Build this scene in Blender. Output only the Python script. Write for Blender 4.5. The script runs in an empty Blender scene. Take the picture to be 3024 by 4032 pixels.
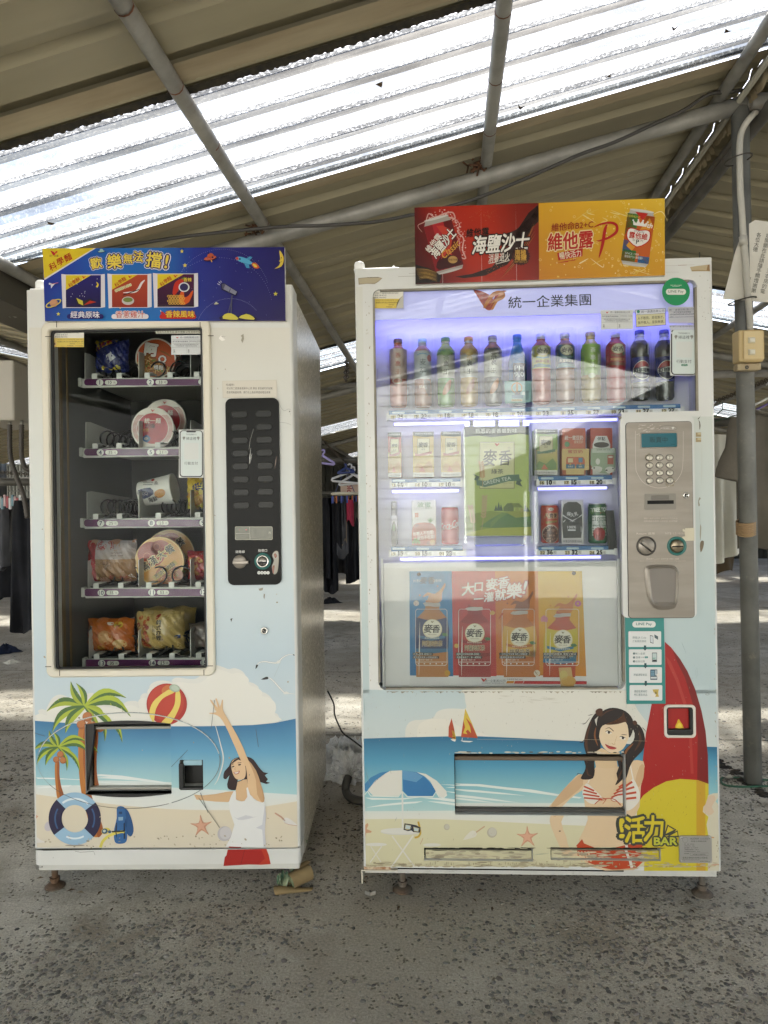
import bpy, bmesh, math, random
import numpy as np
from mathutils import Vector, Matrix, noise as mnoise
random.seed(7);rng=np.random.default_rng(7)
R=math.radians
scene=bpy.context.scene
COL=scene.collection
FPX, CX, CY, ROLL, HC=2796.0, 1512.0, 2016.0, 0.0150, 1.145
cam_d=bpy.data.cameras.new('camera')
cam_d.sensor_fit='VERTICAL';cam_d.sensor_height=36.0;cam_d.lens=FPX/4032*36
cam_d.clip_start=0.05;cam_d.clip_end=400
cam=bpy.data.objects.new('camera', cam_d);COL.objects.link(cam)
_c, _s=math.cos(ROLL), math.sin(ROLL)
cam.matrix_world=Matrix(((_c, _s, 0, 0), (0, 0, -1, 0), (-_s, _c, 0, HC), (0, 0, 0, 1)))
scene.camera=cam
SUN_EL, SUN_AZ=57.0, 4.0
world=bpy.data.worlds.new('World');scene.world=world;world.use_nodes=True
wn=world.node_tree.nodes;wl=world.node_tree.links
sky=wn.new('ShaderNodeTexSky');sky.sky_type='NISHITA';sky.sun_disc=False
sky.sun_elevation=R(SUN_EL);sky.sun_rotation=R(SUN_AZ);sky.air_density=1.0;sky.dust_density=3.0;sky.ozone_density=0.6
wn['Background'].inputs['Strength'].default_value=0.13
wl.new(sky.outputs[0], wn['Background'].inputs['Color'])
sl=bpy.data.lights.new('sun', 'SUN');sl.energy=5.0;sl.angle=R(2.4);sl.color=(1.0, 0.97, 0.93)
so=bpy.data.objects.new('sun', sl);COL.objects.link(so)
so.rotation_euler=(-R(90-SUN_EL), 0, -R(SUN_AZ));so.location=(0, 20, 30)
scene.view_settings.view_transform='Standard';scene.view_settings.look='None'
scene.view_settings.exposure=2.8;scene.view_settings.gamma=1.0;scene.view_settings.use_curve_mapping=False
cy=scene.cycles
cy.max_bounces=9;cy.diffuse_bounces=5;cy.glossy_bounces=4;cy.transparent_max_bounces=24;cy.transmission_bounces=6
cy.sample_clamp_indirect=6.0;cy.caustics_reflective=False;cy.caustics_refractive=False
def lin(c):
 return tuple((v/12.92 if v<=0.04045 else((v+0.055)/1.055)**2.4)for v in c)
def hx(h, k=1.0):
 if not isinstance(h, str):return tuple(h)[:3]
 h=h.lstrip('#')
 return tuple(v*k for v in lin(tuple(int(h[i:i+2], 16)/255 for i in(0, 2, 4))))
MATS={}
def newmat(name):
 m=bpy.data.materials.new(name);m.use_nodes=True
 MATS[name]=m
 return m, m.node_tree.nodes, m.node_tree.links, m.node_tree.nodes['Principled BSDF']
def mat(name, col, rough=0.5, metal=0.0, col2=None, scale=6.0, dirt=0.0, dirtcol='3a3227', dscale=14.0, bump=0.0, bscale=60.0, spec=0.5, stretch=None, trans=0.0, lo=0.35, hi=0.65, coat=0.0):
 if name in MATS:return MATS[name]
 m, n, l, b=newmat(name)
 b.inputs['Roughness'].default_value=rough;b.inputs['Metallic'].default_value=metal
 b.inputs['Specular IOR Level'].default_value=spec
 b.inputs['Coat Weight'].default_value=coat
 if trans:b.inputs['Transmission Weight'].default_value=trans
 tc=n.new('ShaderNodeTexCoord');src=tc.outputs['Object']
 if stretch:
  mp=n.new('ShaderNodeMapping');mp.inputs['Scale'].default_value=stretch
  l.new(src, mp.inputs[0]);src=mp.outputs[0]
 def noise(sc, det=5.0, ro=0.55):
  t=n.new('ShaderNodeTexNoise');t.inputs['Scale'].default_value=sc;t.inputs['Detail'].default_value=det
  t.inputs['Roughness'].default_value=ro
  l.new(src, t.inputs['Vector']);return t.outputs['Fac']
 def ramp(s, a, c):
  r=n.new('ShaderNodeMapRange');r.inputs['From Min'].default_value=a;r.inputs['From Max'].default_value=c
  l.new(s, r.inputs['Value']);return r.outputs[0]
 def mix(f, a, c):
  x=n.new('ShaderNodeMix');x.data_type='RGBA'
  l.new(f, x.inputs[0])
  for k, v in((6, a), (7, c)):
   if hasattr(v, 'links'):l.new(v, x.inputs[k])
   else:x.inputs[k].default_value=(*v, 1)
  return x.outputs[2]
 c=hx('808080' if col=='VCOL' else col);out=None
 if col=='VCOL':
  a=n.new('ShaderNodeVertexColor');a.layer_name='Col';out=a.outputs[0]
 elif col2:out=mix(ramp(noise(scale), lo, hi), c, hx(col2))
 if dirt>0:
  f=ramp(noise(dscale, 8.0, 0.7), 0.80-0.35*dirt, 0.92-0.2*dirt)
  g=n.new('ShaderNodeMath');g.operation='MULTIPLY';g.inputs[1].default_value=min(1, 0.35+dirt*0.6);l.new(f, g.inputs[0])
  out=mix(g.outputs[0], out if out else c, hx(dirtcol))
  rr=n.new('ShaderNodeMapRange');rr.inputs['To Min'].default_value=rough;rr.inputs['To Max'].default_value=min(1, rough+0.35)
  l.new(g.outputs[0], rr.inputs['Value']);l.new(rr.outputs[0], b.inputs['Roughness'])
 if out:l.new(out, b.inputs['Base Color'])
 else:b.inputs['Base Color'].default_value=(*c, 1)
 if bump:
  bp=n.new('ShaderNodeBump');bp.inputs['Strength'].default_value=bump;bp.inputs['Distance'].default_value=0.01
  l.new(noise(bscale, 6.0), bp.inputs['Height']);l.new(bp.outputs[0], b.inputs['Normal'])
 return m
def emit(name, col, s):
 if name in MATS:return MATS[name]
 m, n, l, b=newmat(name)
 b.inputs['Base Color'].default_value=(*hx(col), 1)
 b.inputs['Emission Color'].default_value=(*hx(col), 1);b.inputs['Emission Strength'].default_value=s
 return m
def pane(name, refl, tint=(0.95, 0.97, 0.96), rough=0.015, haze=0.03, hazecol=(0.75, 0.75, 0.72), fres=1.5):
 m, n, l, b=newmat(name);n.remove(b)
 out=n['Material Output']
 tr=n.new('ShaderNodeBsdfTransparent');tr.inputs[0].default_value=(*tint, 1)
 gl=n.new('ShaderNodeBsdfGlossy');gl.inputs['Roughness'].default_value=rough;gl.inputs[0].default_value=(1, 1, 1, 1)
 df=n.new('ShaderNodeBsdfDiffuse');df.inputs[0].default_value=(*hazecol, 1)
 fr=n.new('ShaderNodeFresnel');fr.inputs['IOR'].default_value=fres
 ad=n.new('ShaderNodeMath');ad.operation='ADD';ad.use_clamp=True;ad.inputs[1].default_value=refl
 l.new(fr.outputs[0], ad.inputs[0])
 m1=n.new('ShaderNodeMixShader');l.new(ad.outputs[0], m1.inputs[0]);l.new(tr.outputs[0], m1.inputs[1]);l.new(gl.outputs[0], m1.inputs[2])
 tc=n.new('ShaderNodeTexCoord');nz=n.new('ShaderNodeTexNoise');nz.inputs['Scale'].default_value=7;nz.inputs['Detail'].default_value=9
 nz.inputs['Roughness'].default_value=0.75;l.new(tc.outputs['Object'], nz.inputs['Vector'])
 mr=n.new('ShaderNodeMapRange');mr.inputs['From Min'].default_value=0.42;mr.inputs['From Max'].default_value=0.75
 mr.inputs['To Max'].default_value=haze*3.0;mr.inputs['To Min'].default_value=haze*0.35;l.new(nz.outputs['Fac'], mr.inputs['Value'])
 m2=n.new('ShaderNodeMixShader');l.new(mr.outputs[0], m2.inputs[0]);l.new(m1.outputs[0], m2.inputs[1]);l.new(df.outputs[0], m2.inputs[2])
 l.new(m2.outputs[0], out.inputs['Surface'])
 return m
PRINT=mat('print_ink', 'VCOL', rough=0.42, dirt=0.40, dscale=34.0, dirtcol='6d6454')
PRINTG=mat('print_gloss', 'VCOL', rough=0.22)
LABEL=mat('label_film', 'VCOL', rough=0.28)
def ray(px, py):
 a, b=(px-CX)/FPX, (CY-py)/FPX
 return Vector((a*_c+b*_s, 1.0, b*_c-a*_s))
EYE=Vector((0, 0, HC))
def gp(px, py, z=0.0):
 d=ray(px, py);return EYE+d*((z-HC)/d.z)
class Frame:
 def __init__(s, o, yaw):
  s.o=Vector(o);s.yaw=yaw
  s.ex=Vector((math.cos(yaw), -math.sin(yaw), 0));s.ey=Vector((math.sin(yaw), math.cos(yaw), 0))
 def p(s, px, py, y=0.0):
  d=ray(px, py);q=EYE-s.o
  t=(y-q.dot(s.ey))/d.dot(s.ey);w=q+d*t
  return(w.dot(s.ex), w.z)
 def w(s, x, y, z):return s.o+s.ex*x+s.ey*y+Vector((0, 0, z))
G=Frame((0, 0, 0), 0.0)
def tag(o, label=None, cat=None, group=None, kind=None):
 if label:o['label']=label
 if cat:o['category']=cat
 if group:o['group']=group
 if kind:o['kind']=kind
 return o
def thing(name, label, cat, fr=G, at=(0, 0, 0), group=None):
 o=bpy.data.objects.new(name, None);COL.objects.link(o);o.empty_display_size=0.05
 o.location=fr.w(*at);o.rotation_euler=(0, 0, -fr.yaw)
 o['_org']=[float(v)for v in at]
 return tag(o, label, cat, group)
def org(o):
 while o is not None:
  if '_org' in o:return Vector(o['_org'])
  o=o.parent
 return Vector((0, 0, 0))
def link(name, me, parent=None):
 o=bpy.data.objects.new(name, me);COL.objects.link(o)
 if parent is not None:o.parent=parent
 return o
def catmull(pts, n=8, closed=True):
 P=[Vector((p[0], p[1], p[2]if len(p)>2 else 0))for p in pts];N=len(P);out=[]
 for i in range(N if closed else N-1):
  if closed:a, b, c, d=P[i-1], P[i], P[(i+1)%N], P[(i+2)%N]
  else:a, b, c, d=P[max(i-1, 0)], P[i], P[i+1], P[min(i+2, N-1)]
  for k in range(n):
   t=k/n
   out.append(0.5*((2*b)+(c-a)*t+(2*a-5*b+4*c-d)*t*t+(3*b-a-3*c+d)*t**3))
 if not closed:out.append(P[-1])
 return out
class MB:
 """collects shapes and links them as ONE mesh object; coordinates are those of the frame its thing stands in"""
 def __init__(s):
  s.bm=bmesh.new();s.cl=s.bm.loops.layers.float_color.new('Col');s.col=None;s.mi=0
 def _fin(s, faces, smooth=False):
  for f in faces:
   f.smooth=smooth;f.material_index=s.mi
   if s.col is not None:
    for lp in f.loops:lp[s.cl]=(*s.col, 1)
  return faces
 def c(s, col):s.col=hx(col);return s
 def m(s, i):s.mi=i;return s
 def face(s, pts, smooth=False, cols=None):
  f=s.bm.faces.new([s.bm.verts.new(p)for p in pts]);s._fin([f], smooth)
  if cols:
   for lp, cc in zip(f.loops, cols):lp[s.cl]=(*hx(cc), 1)
  return f
 def box(s, x0, x1, y0, y1, z0, z1, bev=0.0, seg=2, rot=None, piv=None, axes=None):
  r=bmesh.ops.create_cube(s.bm, size=1.0);vs=r['verts']
  for v in vs:v.co=Vector(((x0+x1)/2+v.co.x*(x1-x0), (y0+y1)/2+v.co.y*(y1-y0), (z0+z1)/2+v.co.z*(z1-z0)))
  fs=list({f for v in vs for f in v.link_faces})
  if bev>0:
   es=list({e for v in vs for e in v.link_edges})
   if axes:es=[e for e in es if abs((e.verts[0].co-e.verts[1].co).normalized()[axes])>0.9]
   rr=bmesh.ops.bevel(s.bm, geom=es, offset=bev, segments=seg, profile=0.5, affect='EDGES')
   fs=list({f for f in rr['faces']}|{f for f in fs if f.is_valid});
   vs=list({v for f in fs for v in f.verts});fs=list({f for v in vs for f in v.link_faces})
  s._fin(fs)
  if rot is not None:
   pv=Vector(piv)if piv else Vector(((x0+x1)/2, (y0+y1)/2, (z0+z1)/2))
   for v in{v for f in fs for v in f.verts}:v.co=pv+rot@(v.co-pv)
  return fs
 def tube(s, pts, r, n=10, caps=True, closed=False):
  P=[Vector(p)for p in pts];N=len(P);rs=r if isinstance(r, (list, tuple))else[r]*N
  rings=[];nrm=None
  for i in range(N):
   t=(P[(i+1)%N]-P[i-1])if closed else(P[min(i+1, N-1)]-P[max(i-1, 0)])
   t.normalize()
   if nrm is None:
    nrm=t.cross(Vector((0, 0, 1)))
    if nrm.length<0.1:nrm=t.cross(Vector((0, 1, 0)))
   nrm=(nrm-t*nrm.dot(t)).normalized();bn=t.cross(nrm)
   rings.append([s.bm.verts.new(P[i]+(nrm*math.cos(2*math.pi*k/n)+bn*math.sin(2*math.pi*k/n))*rs[i])for k in range(n)])
  fs=[]
  for i in range(N if closed else N-1):
   A, B=rings[i], rings[(i+1)%N]
   for k in range(n):fs.append(s.bm.faces.new((A[k], A[(k+1)%n], B[(k+1)%n], B[k])))
  s._fin(fs, True)
  if caps and not closed:s._fin([s.bm.faces.new(rings[0][::-1]), s.bm.faces.new(rings[-1])])
  return s
 def lathe(s, prof, c=(0, 0, 0), n=24, cols=None, axis='z', caps=True, smooth=True, half=None, sy=1.0):
  """prof: (radius, height) pairs"""
  C=Vector(c);rings=[]
  a0, a1=(0, 2*math.pi)if half is None else half
  m=n if half is None else n+1
  for(r, h)in prof:
   ring=[]
   for k in range(m):
    a=a0+(a1-a0)*k/n
    x, y=r*math.cos(a), r*math.sin(a)*sy
    ring.append(s.bm.verts.new(C+(Vector((x, y, h))if axis=='z' else Vector((x, h, y))if axis=='y' else Vector((h, x, y)))))
   rings.append(ring)
  for i in range(len(prof)-1):
   A, B=rings[i], rings[i+1];fs=[]
   for k in range(m if half is None else n):
    k2=(k+1)%m
    q=(A[k], A[k2], B[k2], B[k])
    fs.append(s.bm.faces.new(q if axis!='y' else q[::-1]))
   if cols:s.col=hx(cols[i])
   s._fin(fs, smooth)
  if caps and half is None:
   s._fin([s.bm.faces.new(rings[0][::-1]if axis!='y' else rings[0]), s.bm.faces.new(rings[-1]if axis!='y' else rings[-1][::-1])])
  return s
 def prism(s, pts, y0, y1, smooth=False):
  """outline in x,z pushed from y0 to y1"""
  n=len(pts)
  A=[s.bm.verts.new((p[0], y0, p[1]))for p in pts];B=[s.bm.verts.new((p[0], y1, p[1]))for p in pts]
  fs=[s.bm.faces.new(A), s.bm.faces.new(B[::-1])]
  s._fin(fs)
  s._fin([s.bm.faces.new((A[i], B[i], B[(i+1)%n], A[(i+1)%n]))for i in range(n)], smooth)
  return s
 def grid(s, fn, nu, nv, smooth=True, wrapu=False):
  V=[[s.bm.verts.new(fn(i/nu, j/nv))for j in range(nv+1)]for i in range(nu+1)]
  s._fin([s.bm.faces.new((V[i][j], V[i+1][j], V[i+1][j+1], V[i][j+1]))for i in range(nu)for j in range(nv)], smooth)
  return s
 def build(s, name, mats, parent=None, label=None, norm=True, cat=None, group=None, kind=None):
  if norm:bmesh.ops.recalc_face_normals(s.bm, faces=s.bm.faces)
  o0=org(parent)if parent is not None else Vector((0, 0, 0))
  if o0.length>0:bmesh.ops.translate(s.bm, vec=-o0, verts=s.bm.verts)
  me=bpy.data.meshes.new(name);s.bm.to_mesh(me);s.bm.free()
  for m in(mats if isinstance(mats, (list, tuple))else[mats]):me.materials.append(m)
  o=link(name, me, parent)
  return tag(o, label, cat, group, kind)
def copy_tree(o, parent=None):
 c=o.copy();COL.objects.link(c)
 if parent is not None:c.parent=parent
 for ch in[x for x in o.children]:copy_tree(ch, c)
 return c
_tc=bpy.data.curves.new('lettering', 'FONT');_to=bpy.data.objects.new('lettering', _tc);COL.objects.link(_to)
_tc.resolution_u=2;_tc.align_x='LEFT'
_TX={}
def glyphs(txt, bold):
 k=(txt, bold)
 if k not in _TX:
  _tc.body=txt;_tc.offset=bold
  dg=bpy.context.evaluated_depsgraph_get();dg.update()
  ev=_to.evaluated_get(dg);me=ev.to_mesh()
  n=len(me.vertices);co=np.empty(n*3);me.vertices.foreach_get('co', co);co=co.reshape(-1, 3)[:, :2]
  _TX[k]=(co.copy(), [tuple(p.vertices)for p in me.polygons]);ev.to_mesh_clear()
 return _TX[k]
INK=0.85
class Print:
 """flat print on a plane (or wrapped round a cylinder) of a frame, laid out in pixels of the photograph"""
 def __init__(s, fr, y=0.0, step=0.00016, surf=None, seg=0.012):
  s.fr, s.y, s.step, s.surf, s.seg=fr, y, step, surf, seg
  s.V=[];s.F=[];s.C=[];s.lay=0;s.z=(0.0, 0.0, 1.0);s.lim=None
 def at(s, x0, y0, k):s.z=(x0, y0, k);return s
 def up(s, n=1):s.lay+=n;return s
 def _pt(s, x, y):
  px, py=s.z[0]+x*s.z[2], s.z[1]+y*s.z[2]
  if s.lim:px=min(max(px, s.lim[0](py)), s.lim[1](py))
  d=s.lay*s.step
  X, Z=s.fr.p(px, py, s.y)
  return(X, (-d-0.0004)if s.surf else(s.y-d-0.0002), Z)
 def poly(s, pts, col, n=0):
  if n:pts=[(p.x, p.y)for p in catmull(pts, n)]
  i=len(s.V);s.V+=[s._pt(*p)for p in pts];s.F.append(tuple(range(i, i+len(pts))))
  s.C.append([hx(col, INK)]*len(pts)if not isinstance(col, list)else[hx(c, INK)for c in col]);return s
 def rect(s, x0, y0, x1, y1, col, col2=None, n=1):
  """col at the top, col2 at the bottom"""
  for i in range(n):
   a, b=x0+(x1-x0)*i/n, x0+(x1-x0)*(i+1)/n
   s.poly([(a, y0), (b, y0), (b, y1), (a, y1)], [col, col, col2 or col, col2 or col])
  return s
 def rrect(s, x0, y0, x1, y1, r, col, n=4):
  pts=[]
  for(cx, cyy, a0)in((x1-r, y0+r, -90), (x1-r, y1-r, 0), (x0+r, y1-r, 90), (x0+r, y0+r, 180)):
   for k in range(n+1):
    a=R(a0+90*k/n);pts.append((cx+r*math.cos(a), cyy+r*math.sin(a)))
  return s.poly(pts, col)
 def ell(s, cx, cyy, rx, ry, col, rot=0.0, n=24, a0=0, a1=360):
  c_, s_=math.cos(R(rot)), math.sin(R(rot));pts=[]
  for k in range(n if a1-a0>=360 else n+1):
   a=R(a0+(a1-a0)*k/n);x, y=rx*math.cos(a), ry*math.sin(a);pts.append((cx+x*c_-y*s_, cyy+x*s_+y*c_))
  return s.poly(pts, col)
 def ring(s, cx, cyy, rx, ry, w, col, a0=0, a1=360, n=32, rot=0.0, wy=None):
  c_, s_=math.cos(R(rot)), math.sin(R(rot));wy=wy or w
  for k in range(n):
   q=[]
   for(aa, ins)in((k, 0), (k+1, 0), (k+1, 1), (k, 1)):
    a=R(a0+(a1-a0)*aa/n);x, y=(rx-ins*w)*math.cos(a), (ry-ins*wy)*math.sin(a)
    q.append((cx+x*c_-y*s_, cyy+x*s_+y*c_))
   s.poly(q, col)
  return s
 def line(s, pts, w, col, n=0, taper=False):
  if n:pts=[(p.x, p.y)for p in catmull(pts, n, False)]
  if taper and len(pts)==2:pts=[pts[0], ((pts[0][0]+pts[1][0])/2, (pts[0][1]+pts[1][1])/2), pts[1]]
  L, Rr=[], [];N=len(pts)
  for i, p in enumerate(pts):
   a, b=pts[max(i-1, 0)], pts[min(i+1, N-1)];dx, dy=b[0]-a[0], b[1]-a[1];q=math.hypot(dx, dy)or 1
   ww=w*(1-abs(2*i/(N-1)-1)**2*0.85 if taper else 1)/2
   L.append((p[0]-dy/q*ww, p[1]+dx/q*ww));Rr.append((p[0]+dy/q*ww, p[1]-dx/q*ww))
  for i in range(N-1):s.poly([L[i], L[i+1], Rr[i+1], Rr[i]], col)
  return s
 def star(s, cx, cyy, r, col, k=0.42, n=5, rot=-90, fat=0):
  pts=[(cx+(r if i%2==0 else r*k)*math.cos(R(rot+i*180/n)), cyy+(r if i%2==0 else r*k)*math.sin(R(rot+i*180/n)))for i in range(2*n)]
  return s.poly(pts, col, fat)
 def text(s, txt, cx, cyy, h, col, w=None, bold=0.0, rot=0.0, shear=0.0, al=0.5, out=None, vert=False):
  """h: glyph height in pixels; w: total width; out: list of (bold, colour) outlines laid below"""
  if vert:
   n=len(txt);st=(w or h*1.05*n)/n
   for i, ch in enumerate(txt):s.text(ch, cx, cyy-st*(n-1)/2+st*i, h, col, None, bold, rot, shear, 0.5, out)
   return s
  co0, F0=glyphs(txt, 0.0)
  if not len(co0):return s
  mn, mx=co0.min(0), co0.max(0);cjk=any(ord(ch)>0x2000 for ch in txt)
  k=h/(mx[1]-mn[1])if not cjk else h/0.92
  cw=(mx[0]-mn[0])*k;kx=(w/cw)if w else 1.0
  mid=(mn+mx)/2
  c_, s_=math.cos(R(rot)), math.sin(R(rot))
  for(bd, cc)in(out or[])+[(bold, col)]:
   q=hx(cc, INK);m=0 if h*s.z[2]*bd<0.35 else(4 if bd<0.06 else 10)
   for j in range(m+1):
    rb=bd*(.85 if bd>.065 else .55);dx, dy=(0, 0)if j==0 else(rb*math.cos(6.2832*j/m+.78), rb*math.sin(6.2832*j/m+.78))
    i=len(s.V);s.lay+=j*.12
    for(x, y)in co0:
     X=(x+dx-mid[0]+(0.5-al)*(mx[0]-mn[0]))*k*kx;Y=-(y+dy-mid[1])*k
     X-=shear*Y
     s.V.append(s._pt(cx+X*c_-Y*s_, cyy+X*s_+Y*c_))
    s.lay-=j*.12
    for f in F0:s.F.append(tuple(v+i for v in f));s.C.append([q]*len(f))
   if out:s.up(1.3)
  return s
 def scrib(s, x0, x1, y, h, col, n=None):
  """a line of unreadably small print"""
  x=x0
  while x<x1-h*0.4:
   wd=h*random.uniform(0.55, 0.95)
   s.rect(x, y-h/2, min(x+wd, x1), y-h/2+h*0.22, col);s.rect(x+wd*0.1, y-h*.1, min(x+wd*.9, x1), y+h*0.1, col)
   s.rect(x+wd*0.35, y-h/2, x+wd*0.55, y+h/2, col);s.rect(x, y+h*0.3, min(x+wd, x1), y+h/2, col)
   x+=wd+h*0.18
  return s
 def build(s, name, parent, mt=None, holes=(), label=None, flaps=(), solid=None):
  """holes: px rects cut out of the print; flaps: (px rect, new y, name, parent) pieces moved to a deeper plane"""
  o0=org(parent)
  bm=bmesh.new();cl=bm.loops.layers.float_color.new('Col')
  V=[bm.verts.new(Vector(v)-(o0 if not s.surf else Vector((0, 0, 0))))for v in s.V]
  for f, cc in zip(s.F, s.C):
   try:fc=bm.faces.new([V[i]for i in f])
   except ValueError:continue
   for lp, c in zip(fc.loops, cc):lp[cl]=(*c, 1)
  if s.surf:
   bmesh.ops.triangulate(bm, faces=bm.faces[:])
   for it in range(5):
    es=[e for e in bm.edges if e.calc_length()>s.seg]
    if not es:break
    bmesh.ops.subdivide_edges(bm, edges=es, cuts=1);bmesh.ops.triangulate(bm, faces=[f for f in bm.faces if len(f.verts)>3])
   for v in bm.verts:
    q=s.surf(v.co.x, v.co.z)
    if isinstance(q, tuple):nx, ny, n_=q;v.co=Vector((nx, ny, v.co.z))+Vector(n_)*-v.co.y-o0
    else:v.co=Vector((v.co.x, q+v.co.y, v.co.z))-o0
  bm.normal_update()
  for f in bm.faces:
   if f.normal.y>0:f.normal_flip()
  res=[]
  cuts=[(h, None)for h in holes]+list(flaps)
  if cuts:
   bmesh.ops.triangulate(bm, faces=bm.faces[:])
  for cu in cuts:
   (x0, y0, x1, y1)=cu[0];xm, ym=(x0+x1)/2, (y0+y1)/2
   X0, X1=s.fr.p(x0, ym, s.y)[0]-o0.x, s.fr.p(x1, ym, s.y)[0]-o0.x
   Z1, Z0=s.fr.p(xm, y0, s.y)[1]-o0.z, s.fr.p(xm, y1, s.y)[1]-o0.z
   for(pc, nr)in(((X0, 0, 0), (1, 0, 0)), ((X1, 0, 0), (1, 0, 0)), ((0, 0, Z0), (0, 0, 1)), ((0, 0, Z1), (0, 0, 1))):
    fs=[f for f in bm.faces if X0-.5<f.calc_center_median().x<X1+.5]
    g=list({e for f in fs for e in f.edges})+list({v for f in fs for v in f.verts})+fs
    bmesh.ops.bisect_plane(bm, geom=g, plane_co=pc, plane_no=nr, dist=1e-6)
   ins=[f for f in bm.faces if X0<f.calc_center_median().x<X1 and Z0<f.calc_center_median().z<Z1]
   if cu[1]is not None:
    b2=bmesh.new();c2=b2.loops.layers.float_color.new('Col')
    for f in ins:
     q=b2.faces.new([b2.verts.new(v.co+Vector((0, cu[1]-s.y, 0)))for v in f.verts])
     for a, b in zip(q.loops, f.loops):a[c2]=b[cl]
    me=bpy.data.meshes.new(cu[2]);b2.to_mesh(me);b2.free();me.materials.append(mt or PRINT)
    res.append(link(cu[2], me, cu[3]))
   bmesh.ops.delete(bm, geom=ins, context='FACES')
  me=bpy.data.meshes.new(name);bm.to_mesh(me);bm.free();me.materials.append(mt or PRINT)
  o=link(name, me, parent)
  if label:o['label']=label
  return(o, res)if flaps else o
S=Frame((0, 0, 0), R(5.1))
SL=0.2267
RIDGE, VAL=1.25, -1.95
def z_raf(u):
 per=RIDGE-VAL;t=(u-VAL)%(2*per)
 return 2.469+SL*(VAL+0.253)+SL*(t if t<per else 2*per-t)
def ground_mat():
 m, n, l, b=newmat('worn_concrete')
 tc=n.new('ShaderNodeTexCoord')
 def nz(sc, det, ro=0.6, off=0):
  mp=n.new('ShaderNodeMapping');mp.inputs['Location'].default_value=(off, off*.7, 0);l.new(tc.outputs['Object'], mp.inputs[0])
  t=n.new('ShaderNodeTexNoise');t.inputs['Scale'].default_value=sc;t.inputs['Detail'].default_value=det;t.inputs['Roughness'].default_value=ro
  l.new(mp.outputs[0], t.inputs['Vector']);return t.outputs['Fac']
 def rmp(s, a, c, t0=0.0, t1=1.0):
  r=n.new('ShaderNodeMapRange');r.inputs['From Min'].default_value=a;r.inputs['From Max'].default_value=c
  r.inputs['To Min'].default_value=t0;r.inputs['To Max'].default_value=t1;l.new(s, r.inputs['Value']);return r.outputs[0]
 def mix(f, a, c, bt='MIX'):
  x=n.new('ShaderNodeMix');x.data_type='RGBA';x.blend_type=bt
  if hasattr(f, 'links'):l.new(f, x.inputs[0])
  else:x.inputs[0].default_value=f
  for k, v in((6, a), (7, c)):
   if hasattr(v, 'links'):l.new(v, x.inputs[k])
   else:x.inputs[k].default_value=(*v, 1)
  return x.outputs[2]
 base=mix(rmp(nz(1.1, 6), 0.35, 0.68), hx('b7b0a0'), hx('d9d4c7'))
 base=mix(rmp(nz(6.5, 8, 0.7, 3), 0.42, 0.72), base, hx('a29b8b'))
 base=mix(rmp(nz(0.8, 5, 0.6, 9), 0.46, 0.66), base, hx('a39b8b'));base=mix(rmp(nz(2.6, 7, 0.65, 14), 0.56, 0.70), base, hx('958c7c'))
 fine=rmp(nz(150, 5, 0.7, 5), 0.3, 0.75, 0.62, 1.25)
 g=n.new('ShaderNodeCombineColor');
 for i in range(3):l.new(fine, g.inputs[i])
 base=mix(1.0, base, g.outputs[0], 'MULTIPLY')
 vo=n.new('ShaderNodeTexVoronoi');vo.inputs['Scale'].default_value=75;l.new(tc.outputs['Object'], vo.inputs['Vector'])
 st=rmp(vo.outputs['Distance'], 0.22, 0.34, 1.0, 0.0)
 sel=rmp(nz(17, 2, 0.5, 21), 0.5, 0.56)
 mm=n.new('ShaderNodeMath');mm.operation='MULTIPLY';l.new(st, mm.inputs[0]);l.new(sel, mm.inputs[1])
 base=mix(mm.outputs[0], base, hx('6a6456'))
 l.new(base, b.inputs['Base Color']);b.inputs['Roughness'].default_value=0.82;b.inputs['Specular IOR Level'].default_value=0.3
 add=n.new('ShaderNodeMath');add.operation='ADD';l.new(rmp(nz(90, 8, 0.75), 0.2, 0.8), add.inputs[0]);l.new(mm.outputs[0], add.inputs[1])
 bp=n.new('ShaderNodeBump');bp.inputs['Strength'].default_value=0.9;bp.inputs['Distance'].default_value=0.006
 l.new(add.outputs[0], bp.inputs['Height']);l.new(bp.outputs[0], b.inputs['Normal'])
 return m
g=MB();g.face([(-120, -120, 0), (120, -120, 0), (120, 120, 0), (-120, 120, 0)])
g.build('ground', ground_mat(), kind='structure')
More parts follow.
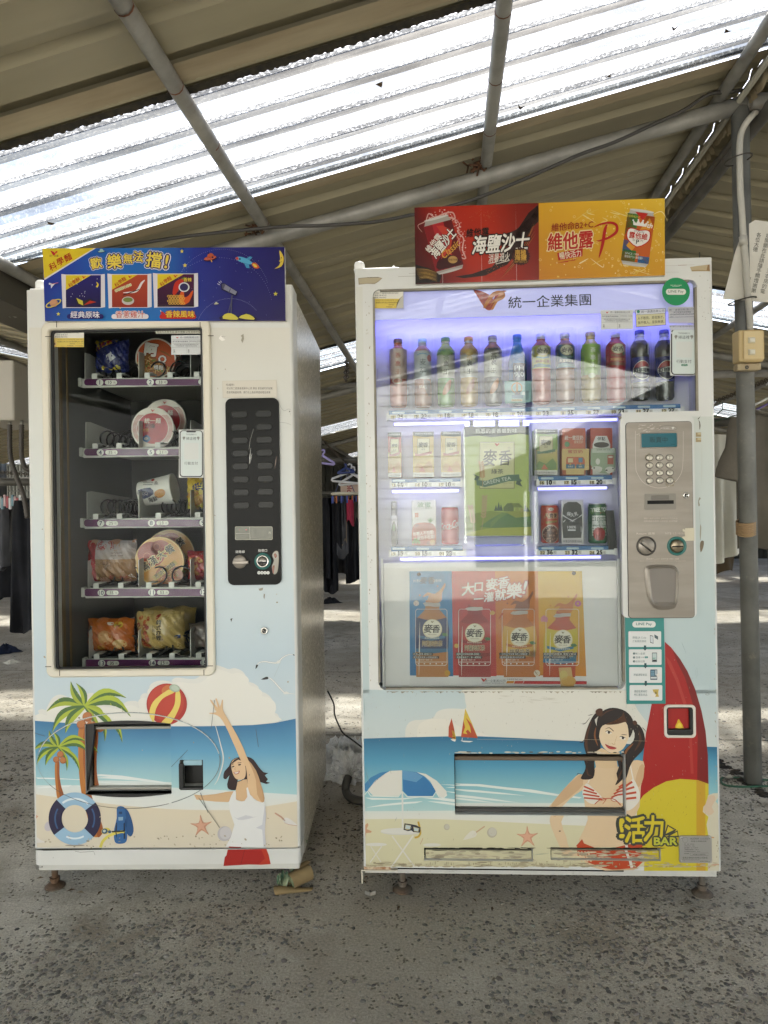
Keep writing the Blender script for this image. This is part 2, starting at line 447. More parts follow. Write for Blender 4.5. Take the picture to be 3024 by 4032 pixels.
def pebbles(name, n, y0, y1, xr, r0, r1, parent=None):
 pts=rng.uniform(0, 1, (n*3, 2));Y=y0+(y1-y0)*pts[:, 0]**1.15;X=(pts[:, 1]*2-1)*np.minimum(xr, 0.60*Y+0.15)
 dn=.55+.5*np.sin(X*2.3+1.2)*np.sin(Y*3.1+.4)+.3*np.sin(X*5.1-Y*4.3)-.55*np.exp(-((X+.12)/.22)**2)*(Y>1.75)-.35*(np.abs(Y-2.25)<.25)
 kp_=np.nonzero(rng.uniform(0, 1, n*3)<dn*.8+.08)[0][:n];X, Y=X[kp_], Y[kp_];n=len(X)
 rad=r0+(r1-r0)*rng.power(0.42, n);a=rng.uniform(0, 6.283, n);el=rng.uniform(0.5, 0.95, n)
 ht=rad*rng.uniform(0.10, 0.26, n)
 k=np.arange(6)*math.pi/3
 V=np.zeros((n, 13, 3));jit=rng.uniform(0.82, 1.15, (n, 6))
 for i in range(6):
  cx, sy=np.cos(k[i])*jit[:, i], np.sin(k[i])*jit[:, i]*el
  dx, dy=cx*np.cos(a)-sy*np.sin(a), cx*np.sin(a)+sy*np.cos(a)
  V[:, 1+i]=np.stack([X+rad*.72*dx, Y+rad*.72*dy, ht*.86], 1)
  V[:, 7+i]=np.stack([X+rad*dx, Y+rad*dy, np.full(n, -0.001)], 1)
 V[:, 0]=np.stack([X, Y, ht], 1)
 F=[];tri=[(0, 1+i, 1+(i+1)%6)for i in range(6)];quad=[(1+i, 7+i, 7+(i+1)%6, 1+(i+1)%6)for i in range(6)]
 base=np.arange(n)*13
 lt=np.concatenate([(base[:, None]+np.array(t)[None])for t in tri]);lq=np.concatenate([(base[:, None]+np.array(q)[None])for q in quad])
 me=bpy.data.meshes.new(name)
 me.vertices.add(n*13);me.vertices.foreach_set('co', V.reshape(-1).astype(np.float32))
 loops=np.concatenate([lt.reshape(-1), lq.reshape(-1)]).astype(np.int32)
 me.loops.add(len(loops));me.loops.foreach_set('vertex_index', loops)
 nt, nq=len(lt), len(lq);st=np.concatenate([np.arange(nt)*3, nt*3+np.arange(nq)*4]).astype(np.int32)
 me.polygons.add(nt+nq);me.polygons.foreach_set('loop_start', st)
 me.polygons.foreach_set('use_smooth', np.ones(nt+nq, bool))
 me.update(calc_edges=True)
 tone=rng.normal(1.0, 0.33, n).clip(0.35, 1.9)[:, None]*np.array([[0.15, 0.14, 0.12]])*(1+rng.normal(0, 0.025, (n, 3)))
 vc=np.repeat(np.concatenate([tone.clip(.02, .5), np.ones((n, 1))], 1), 13, 0)
 ca=me.color_attributes.new('Col', 'FLOAT_COLOR', 'POINT');ca.data.foreach_set('color', vc.reshape(-1).astype(np.float32))
 me.materials.append(mat('pebble_stone', 'VCOL', rough=0.6, bump=0.25, bscale=300, dirt=0.3, dscale=70, dirtcol='9a8f78'))
 return tag(link(name, me), kind='stuff')
pebbles('pebbles', 17000, 1.35, 3.1, 2.4, 0.0026, 0.0105)
pebbles('pebbles', 9000, 2.9, 6.5, 3.4, 0.004, 0.013)
for gv in(3.62, 5.05, 8.4):
 q=MB();px=[S.w(-9+i*0.6, gv+0.008*math.sin(i*1.7), 0.001)for i in range(32)]
 for a, b in zip(px, px[1:]):q.face([a, b, b+Vector((0, .009, 0)), a+Vector((0, .009, 0))])
 q.build('ground_joint', mat('joint_dirt', '2e2a22', rough=0.95), kind='structure')
galv=mat('galvanised_pipe', '8d8b83', rough=0.5, metal=0.2, col2='75736c', scale=9, dirt=0.55, dirtcol='7b5a3c', dscale=9, bump=0.1, bscale=90)
galvd=mat('dull_steel', '5d5b55', rough=0.6, metal=0.3, col2='4b4943', scale=7, dirt=0.5, dirtcol='5a4330', dscale=12)
sheet_m=mat('roof_underside', '91896f', rough=0.5, col2='857d64', scale=2.2, dirt=0.3, dirtcol='5f563f', dscale=5, stretch=(0.35, 2.5, 1))
sheet_e=mat('roof_lap', '7d6f55', rough=0.7, col2='93876d', scale=4, dirt=0.5, dirtcol='3a3123', dscale=6, stretch=(0.4, 3, 1))
moss=mat('mossy_edge', '2c2618', rough=0.95, col2='16140d', scale=40)
def skylight_mat():
 m, n, l, b=newmat('clear_corrugated_sheet');n.remove(b);out=n['Material Output']
 tc=n.new('ShaderNodeTexCoord')
 at=n.new('ShaderNodeVertexColor');at.layer_name='Col'
 mp=n.new('ShaderNodeMapping');mp.inputs['Scale'].default_value=(0.5, 5, 2);l.new(tc.outputs['Object'], mp.inputs[0])
 nz=n.new('ShaderNodeTexNoise');nz.inputs['Scale'].default_value=2.5;nz.inputs['Detail'].default_value=7;nz.inputs['Roughness'].default_value=.62;l.new(mp.outputs[0], nz.inputs['Vector'])
 sp=n.new('ShaderNodeTexNoise');sp.inputs['Scale'].default_value=95;sp.inputs['Detail'].default_value=3;l.new(tc.outputs['Object'], sp.inputs['Vector'])
 mr=n.new('ShaderNodeMapRange');mr.inputs['From Min'].default_value=.36;mr.inputs['From Max'].default_value=.66;l.new(nz.outputs['Fac'], mr.inputs['Value'])
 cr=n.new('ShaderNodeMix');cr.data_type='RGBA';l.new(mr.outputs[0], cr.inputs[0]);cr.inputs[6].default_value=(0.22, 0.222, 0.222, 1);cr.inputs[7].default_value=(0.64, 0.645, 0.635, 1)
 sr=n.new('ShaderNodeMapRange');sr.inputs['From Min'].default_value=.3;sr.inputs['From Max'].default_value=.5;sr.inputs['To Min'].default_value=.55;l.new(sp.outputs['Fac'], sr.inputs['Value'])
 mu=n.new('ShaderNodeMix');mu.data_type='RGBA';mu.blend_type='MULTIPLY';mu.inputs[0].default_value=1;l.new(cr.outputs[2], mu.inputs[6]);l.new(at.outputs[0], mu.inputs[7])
 tl=n.new('ShaderNodeBsdfTranslucent');l.new(mu.outputs[2], tl.inputs[0])
 tr=n.new('ShaderNodeBsdfTransparent');l.new(mu.outputs[2], tr.inputs[0])
 gl=n.new('ShaderNodeBsdfGlossy');gl.inputs['Roughness'].default_value=.25
 a=n.new('ShaderNodeMixShader');l.new(sr.outputs[0], a.inputs[0]);l.new(tl.outputs[0], a.inputs[1]);l.new(tr.outputs[0], a.inputs[2])
 ff=n.new('ShaderNodeMath');ff.operation='MULTIPLY';ff.inputs[1].default_value=0.88;l.new(sr.outputs[0], ff.inputs[0]);l.new(ff.outputs[0], a.inputs[0])
 c2=n.new('ShaderNodeMixShader');c2.inputs[0].default_value=.05;l.new(a.outputs[0], c2.inputs[1]);l.new(gl.outputs[0], c2.inputs[2])
 l.new(c2.outputs[0], out.inputs['Surface'])
 return m
sky_m=skylight_mat()
shelter=thing('drying_shelter', 'open shelter roof of beige corrugated sheets on grey pipes with clear skylight strips', 'shelter', S, (0, 0, 0))
PIT=0.145;V0=-3.25
def prof(v0, v1, rib=0.30, h=0.026, PIT=PIT, a=(.42, .50, .92)):
 """trapezoid corrugation across the depth: list of (v, dz, isrib)"""
 out=[];v=v0
 while v<v1-1e-4:
  e=min(v+PIT, v1);w=e-v
  out+=[(v, 0, 0), (v+w*a[0], 0, 0), (v+w*a[1], h, 1), (v+w*a[2], h, 1)]
  v=e
 out.append((v1, 0, 0));return out
BAYS=[(VAL, RIDGE), (2*VAL-RIDGE, VAL), (RIDGE, 2*RIDGE-VAL), (3*VAL-2*RIDGE, 2*VAL-RIDGE), (2*RIDGE-VAL, 3*RIDGE-2*VAL)]
STR=[(-1.30, -0.55), (2.09, 2.83), (5.30, 6.03), (8.95, 9.75), (12.7, 13.5)]
def sheet(u0, u1, v0, v1, name, m, vc, dz=0.075, wob=0.0):
 b=MB();P=prof(v0, v1)if m is sky_m else prof(v0, v1, .3, .024, .198, (.60, .68, .90));nu=6;ph=random.uniform(0, 6)
 for i in range(nu):
  ua, ub=u0+(u1-u0)*i/nu, u0+(u1-u0)*(i+1)/nu
  if abs(ua-u0)<1e-6:ua+=0.001
  if abs(ub-u1)<1e-6:ub-=0.001
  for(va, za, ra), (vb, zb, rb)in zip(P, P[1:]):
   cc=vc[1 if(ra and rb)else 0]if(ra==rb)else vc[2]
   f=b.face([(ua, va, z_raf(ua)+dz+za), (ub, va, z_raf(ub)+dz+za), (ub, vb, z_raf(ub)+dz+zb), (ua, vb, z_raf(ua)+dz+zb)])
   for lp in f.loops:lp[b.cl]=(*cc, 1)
 bmesh.ops.remove_doubles(b.bm, verts=b.bm.verts, dist=1e-5)
 return b.build(name, m, shelter, norm=False)
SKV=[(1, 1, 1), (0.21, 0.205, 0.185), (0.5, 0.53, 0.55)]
OPV=[(1, 1, 1)]*3
for bi, (u0, u1)in enumerate(BAYS):
 v=V0
 for(s0, s1)in STR:
  n=max(1, round((s0-v)/0.86));st=(s0-v)/n
  for k in range(n):
   if v+k*st<s0-0.02:sheet(u0, u1, v+k*st, v+(k+1)*st+(0.03 if k<n-1 else 0.012), 'roof_sheet', sheet_m, OPV, 0.075+0.004*(k%2))
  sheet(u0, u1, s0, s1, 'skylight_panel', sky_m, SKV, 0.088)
  v=s1-0.012
 for k in range(4):sheet(u0, u1, v+k*.88, v+(k+1)*.88, 'roof_sheet', sheet_m, OPV)
def lap(u0, u1, v, w, m, dz, name, rag=0.0):
 b=MB();n=420;L=[]
 for i in range(n+1):
  u=u0+(u1-u0)*i/n;z=z_raf(u)+dz
  L.append(((u, v, z), (u, v+w+random.uniform(-rag, rag), z-0.004)))
 for a, c in zip(L, L[1:]):b.face([a[0], c[0], c[1], a[1]])
 b.build(name, m, shelter)
lap(VAL, RIDGE, 2.066, 0.028, moss, 0.070, 'moss_line', 0.005)
lap(VAL, RIDGE, 1.955, 0.08, sheet_e, 0.069, 'lap_strip', 0.004)
lap(VAL, RIDGE, 2.80, 0.065, sheet_e, 0.066, 'lap_strip', 0.002)
for(u0, u1)in BAYS[:3]:lap(u0, u1, 5.27, 0.05, moss, 0.068, 'moss_line', 0.006)
per=RIDGE-VAL
pu=[-1.775, -0.774, 0.186, 1.147]
pur=[u for u in pu]+[RIDGE+(RIDGE-u)for u in pu if u<1.2]+[VAL-(u-VAL)for u in pu]
for u in pur:
 b=MB();zz=z_raf(u)+0.047
 b.tube([(u, V0, zz)]+[(u, V0+i*1.0, zz+random.uniform(-.003, .003))for i in range(1, 20)], 0.025, 12)
 o=b.build('purlin', galv, shelter)
 if u in(-0.774, 0.186):
  for k in range(9):
   v=1.35+k*0.33+(0.1 if u>0 else 0)
   r=MB();r.tube([(u, v, zz), (u, v+0.006, zz)], 0.0258, 12, caps=False);r.build('weld_ring', mat('rust', '6e4023', rough=.9, col2='4a2b19', scale=30), o)
RV=[-3.1, -0.4, 3.059, 6.75, 10.3, 13.9]
for rv in RV:
 for(u0, u1)in BAYS[:3]:
  b=MB();a, c=u0, u1
  b.tube([(a+(c-a)*i/8, rv, z_raf(a+(c-a)*i/8))for i in range(9)], 0.034, 14);b.build('rafter', galv, shelter)
 for u in(RIDGE, VAL, RIDGE+2*per, 2*VAL-RIDGE, 2*RIDGE-VAL):
  if u==VAL and rv<9:continue
  if u==RIDGE and rv>6:continue
  uu=1.230 if(u==RIDGE)else u
  if-1<rv<0 and u in(RIDGE, VAL):continue
  b=MB();b.tube([(uu+(0.012 if rv>3 else 0), rv, 0), (uu, rv, z_raf(u)-0.02)], 0.0345, 16)
  pst=b.build('post', mat('post_paint', '74746e', rough=.55, metal=.1, col2='5f5f59', scale=8, dirt=.6, dirtcol='a39b8c', dscale=22, bump=.15), shelter)
  if rv==3.059 and u==RIDGE:
   b=MB()
   for k in range(7):b.tube([(uu+.0355*math.cos(j*.42), rv+.0355*math.sin(j*.42), 1.035+k*.008+.012*math.sin(j*.42+.4))for j in range(15)], 0.0048, 6, closed=True)
   b.build('tape_band', mat('brown_tape', '9a7f5c', rough=.6, dirt=.4), pst)
for rv in RV[3:]:
 b=MB();b.tube([(2*VAL-RIDGE, rv, 2.36), (2*RIDGE-VAL, rv, 2.36)], 0.036, 12);b.build('tie_beam', galv, shelter)
b=MB();b.tube([(1.33, V0, 2.765), (1.33, 16, 2.765)], 0.028, 12);b.build('ridge_pipe', galvd, shelter)
b=MB();b.tube([(1.215, 1.0, z_raf(1.1)+.03), (1.215, 16, z_raf(1.1)+.03)], 0.012, 10);b.build('conduit', mat('conduit_plastic', '8b8879', rough=.55, dirt=.4), shelter)
b=MB();b.tube([(1.26, 3.03, 2.80), (3.4, 3.03, 2.76)], 0.034, 14);b.build('tie_beam', galv, shelter)
b=MB();random.seed(3)
for i in range(46):
 v=2.2+i*.05;w=random.uniform(.02, .075)
 b.face([(1.235, v, 2.845), (1.235, v+.05, 2.845), (1.255, v+.05, 2.845-w), (1.255, v, 2.845-random.uniform(.02, .075))])
b.build('ridge_flashing', sheet_e, shelter)
for u in(VAL, 2*RIDGE-VAL):
 b=MB();z=z_raf(VAL)
 pr_=[(-.13, .10), (-.11, -.03), (.11, -.03), (.13, .10)]
 for(a, c)in zip(pr_, pr_[1:]):b.face([(u+a[0], V0, z+a[1]), (u+c[0], V0, z+c[1]), (u+c[0], 16.5, z+c[1]), (u+a[0], 16.5, z+a[1])])
 b.build('gutter', mat('gutter_steel', '4e4a40', rough=.6, metal=.2, dirt=.5, dirtcol='2c2418'), shelter)
b=MB()
for u in(0.75, 1.02):
 for k in range(5):b.tube([(u+.9, 2.9+k*.62, z_raf(u+.9)+.075), (u+.9, 2.9+k*.62, z_raf(u+.9)+.03)], 0.004, 6)
b.build('fixing_screw', galvd, shelter)
for k, (u, v, s_)in enumerate(((.95, 2.25, .028), (.80, 2.52, .016), (.62, 2.70, .018), (1.02, 2.63, .016), (-.2, 2.35, .018), (-1.5, 2.6, .02), (.3, 2.74, .02))):
 z=z_raf(u)+.084;b=MB();a_=k*1.3;b.face([(u+s_*math.cos(a_+t)*(1 if j%2==0 else .35), v+s_*math.sin(a_+t)*(1 if j%2==0 else .35), z-.004*(j%2))for j, t in enumerate((0, .9, 2.6, 3.3, 4.4))]);b.build('fallen_leaf', mat('dead_leaf', '4a3b28', rough=.9), shelter)
for(u, name)in((-0.774, 0), (0.186, 1)):
 b=MB();c=Vector((u-.035, 3.03, z_raf(u)+.03))
 for k in range(26):
  p=c+Vector((random.gauss(0, .022), random.gauss(0, .02), random.gauss(0, .016)))
  b.tube([p, p+Vector((random.gauss(0, .02), random.gauss(0, .02), random.gauss(0, .02)))], .004, 5)
 b.build('twine_knot', mat('old_twine', '3d2c1d', rough=.95, col2='5b3a22', scale=40), shelter)
wallm=mat('far_wall_sheet', '39392f', rough=.7, col2='2a2a22', scale=3)
back=thing('back_wall', 'dark corrugated wall far behind the machines', 'wall', S, (0, 16.3, 0))
def wall(parent, name, a, b_, h, m, pit=.2, d=.03):
 q=MB();A, B=Vector(a), Vector(b_);L=(B-A).length;t=(B-A)/L;nn=Vector((t.y, -t.x, 0));n=int(L/pit)
 pts=[]
 for i in range(n):
  o=i*pit
  pts+=[(o, 0), (o+pit*.5, 0), (o+pit*.6, d), (o+pit*.9, d)]
 for(p0, d0), (p1, d1)in zip(pts, pts[1:]):
  a0, a1=A+t*p0+nn*d0, A+t*p1+nn*d1
  q.face([a0, a1, a1+Vector((0, 0, h)), a0+Vector((0, 0, h))])
 return q.build(name, m, parent)
wall(back, 'sheet', (-9, 16.3, 0), (9, 16.3, 0), 3.0, wallm)
for sx, lb in((-8.6, 'dark corrugated side wall far to the left'), (8.4, 'dark corrugated side wall far to the right')):
 sw=thing('side_wall', lb, 'wall', S, (sx, 5, 0));wall(sw, 'sheet', (sx, 3.5, 0), (sx, 16.3, 0), 2.6, wallm)
bld=thing('white_hall', 'white gabled hall across the sunny yard, mirrored in the drink machine glass', 'building', G, (0.9, -10.2, 0))
wm=mat('white_tiles', 'dadbd8', rough=.6, col2='c9c9c4', scale=1.2, dirt=.3, dirtcol='8a8472', dscale=3)
b=MB();b.prism([(-13, 0), (14, 0), (14, 4.2), (1.0, 6.6), (-13, 4.0)], -18, -10.2);b.build('wall', wm, bld)
b=MB()
for k in range(19):b.box(-12.9, 13.9, -10.2, -10.193, .15+k*.21, .162+k*.21)
for k in range(0):pass
b.build('tile_joint', mat('joint_grey', '9b988c', rough=.8), bld)
b=MB()
for(x0, z0, x1, z1)in((-13.5, 3.95, 1.0, 6.66), (1.0, 6.66, 14.5, 4.15)):
 b.prism([(x0, z0), (x1, z1), (x1, z1+.16), (x0, z0+.16)], -18.2, -9.7)
b.build('roof', mat('hall_roof', '55564f', rough=.7), bld)
b=MB();b.prism([(0.55, 0), (11, 0), (11, 4.1), (5.2, 4.05), (1.146, 2.08), (.55, 1.9)], -10.24, -10.16);b.build('doorway', mat('dark_opening', '23261d', rough=.9), bld)
b=MB();b.box(1.5, 1.75, -10.13, -10.05, 0, 1.5);b.box(3.3, 3.5, -10.13, -10.05, 0, 1.9);b.build('door_post', wm, bld)
yard=MB();yard.face([(-60, -60, .004), (60, -60, .004), (60, -2.2, .004), (-60, -2.2, .004)])
yard.build('yard', mat('yard_asphalt', 'a8a499', rough=.9, col2='96928a', scale=.8, dirt=.3), kind='structure')
def cylsurf(cx, cyy, r, sy=1.0):
 def f(X, Z):
  t=max(-0.985, min(0.985, (X-cx)/r));c=math.sqrt(1-t*t)
  return(cx+r*t, cyy-r*sy*c, (t*.7, -c, 0))
 return f
def holed(mb, x0, x1, z0, z1, holes, y, depth):
 """a flat front with rectangular openings and their reveals"""
 xs=sorted({x0, x1, *[h[0]for h in holes], *[h[1]for h in holes]});zs=sorted({z0, z1, *[h[2]for h in holes], *[h[3]for h in holes]})
 ins=lambda x, z:any(h[0]<x<h[1]and h[2]<z<h[3]for h in holes)
 op={}
 for i in range(len(xs)-1):
  for j in range(len(zs)-1):
   op[i, j]=ins((xs[i]+xs[i+1])/2, (zs[j]+zs[j+1])/2)
   if not op[i, j]:mb.face([(xs[i], y, zs[j]), (xs[i+1], y, zs[j]), (xs[i+1], y, zs[j+1]), (xs[i], y, zs[j+1])])
 for(i, j), o in op.items():
  if not o:continue
  a, b, c, d=xs[i], xs[i+1], zs[j], zs[j+1];Y=y+depth
  if not op.get((i-1, j), True):mb.face([(a, y, c), (a, Y, c), (a, Y, d), (a, y, d)])
  if not op.get((i+1, j), True):mb.face([(b, y, c), (b, y, d), (b, Y, d), (b, Y, c)])
  if not op.get((i, j-1), True):mb.face([(a, y, c), (b, y, c), (b, Y, c), (a, Y, c)])
  if not op.get((i, j+1), True):mb.face([(a, y, d), (a, Y, d), (b, Y, d), (b, y, d)])
def rpts(x0, x1, z0, z1, r, n=5):
 out=[]
 for(cx, cz, a0)in((x1-r, z1-r, 0), (x0+r, z1-r, 90), (x0+r, z0+r, 180), (x1-r, z0+r, 270)):
  for k in range(n+1):
   a=R(a0+90*k/n);out.append((cx+r*math.cos(a), cz+r*math.sin(a)))
 return out
def ringframe(mb, x0, x1, z0, z1, r, w, y0, y1, ri=None, n=6):
 """a rounded picture-frame moulding, w wide, y0 (front) to y1"""
 ri=ri or max(r-w, 0.003)
 A=rpts(x0, x1, z0, z1, r, n);B=rpts(x0+w, x1-w, z0+w, z1-w, ri, n);N=len(A)
 b=min(w*.25, .004)
 A2=rpts(x0+b, x1-b, z0+b, z1-b, max(r-b, .002), n);B2=rpts(x0+w-b, x1-w+b, z0+w-b, z1-w+b, ri+b, n)
 for(P, ya, Q, yb)in((A, y1, A, y0+b), (A, y0+b, A2, y0), (A2, y0, B2, y0), (B2, y0, B, y0+b), (B, y0+b, B, y1)):
  for i in range(N):
   j=(i+1)%N
   mb.face([(P[i][0], ya, P[i][1]), (P[j][0], ya, P[j][1]), (Q[j][0], yb, Q[j][1]), (Q[i][0], yb, Q[i][1])], True)
def legs(fr, parent, spots, y, z1):
 for(px, py)in spots:
  x, _=fr.p(px, py, y);b=MB()
  b.lathe([(.030, 0), (.030, .004), (.022, .010), (.012, .014), (.012, .022), (.015, .022), (.015, .030), (.0095, .030), (.0095, z1)], (x, y, 0), 18, smooth=False)
  b.build('leg', mat('rusty_leg', '5f5b52', rough=.6, metal=.4, col2='5f4732', scale=14, dirt=.4, dirtcol='4a3320', dscale=16), parent)
def lock(fr, parent, px, py, r, y=0.0):
 x, z=fr.p(px, py, y);b=MB()
 b.lathe([(r, .001), (r, -.003), (r*.85, -.004), (r*.6, -.004), (r*.58, -.002), (.0005, -.002)], (x, y, z), 24, axis='y', caps=False)
 o=b.build('lock', mat('chrome', 'c9c7c0', rough=.25, metal=.9), parent)
 b=MB();b.box(x-r*.1, x+r*.1, y-.0045, y-.002, z-r*.42, z+r*.42, rot=Matrix.Rotation(.6, 3, 'Y'));b.build('key_slot', mat('black_plastic', '121311', rough=.45), o)
def sticker(fr, parent, pr, name, x0, y0, x1, y1, col, label=None, quad=None):
 pass
enam=mat('cream_enamel', 'cbcbc6', rough=.34, col2='c2c2bc', scale=3, dirt=.38, dirtcol='71695a', dscale=12, bump=.03, bscale=25)
enam2=mat('cabinet_side', 'e2ddce', rough=.2, metal=.0, col2='d6d0bf', scale=1.5, dirt=.85, dirtcol='a3977c', dscale=150, stretch=(1, 1, .5), bump=.03, bscale=9, spec=.7)
ivory=mat('ivory_plastic', 'ccc6b5', rough=.45, dirt=.25, dirtcol='7a6c50', dscale=18)
blackp=mat('black_panel', '0e0f0c', rough=.3, dirt=.2, dirtcol='24261f', dscale=9, spec=.1)
blk=mat('black_plastic', '121311', rough=.45)
dark=mat('dark_void', '0b0b0a', rough=.9)
inner=mat('dim_interior', '4a4a46', rough=.55, col2='40403c', scale=5, dirt=.3, dirtcol='4b463c', dscale=10)
white_pl=mat('white_plastic', 'dcdcd8', rough=.4, dirt=.12)
chrome=mat('chrome', 'c9c7c0', rough=.25, metal=.9)
satin=mat('satin_steel', '8d877d', rough=.36, metal=.5, col2='827b71', scale=5, dirt=.2, dirtcol='6e675c', stretch=(1, 1, 6))
_d=ray(136, 3437);L=Frame((_d.x*2.13, 2.13, 0), R(1.0))
lw=L.p(1184, 3390)[0];lz0=L.p(660, 3433)[1];lz1=L.p(640, 1131)[1];lzp=L.p(660, 3404)[1];lzs=L.p(660, 3341)[1]
snack=thing('snack_vending_machine', 'cream snack vending machine with dark window and beach picture, left of the drink machine', 'vending machine', L, (0, 0, 0))
def Lr(x0, y0, x1, y1, y=0.0):
 xm, ym=(x0+x1)/2, (y0+y1)/2
 return(L.p(x0, ym, y)[0], L.p(x1, ym, y)[0], L.p(xm, y1, y)[1], L.p(xm, y0, y)[1])
WIN=Lr(206, 1292, 806, 2637);HAT=Lr(336, 2850, 674, 3124);CUP=Lr(708, 2992, 800, 3108)
b=MB()
rr=.007
holed(b, rr, lw-rr, lzs+.003, lz1, [WIN, HAT, CUP], 0.0, .05)
for(xa, sg)in((rr, -1), (lw-rr, 1)):
 for k in range(5):
  a0, a1=R(90*k/5), R(90*(k+1)/5)
  p=[(xa+sg*rr*math.sin(a), rr-rr*math.cos(a))for a in(a0, a1)]
  b.face([(p[0][0], p[0][1], lzs+.003), (p[1][0], p[1][1], lzs+.003), (p[1][0], p[1][1], lz1), (p[0][0], p[0][1], lz1)], True)
 x=xa+sg*rr
 b.face([(x, rr, lzs+.003), (x, .095, lzs+.003), (x, .095, lz1), (x, rr, lz1)])
 b.face([(x, .095, lzs+.003), (xa-sg*.03, .095, lzs+.003), (xa-sg*.03, .095, lz1), (x, .095, lz1)])
b.face([(rr, 0, lz1), (lw-rr, 0, lz1), (lw, rr, lz1), (lw, .095, lz1), (0, .095, lz1), (0, rr, lz1)])
b.face([(rr, 0, lzs+.003), (lw-rr, 0, lzs+.003), (lw, rr, lzs+.003), (lw, .095, lzs+.003), (0, .095, lzs+.003), (0, rr, lzs+.003)])
bmesh.ops.remove_doubles(b.bm, verts=b.bm.verts, dist=1e-6)
door=b.build('door', enam, snack)
b=MB();b.box(0, lw, .0005, .095, lzp, lzs-.003, .012, 3, axes=2);b.build('lower_panel', enam, snack)
b=MB();b.box(.006, lw-.006, .012, .11, lz0, lzp-.001, .002, 1);b.build('plinth', mat('plinth_white', 'b9b8b0', rough=.45, dirt=.5, dirtcol='6d6555', dscale=16), snack)
b=MB()
cx0, cx1, cy0, cy1, cz1=.008, lw-.003, .104, .80, lz1-.012
T=.012
b.box(cx0, cx0+T, cy0, cy1, lz0+.004, cz1);b.box(cx1-T, cx1, cy0, cy1, lz0+.004, cz1, .004, 2, axes=2)
b.box(cx0+T, cx1-T, cy0, cy1-T, cz1-T, cz1-.001);b.box(cx0+T, cx1-T, cy0, cy1-T, lz0+.005, lz0+.02);b.box(cx0+T, cx1-T, cy1-T, cy1-.001, lz0+.005, cz1-.001)
b.build('cabinet', enam2, snack)
b=MB();b.box(lw-.018, lw-.006, .0955, .1035, lz0+.02, lz1-.02);b.box(.012, .02, .0955, .1035, lz0+.02, lz1-.02);b.build('door_gasket', mat('gasket', 'aaa592', rough=.6), snack)
b=MB();b.box(.03, lw-.03, .15, .74, .014, lz0+.003);b.build('shade_block', mat('shade_block_dark', '2c2a26', rough=.8, dirt=.5, dirtcol='4a4234'), snack)  # added dark box under the cabinet, blocks light to deepen the shadow there
b=MB();q=L.p(118, 1126);b.box(q[0]-.012, q[0]+.075, .02, .10, lz1+.001, lz1+.012, .003, 2);b.lathe([(.016, 0), (.016, .026), (.011, .032)], (q[0]+.006, .055, lz1+.0125), 16);b.build('hinge_cap', white_pl, snack)
legs(L, snack, [(217, 3500), (1146, 3480)], .07, lz0+.001);legs(L, snack, [(240, 3400), (1190, 3400)], .70, lz0+.001)
b=MB();fo=Lr(178, 1266, 840, 2662)
ringframe(b, fo[0], fo[1], fo[2], fo[3], .022, (WIN[0]-fo[0])+.001, -.012, .0, .010)
wf=b.build('window_frame', ivory, snack)
for(x, y, w, h)in((223, 1277, 3, 24), (788, 1280, 3, 24), (190, 1325, 24, 3), (830, 1322, 22, 3), (235, 2650, 3, 22), (803, 2648, 3, 22), (190, 2625, 24, 3), (828, 2622, 22, 3)):
 q=Lr(x-w/2, y-h/2, x+w/2, y+h/2, -.012);c=MB();c.box(q[0], q[1], -.0126, -.0115, q[2], q[3]);c.build('joint', mat('seam_dark', '4a4436', rough=.8), wf)
b=MB();b.box(WIN[0]-.004, WIN[1]+.004, .012, .018, WIN[2]-.004, WIN[3]+.004);b.build('glass', pane('snack_glass', .0, haze=.002, hazecol=(.6, .6, .57), fres=1.10), snack)
b=MB();ringframe(b, WIN[0]+.0005, WIN[1]-.0005, WIN[2]+.0005, WIN[3]-.0005, .012, .007, .004, .012, .008);b.build('gasket', blk, snack)
ix0, ix1, iy1, iz0, iz1=WIN[0]-.006, WIN[1]+.10, .66, WIN[2]-.10, WIN[3]+.05
b=MB();
b.face([(ix0, .05, iz0), (ix0, iy1, iz0), (ix0, iy1, iz1), (ix0, .05, iz1)]);b.face([(ix0, iy1, iz0), (ix1, iy1, iz0), (ix1, iy1, iz1), (ix0, iy1, iz1)])
b.face([(ix1, .05, iz0), (ix1, .05, iz1), (ix1, iy1, iz1), (ix1, iy1, iz0)]);b.face([(ix0, .05, iz1), (ix0, iy1, iz1), (ix1, iy1, iz1), (ix1, .05, iz1)]);b.face([(ix0, .05, iz0), (ix1, .05, iz0), (ix1, iy1, iz0), (ix0, iy1, iz0)])
b.build('interior', inner, snack, norm=False)
b=MB();b.box(ix0+.001, ix0+.006, .06, .075, iz0, iz1);b.box(ix0+.001, ix0+.005, .11, .118, iz0, iz1);b.build('seal_strip', mat('brown_seal', '6b5636', rough=.7), snack)
YS=.185
sx0=L.p(323, 1500, YS)[0]
coil_me=None
def coil_mesh():
 b=MB();pts=[]
 for k in range(14*7+1):
  a=2*math.pi*k/14;pts.append((.0285*math.sin(a), k/14*.052, .0285-.0285*math.cos(a)+.002))
 b.tube(pts, .0029, 6);o=b.build('spiral_coil', mat('coil_wire', '161616', rough=.35, metal=.2), None);me=o.data;bpy.data.objects.remove(o);return me
coil_me=coil_mesh()
shelf_w=mat('shelf_paint', 'b8b8b2', rough=.4, dirt=.2)
RAIL=[(1487, 1523), (1762, 1799), (2040, 2079), (2313, 2353), (2592, 2629)]
CX_=[(330, 535), (540, 742), (745, 950)]
PRICES=[((1, '10'), (2, '33'), (3, '')), ((4, '35'), (5, '21'), (6, '')), ((7, '25'), (8, '23'), (9, '')), ((10, '35'), (11, '53'), (12, '')), ((13, '35'), (14, '25'), (15, ''))]
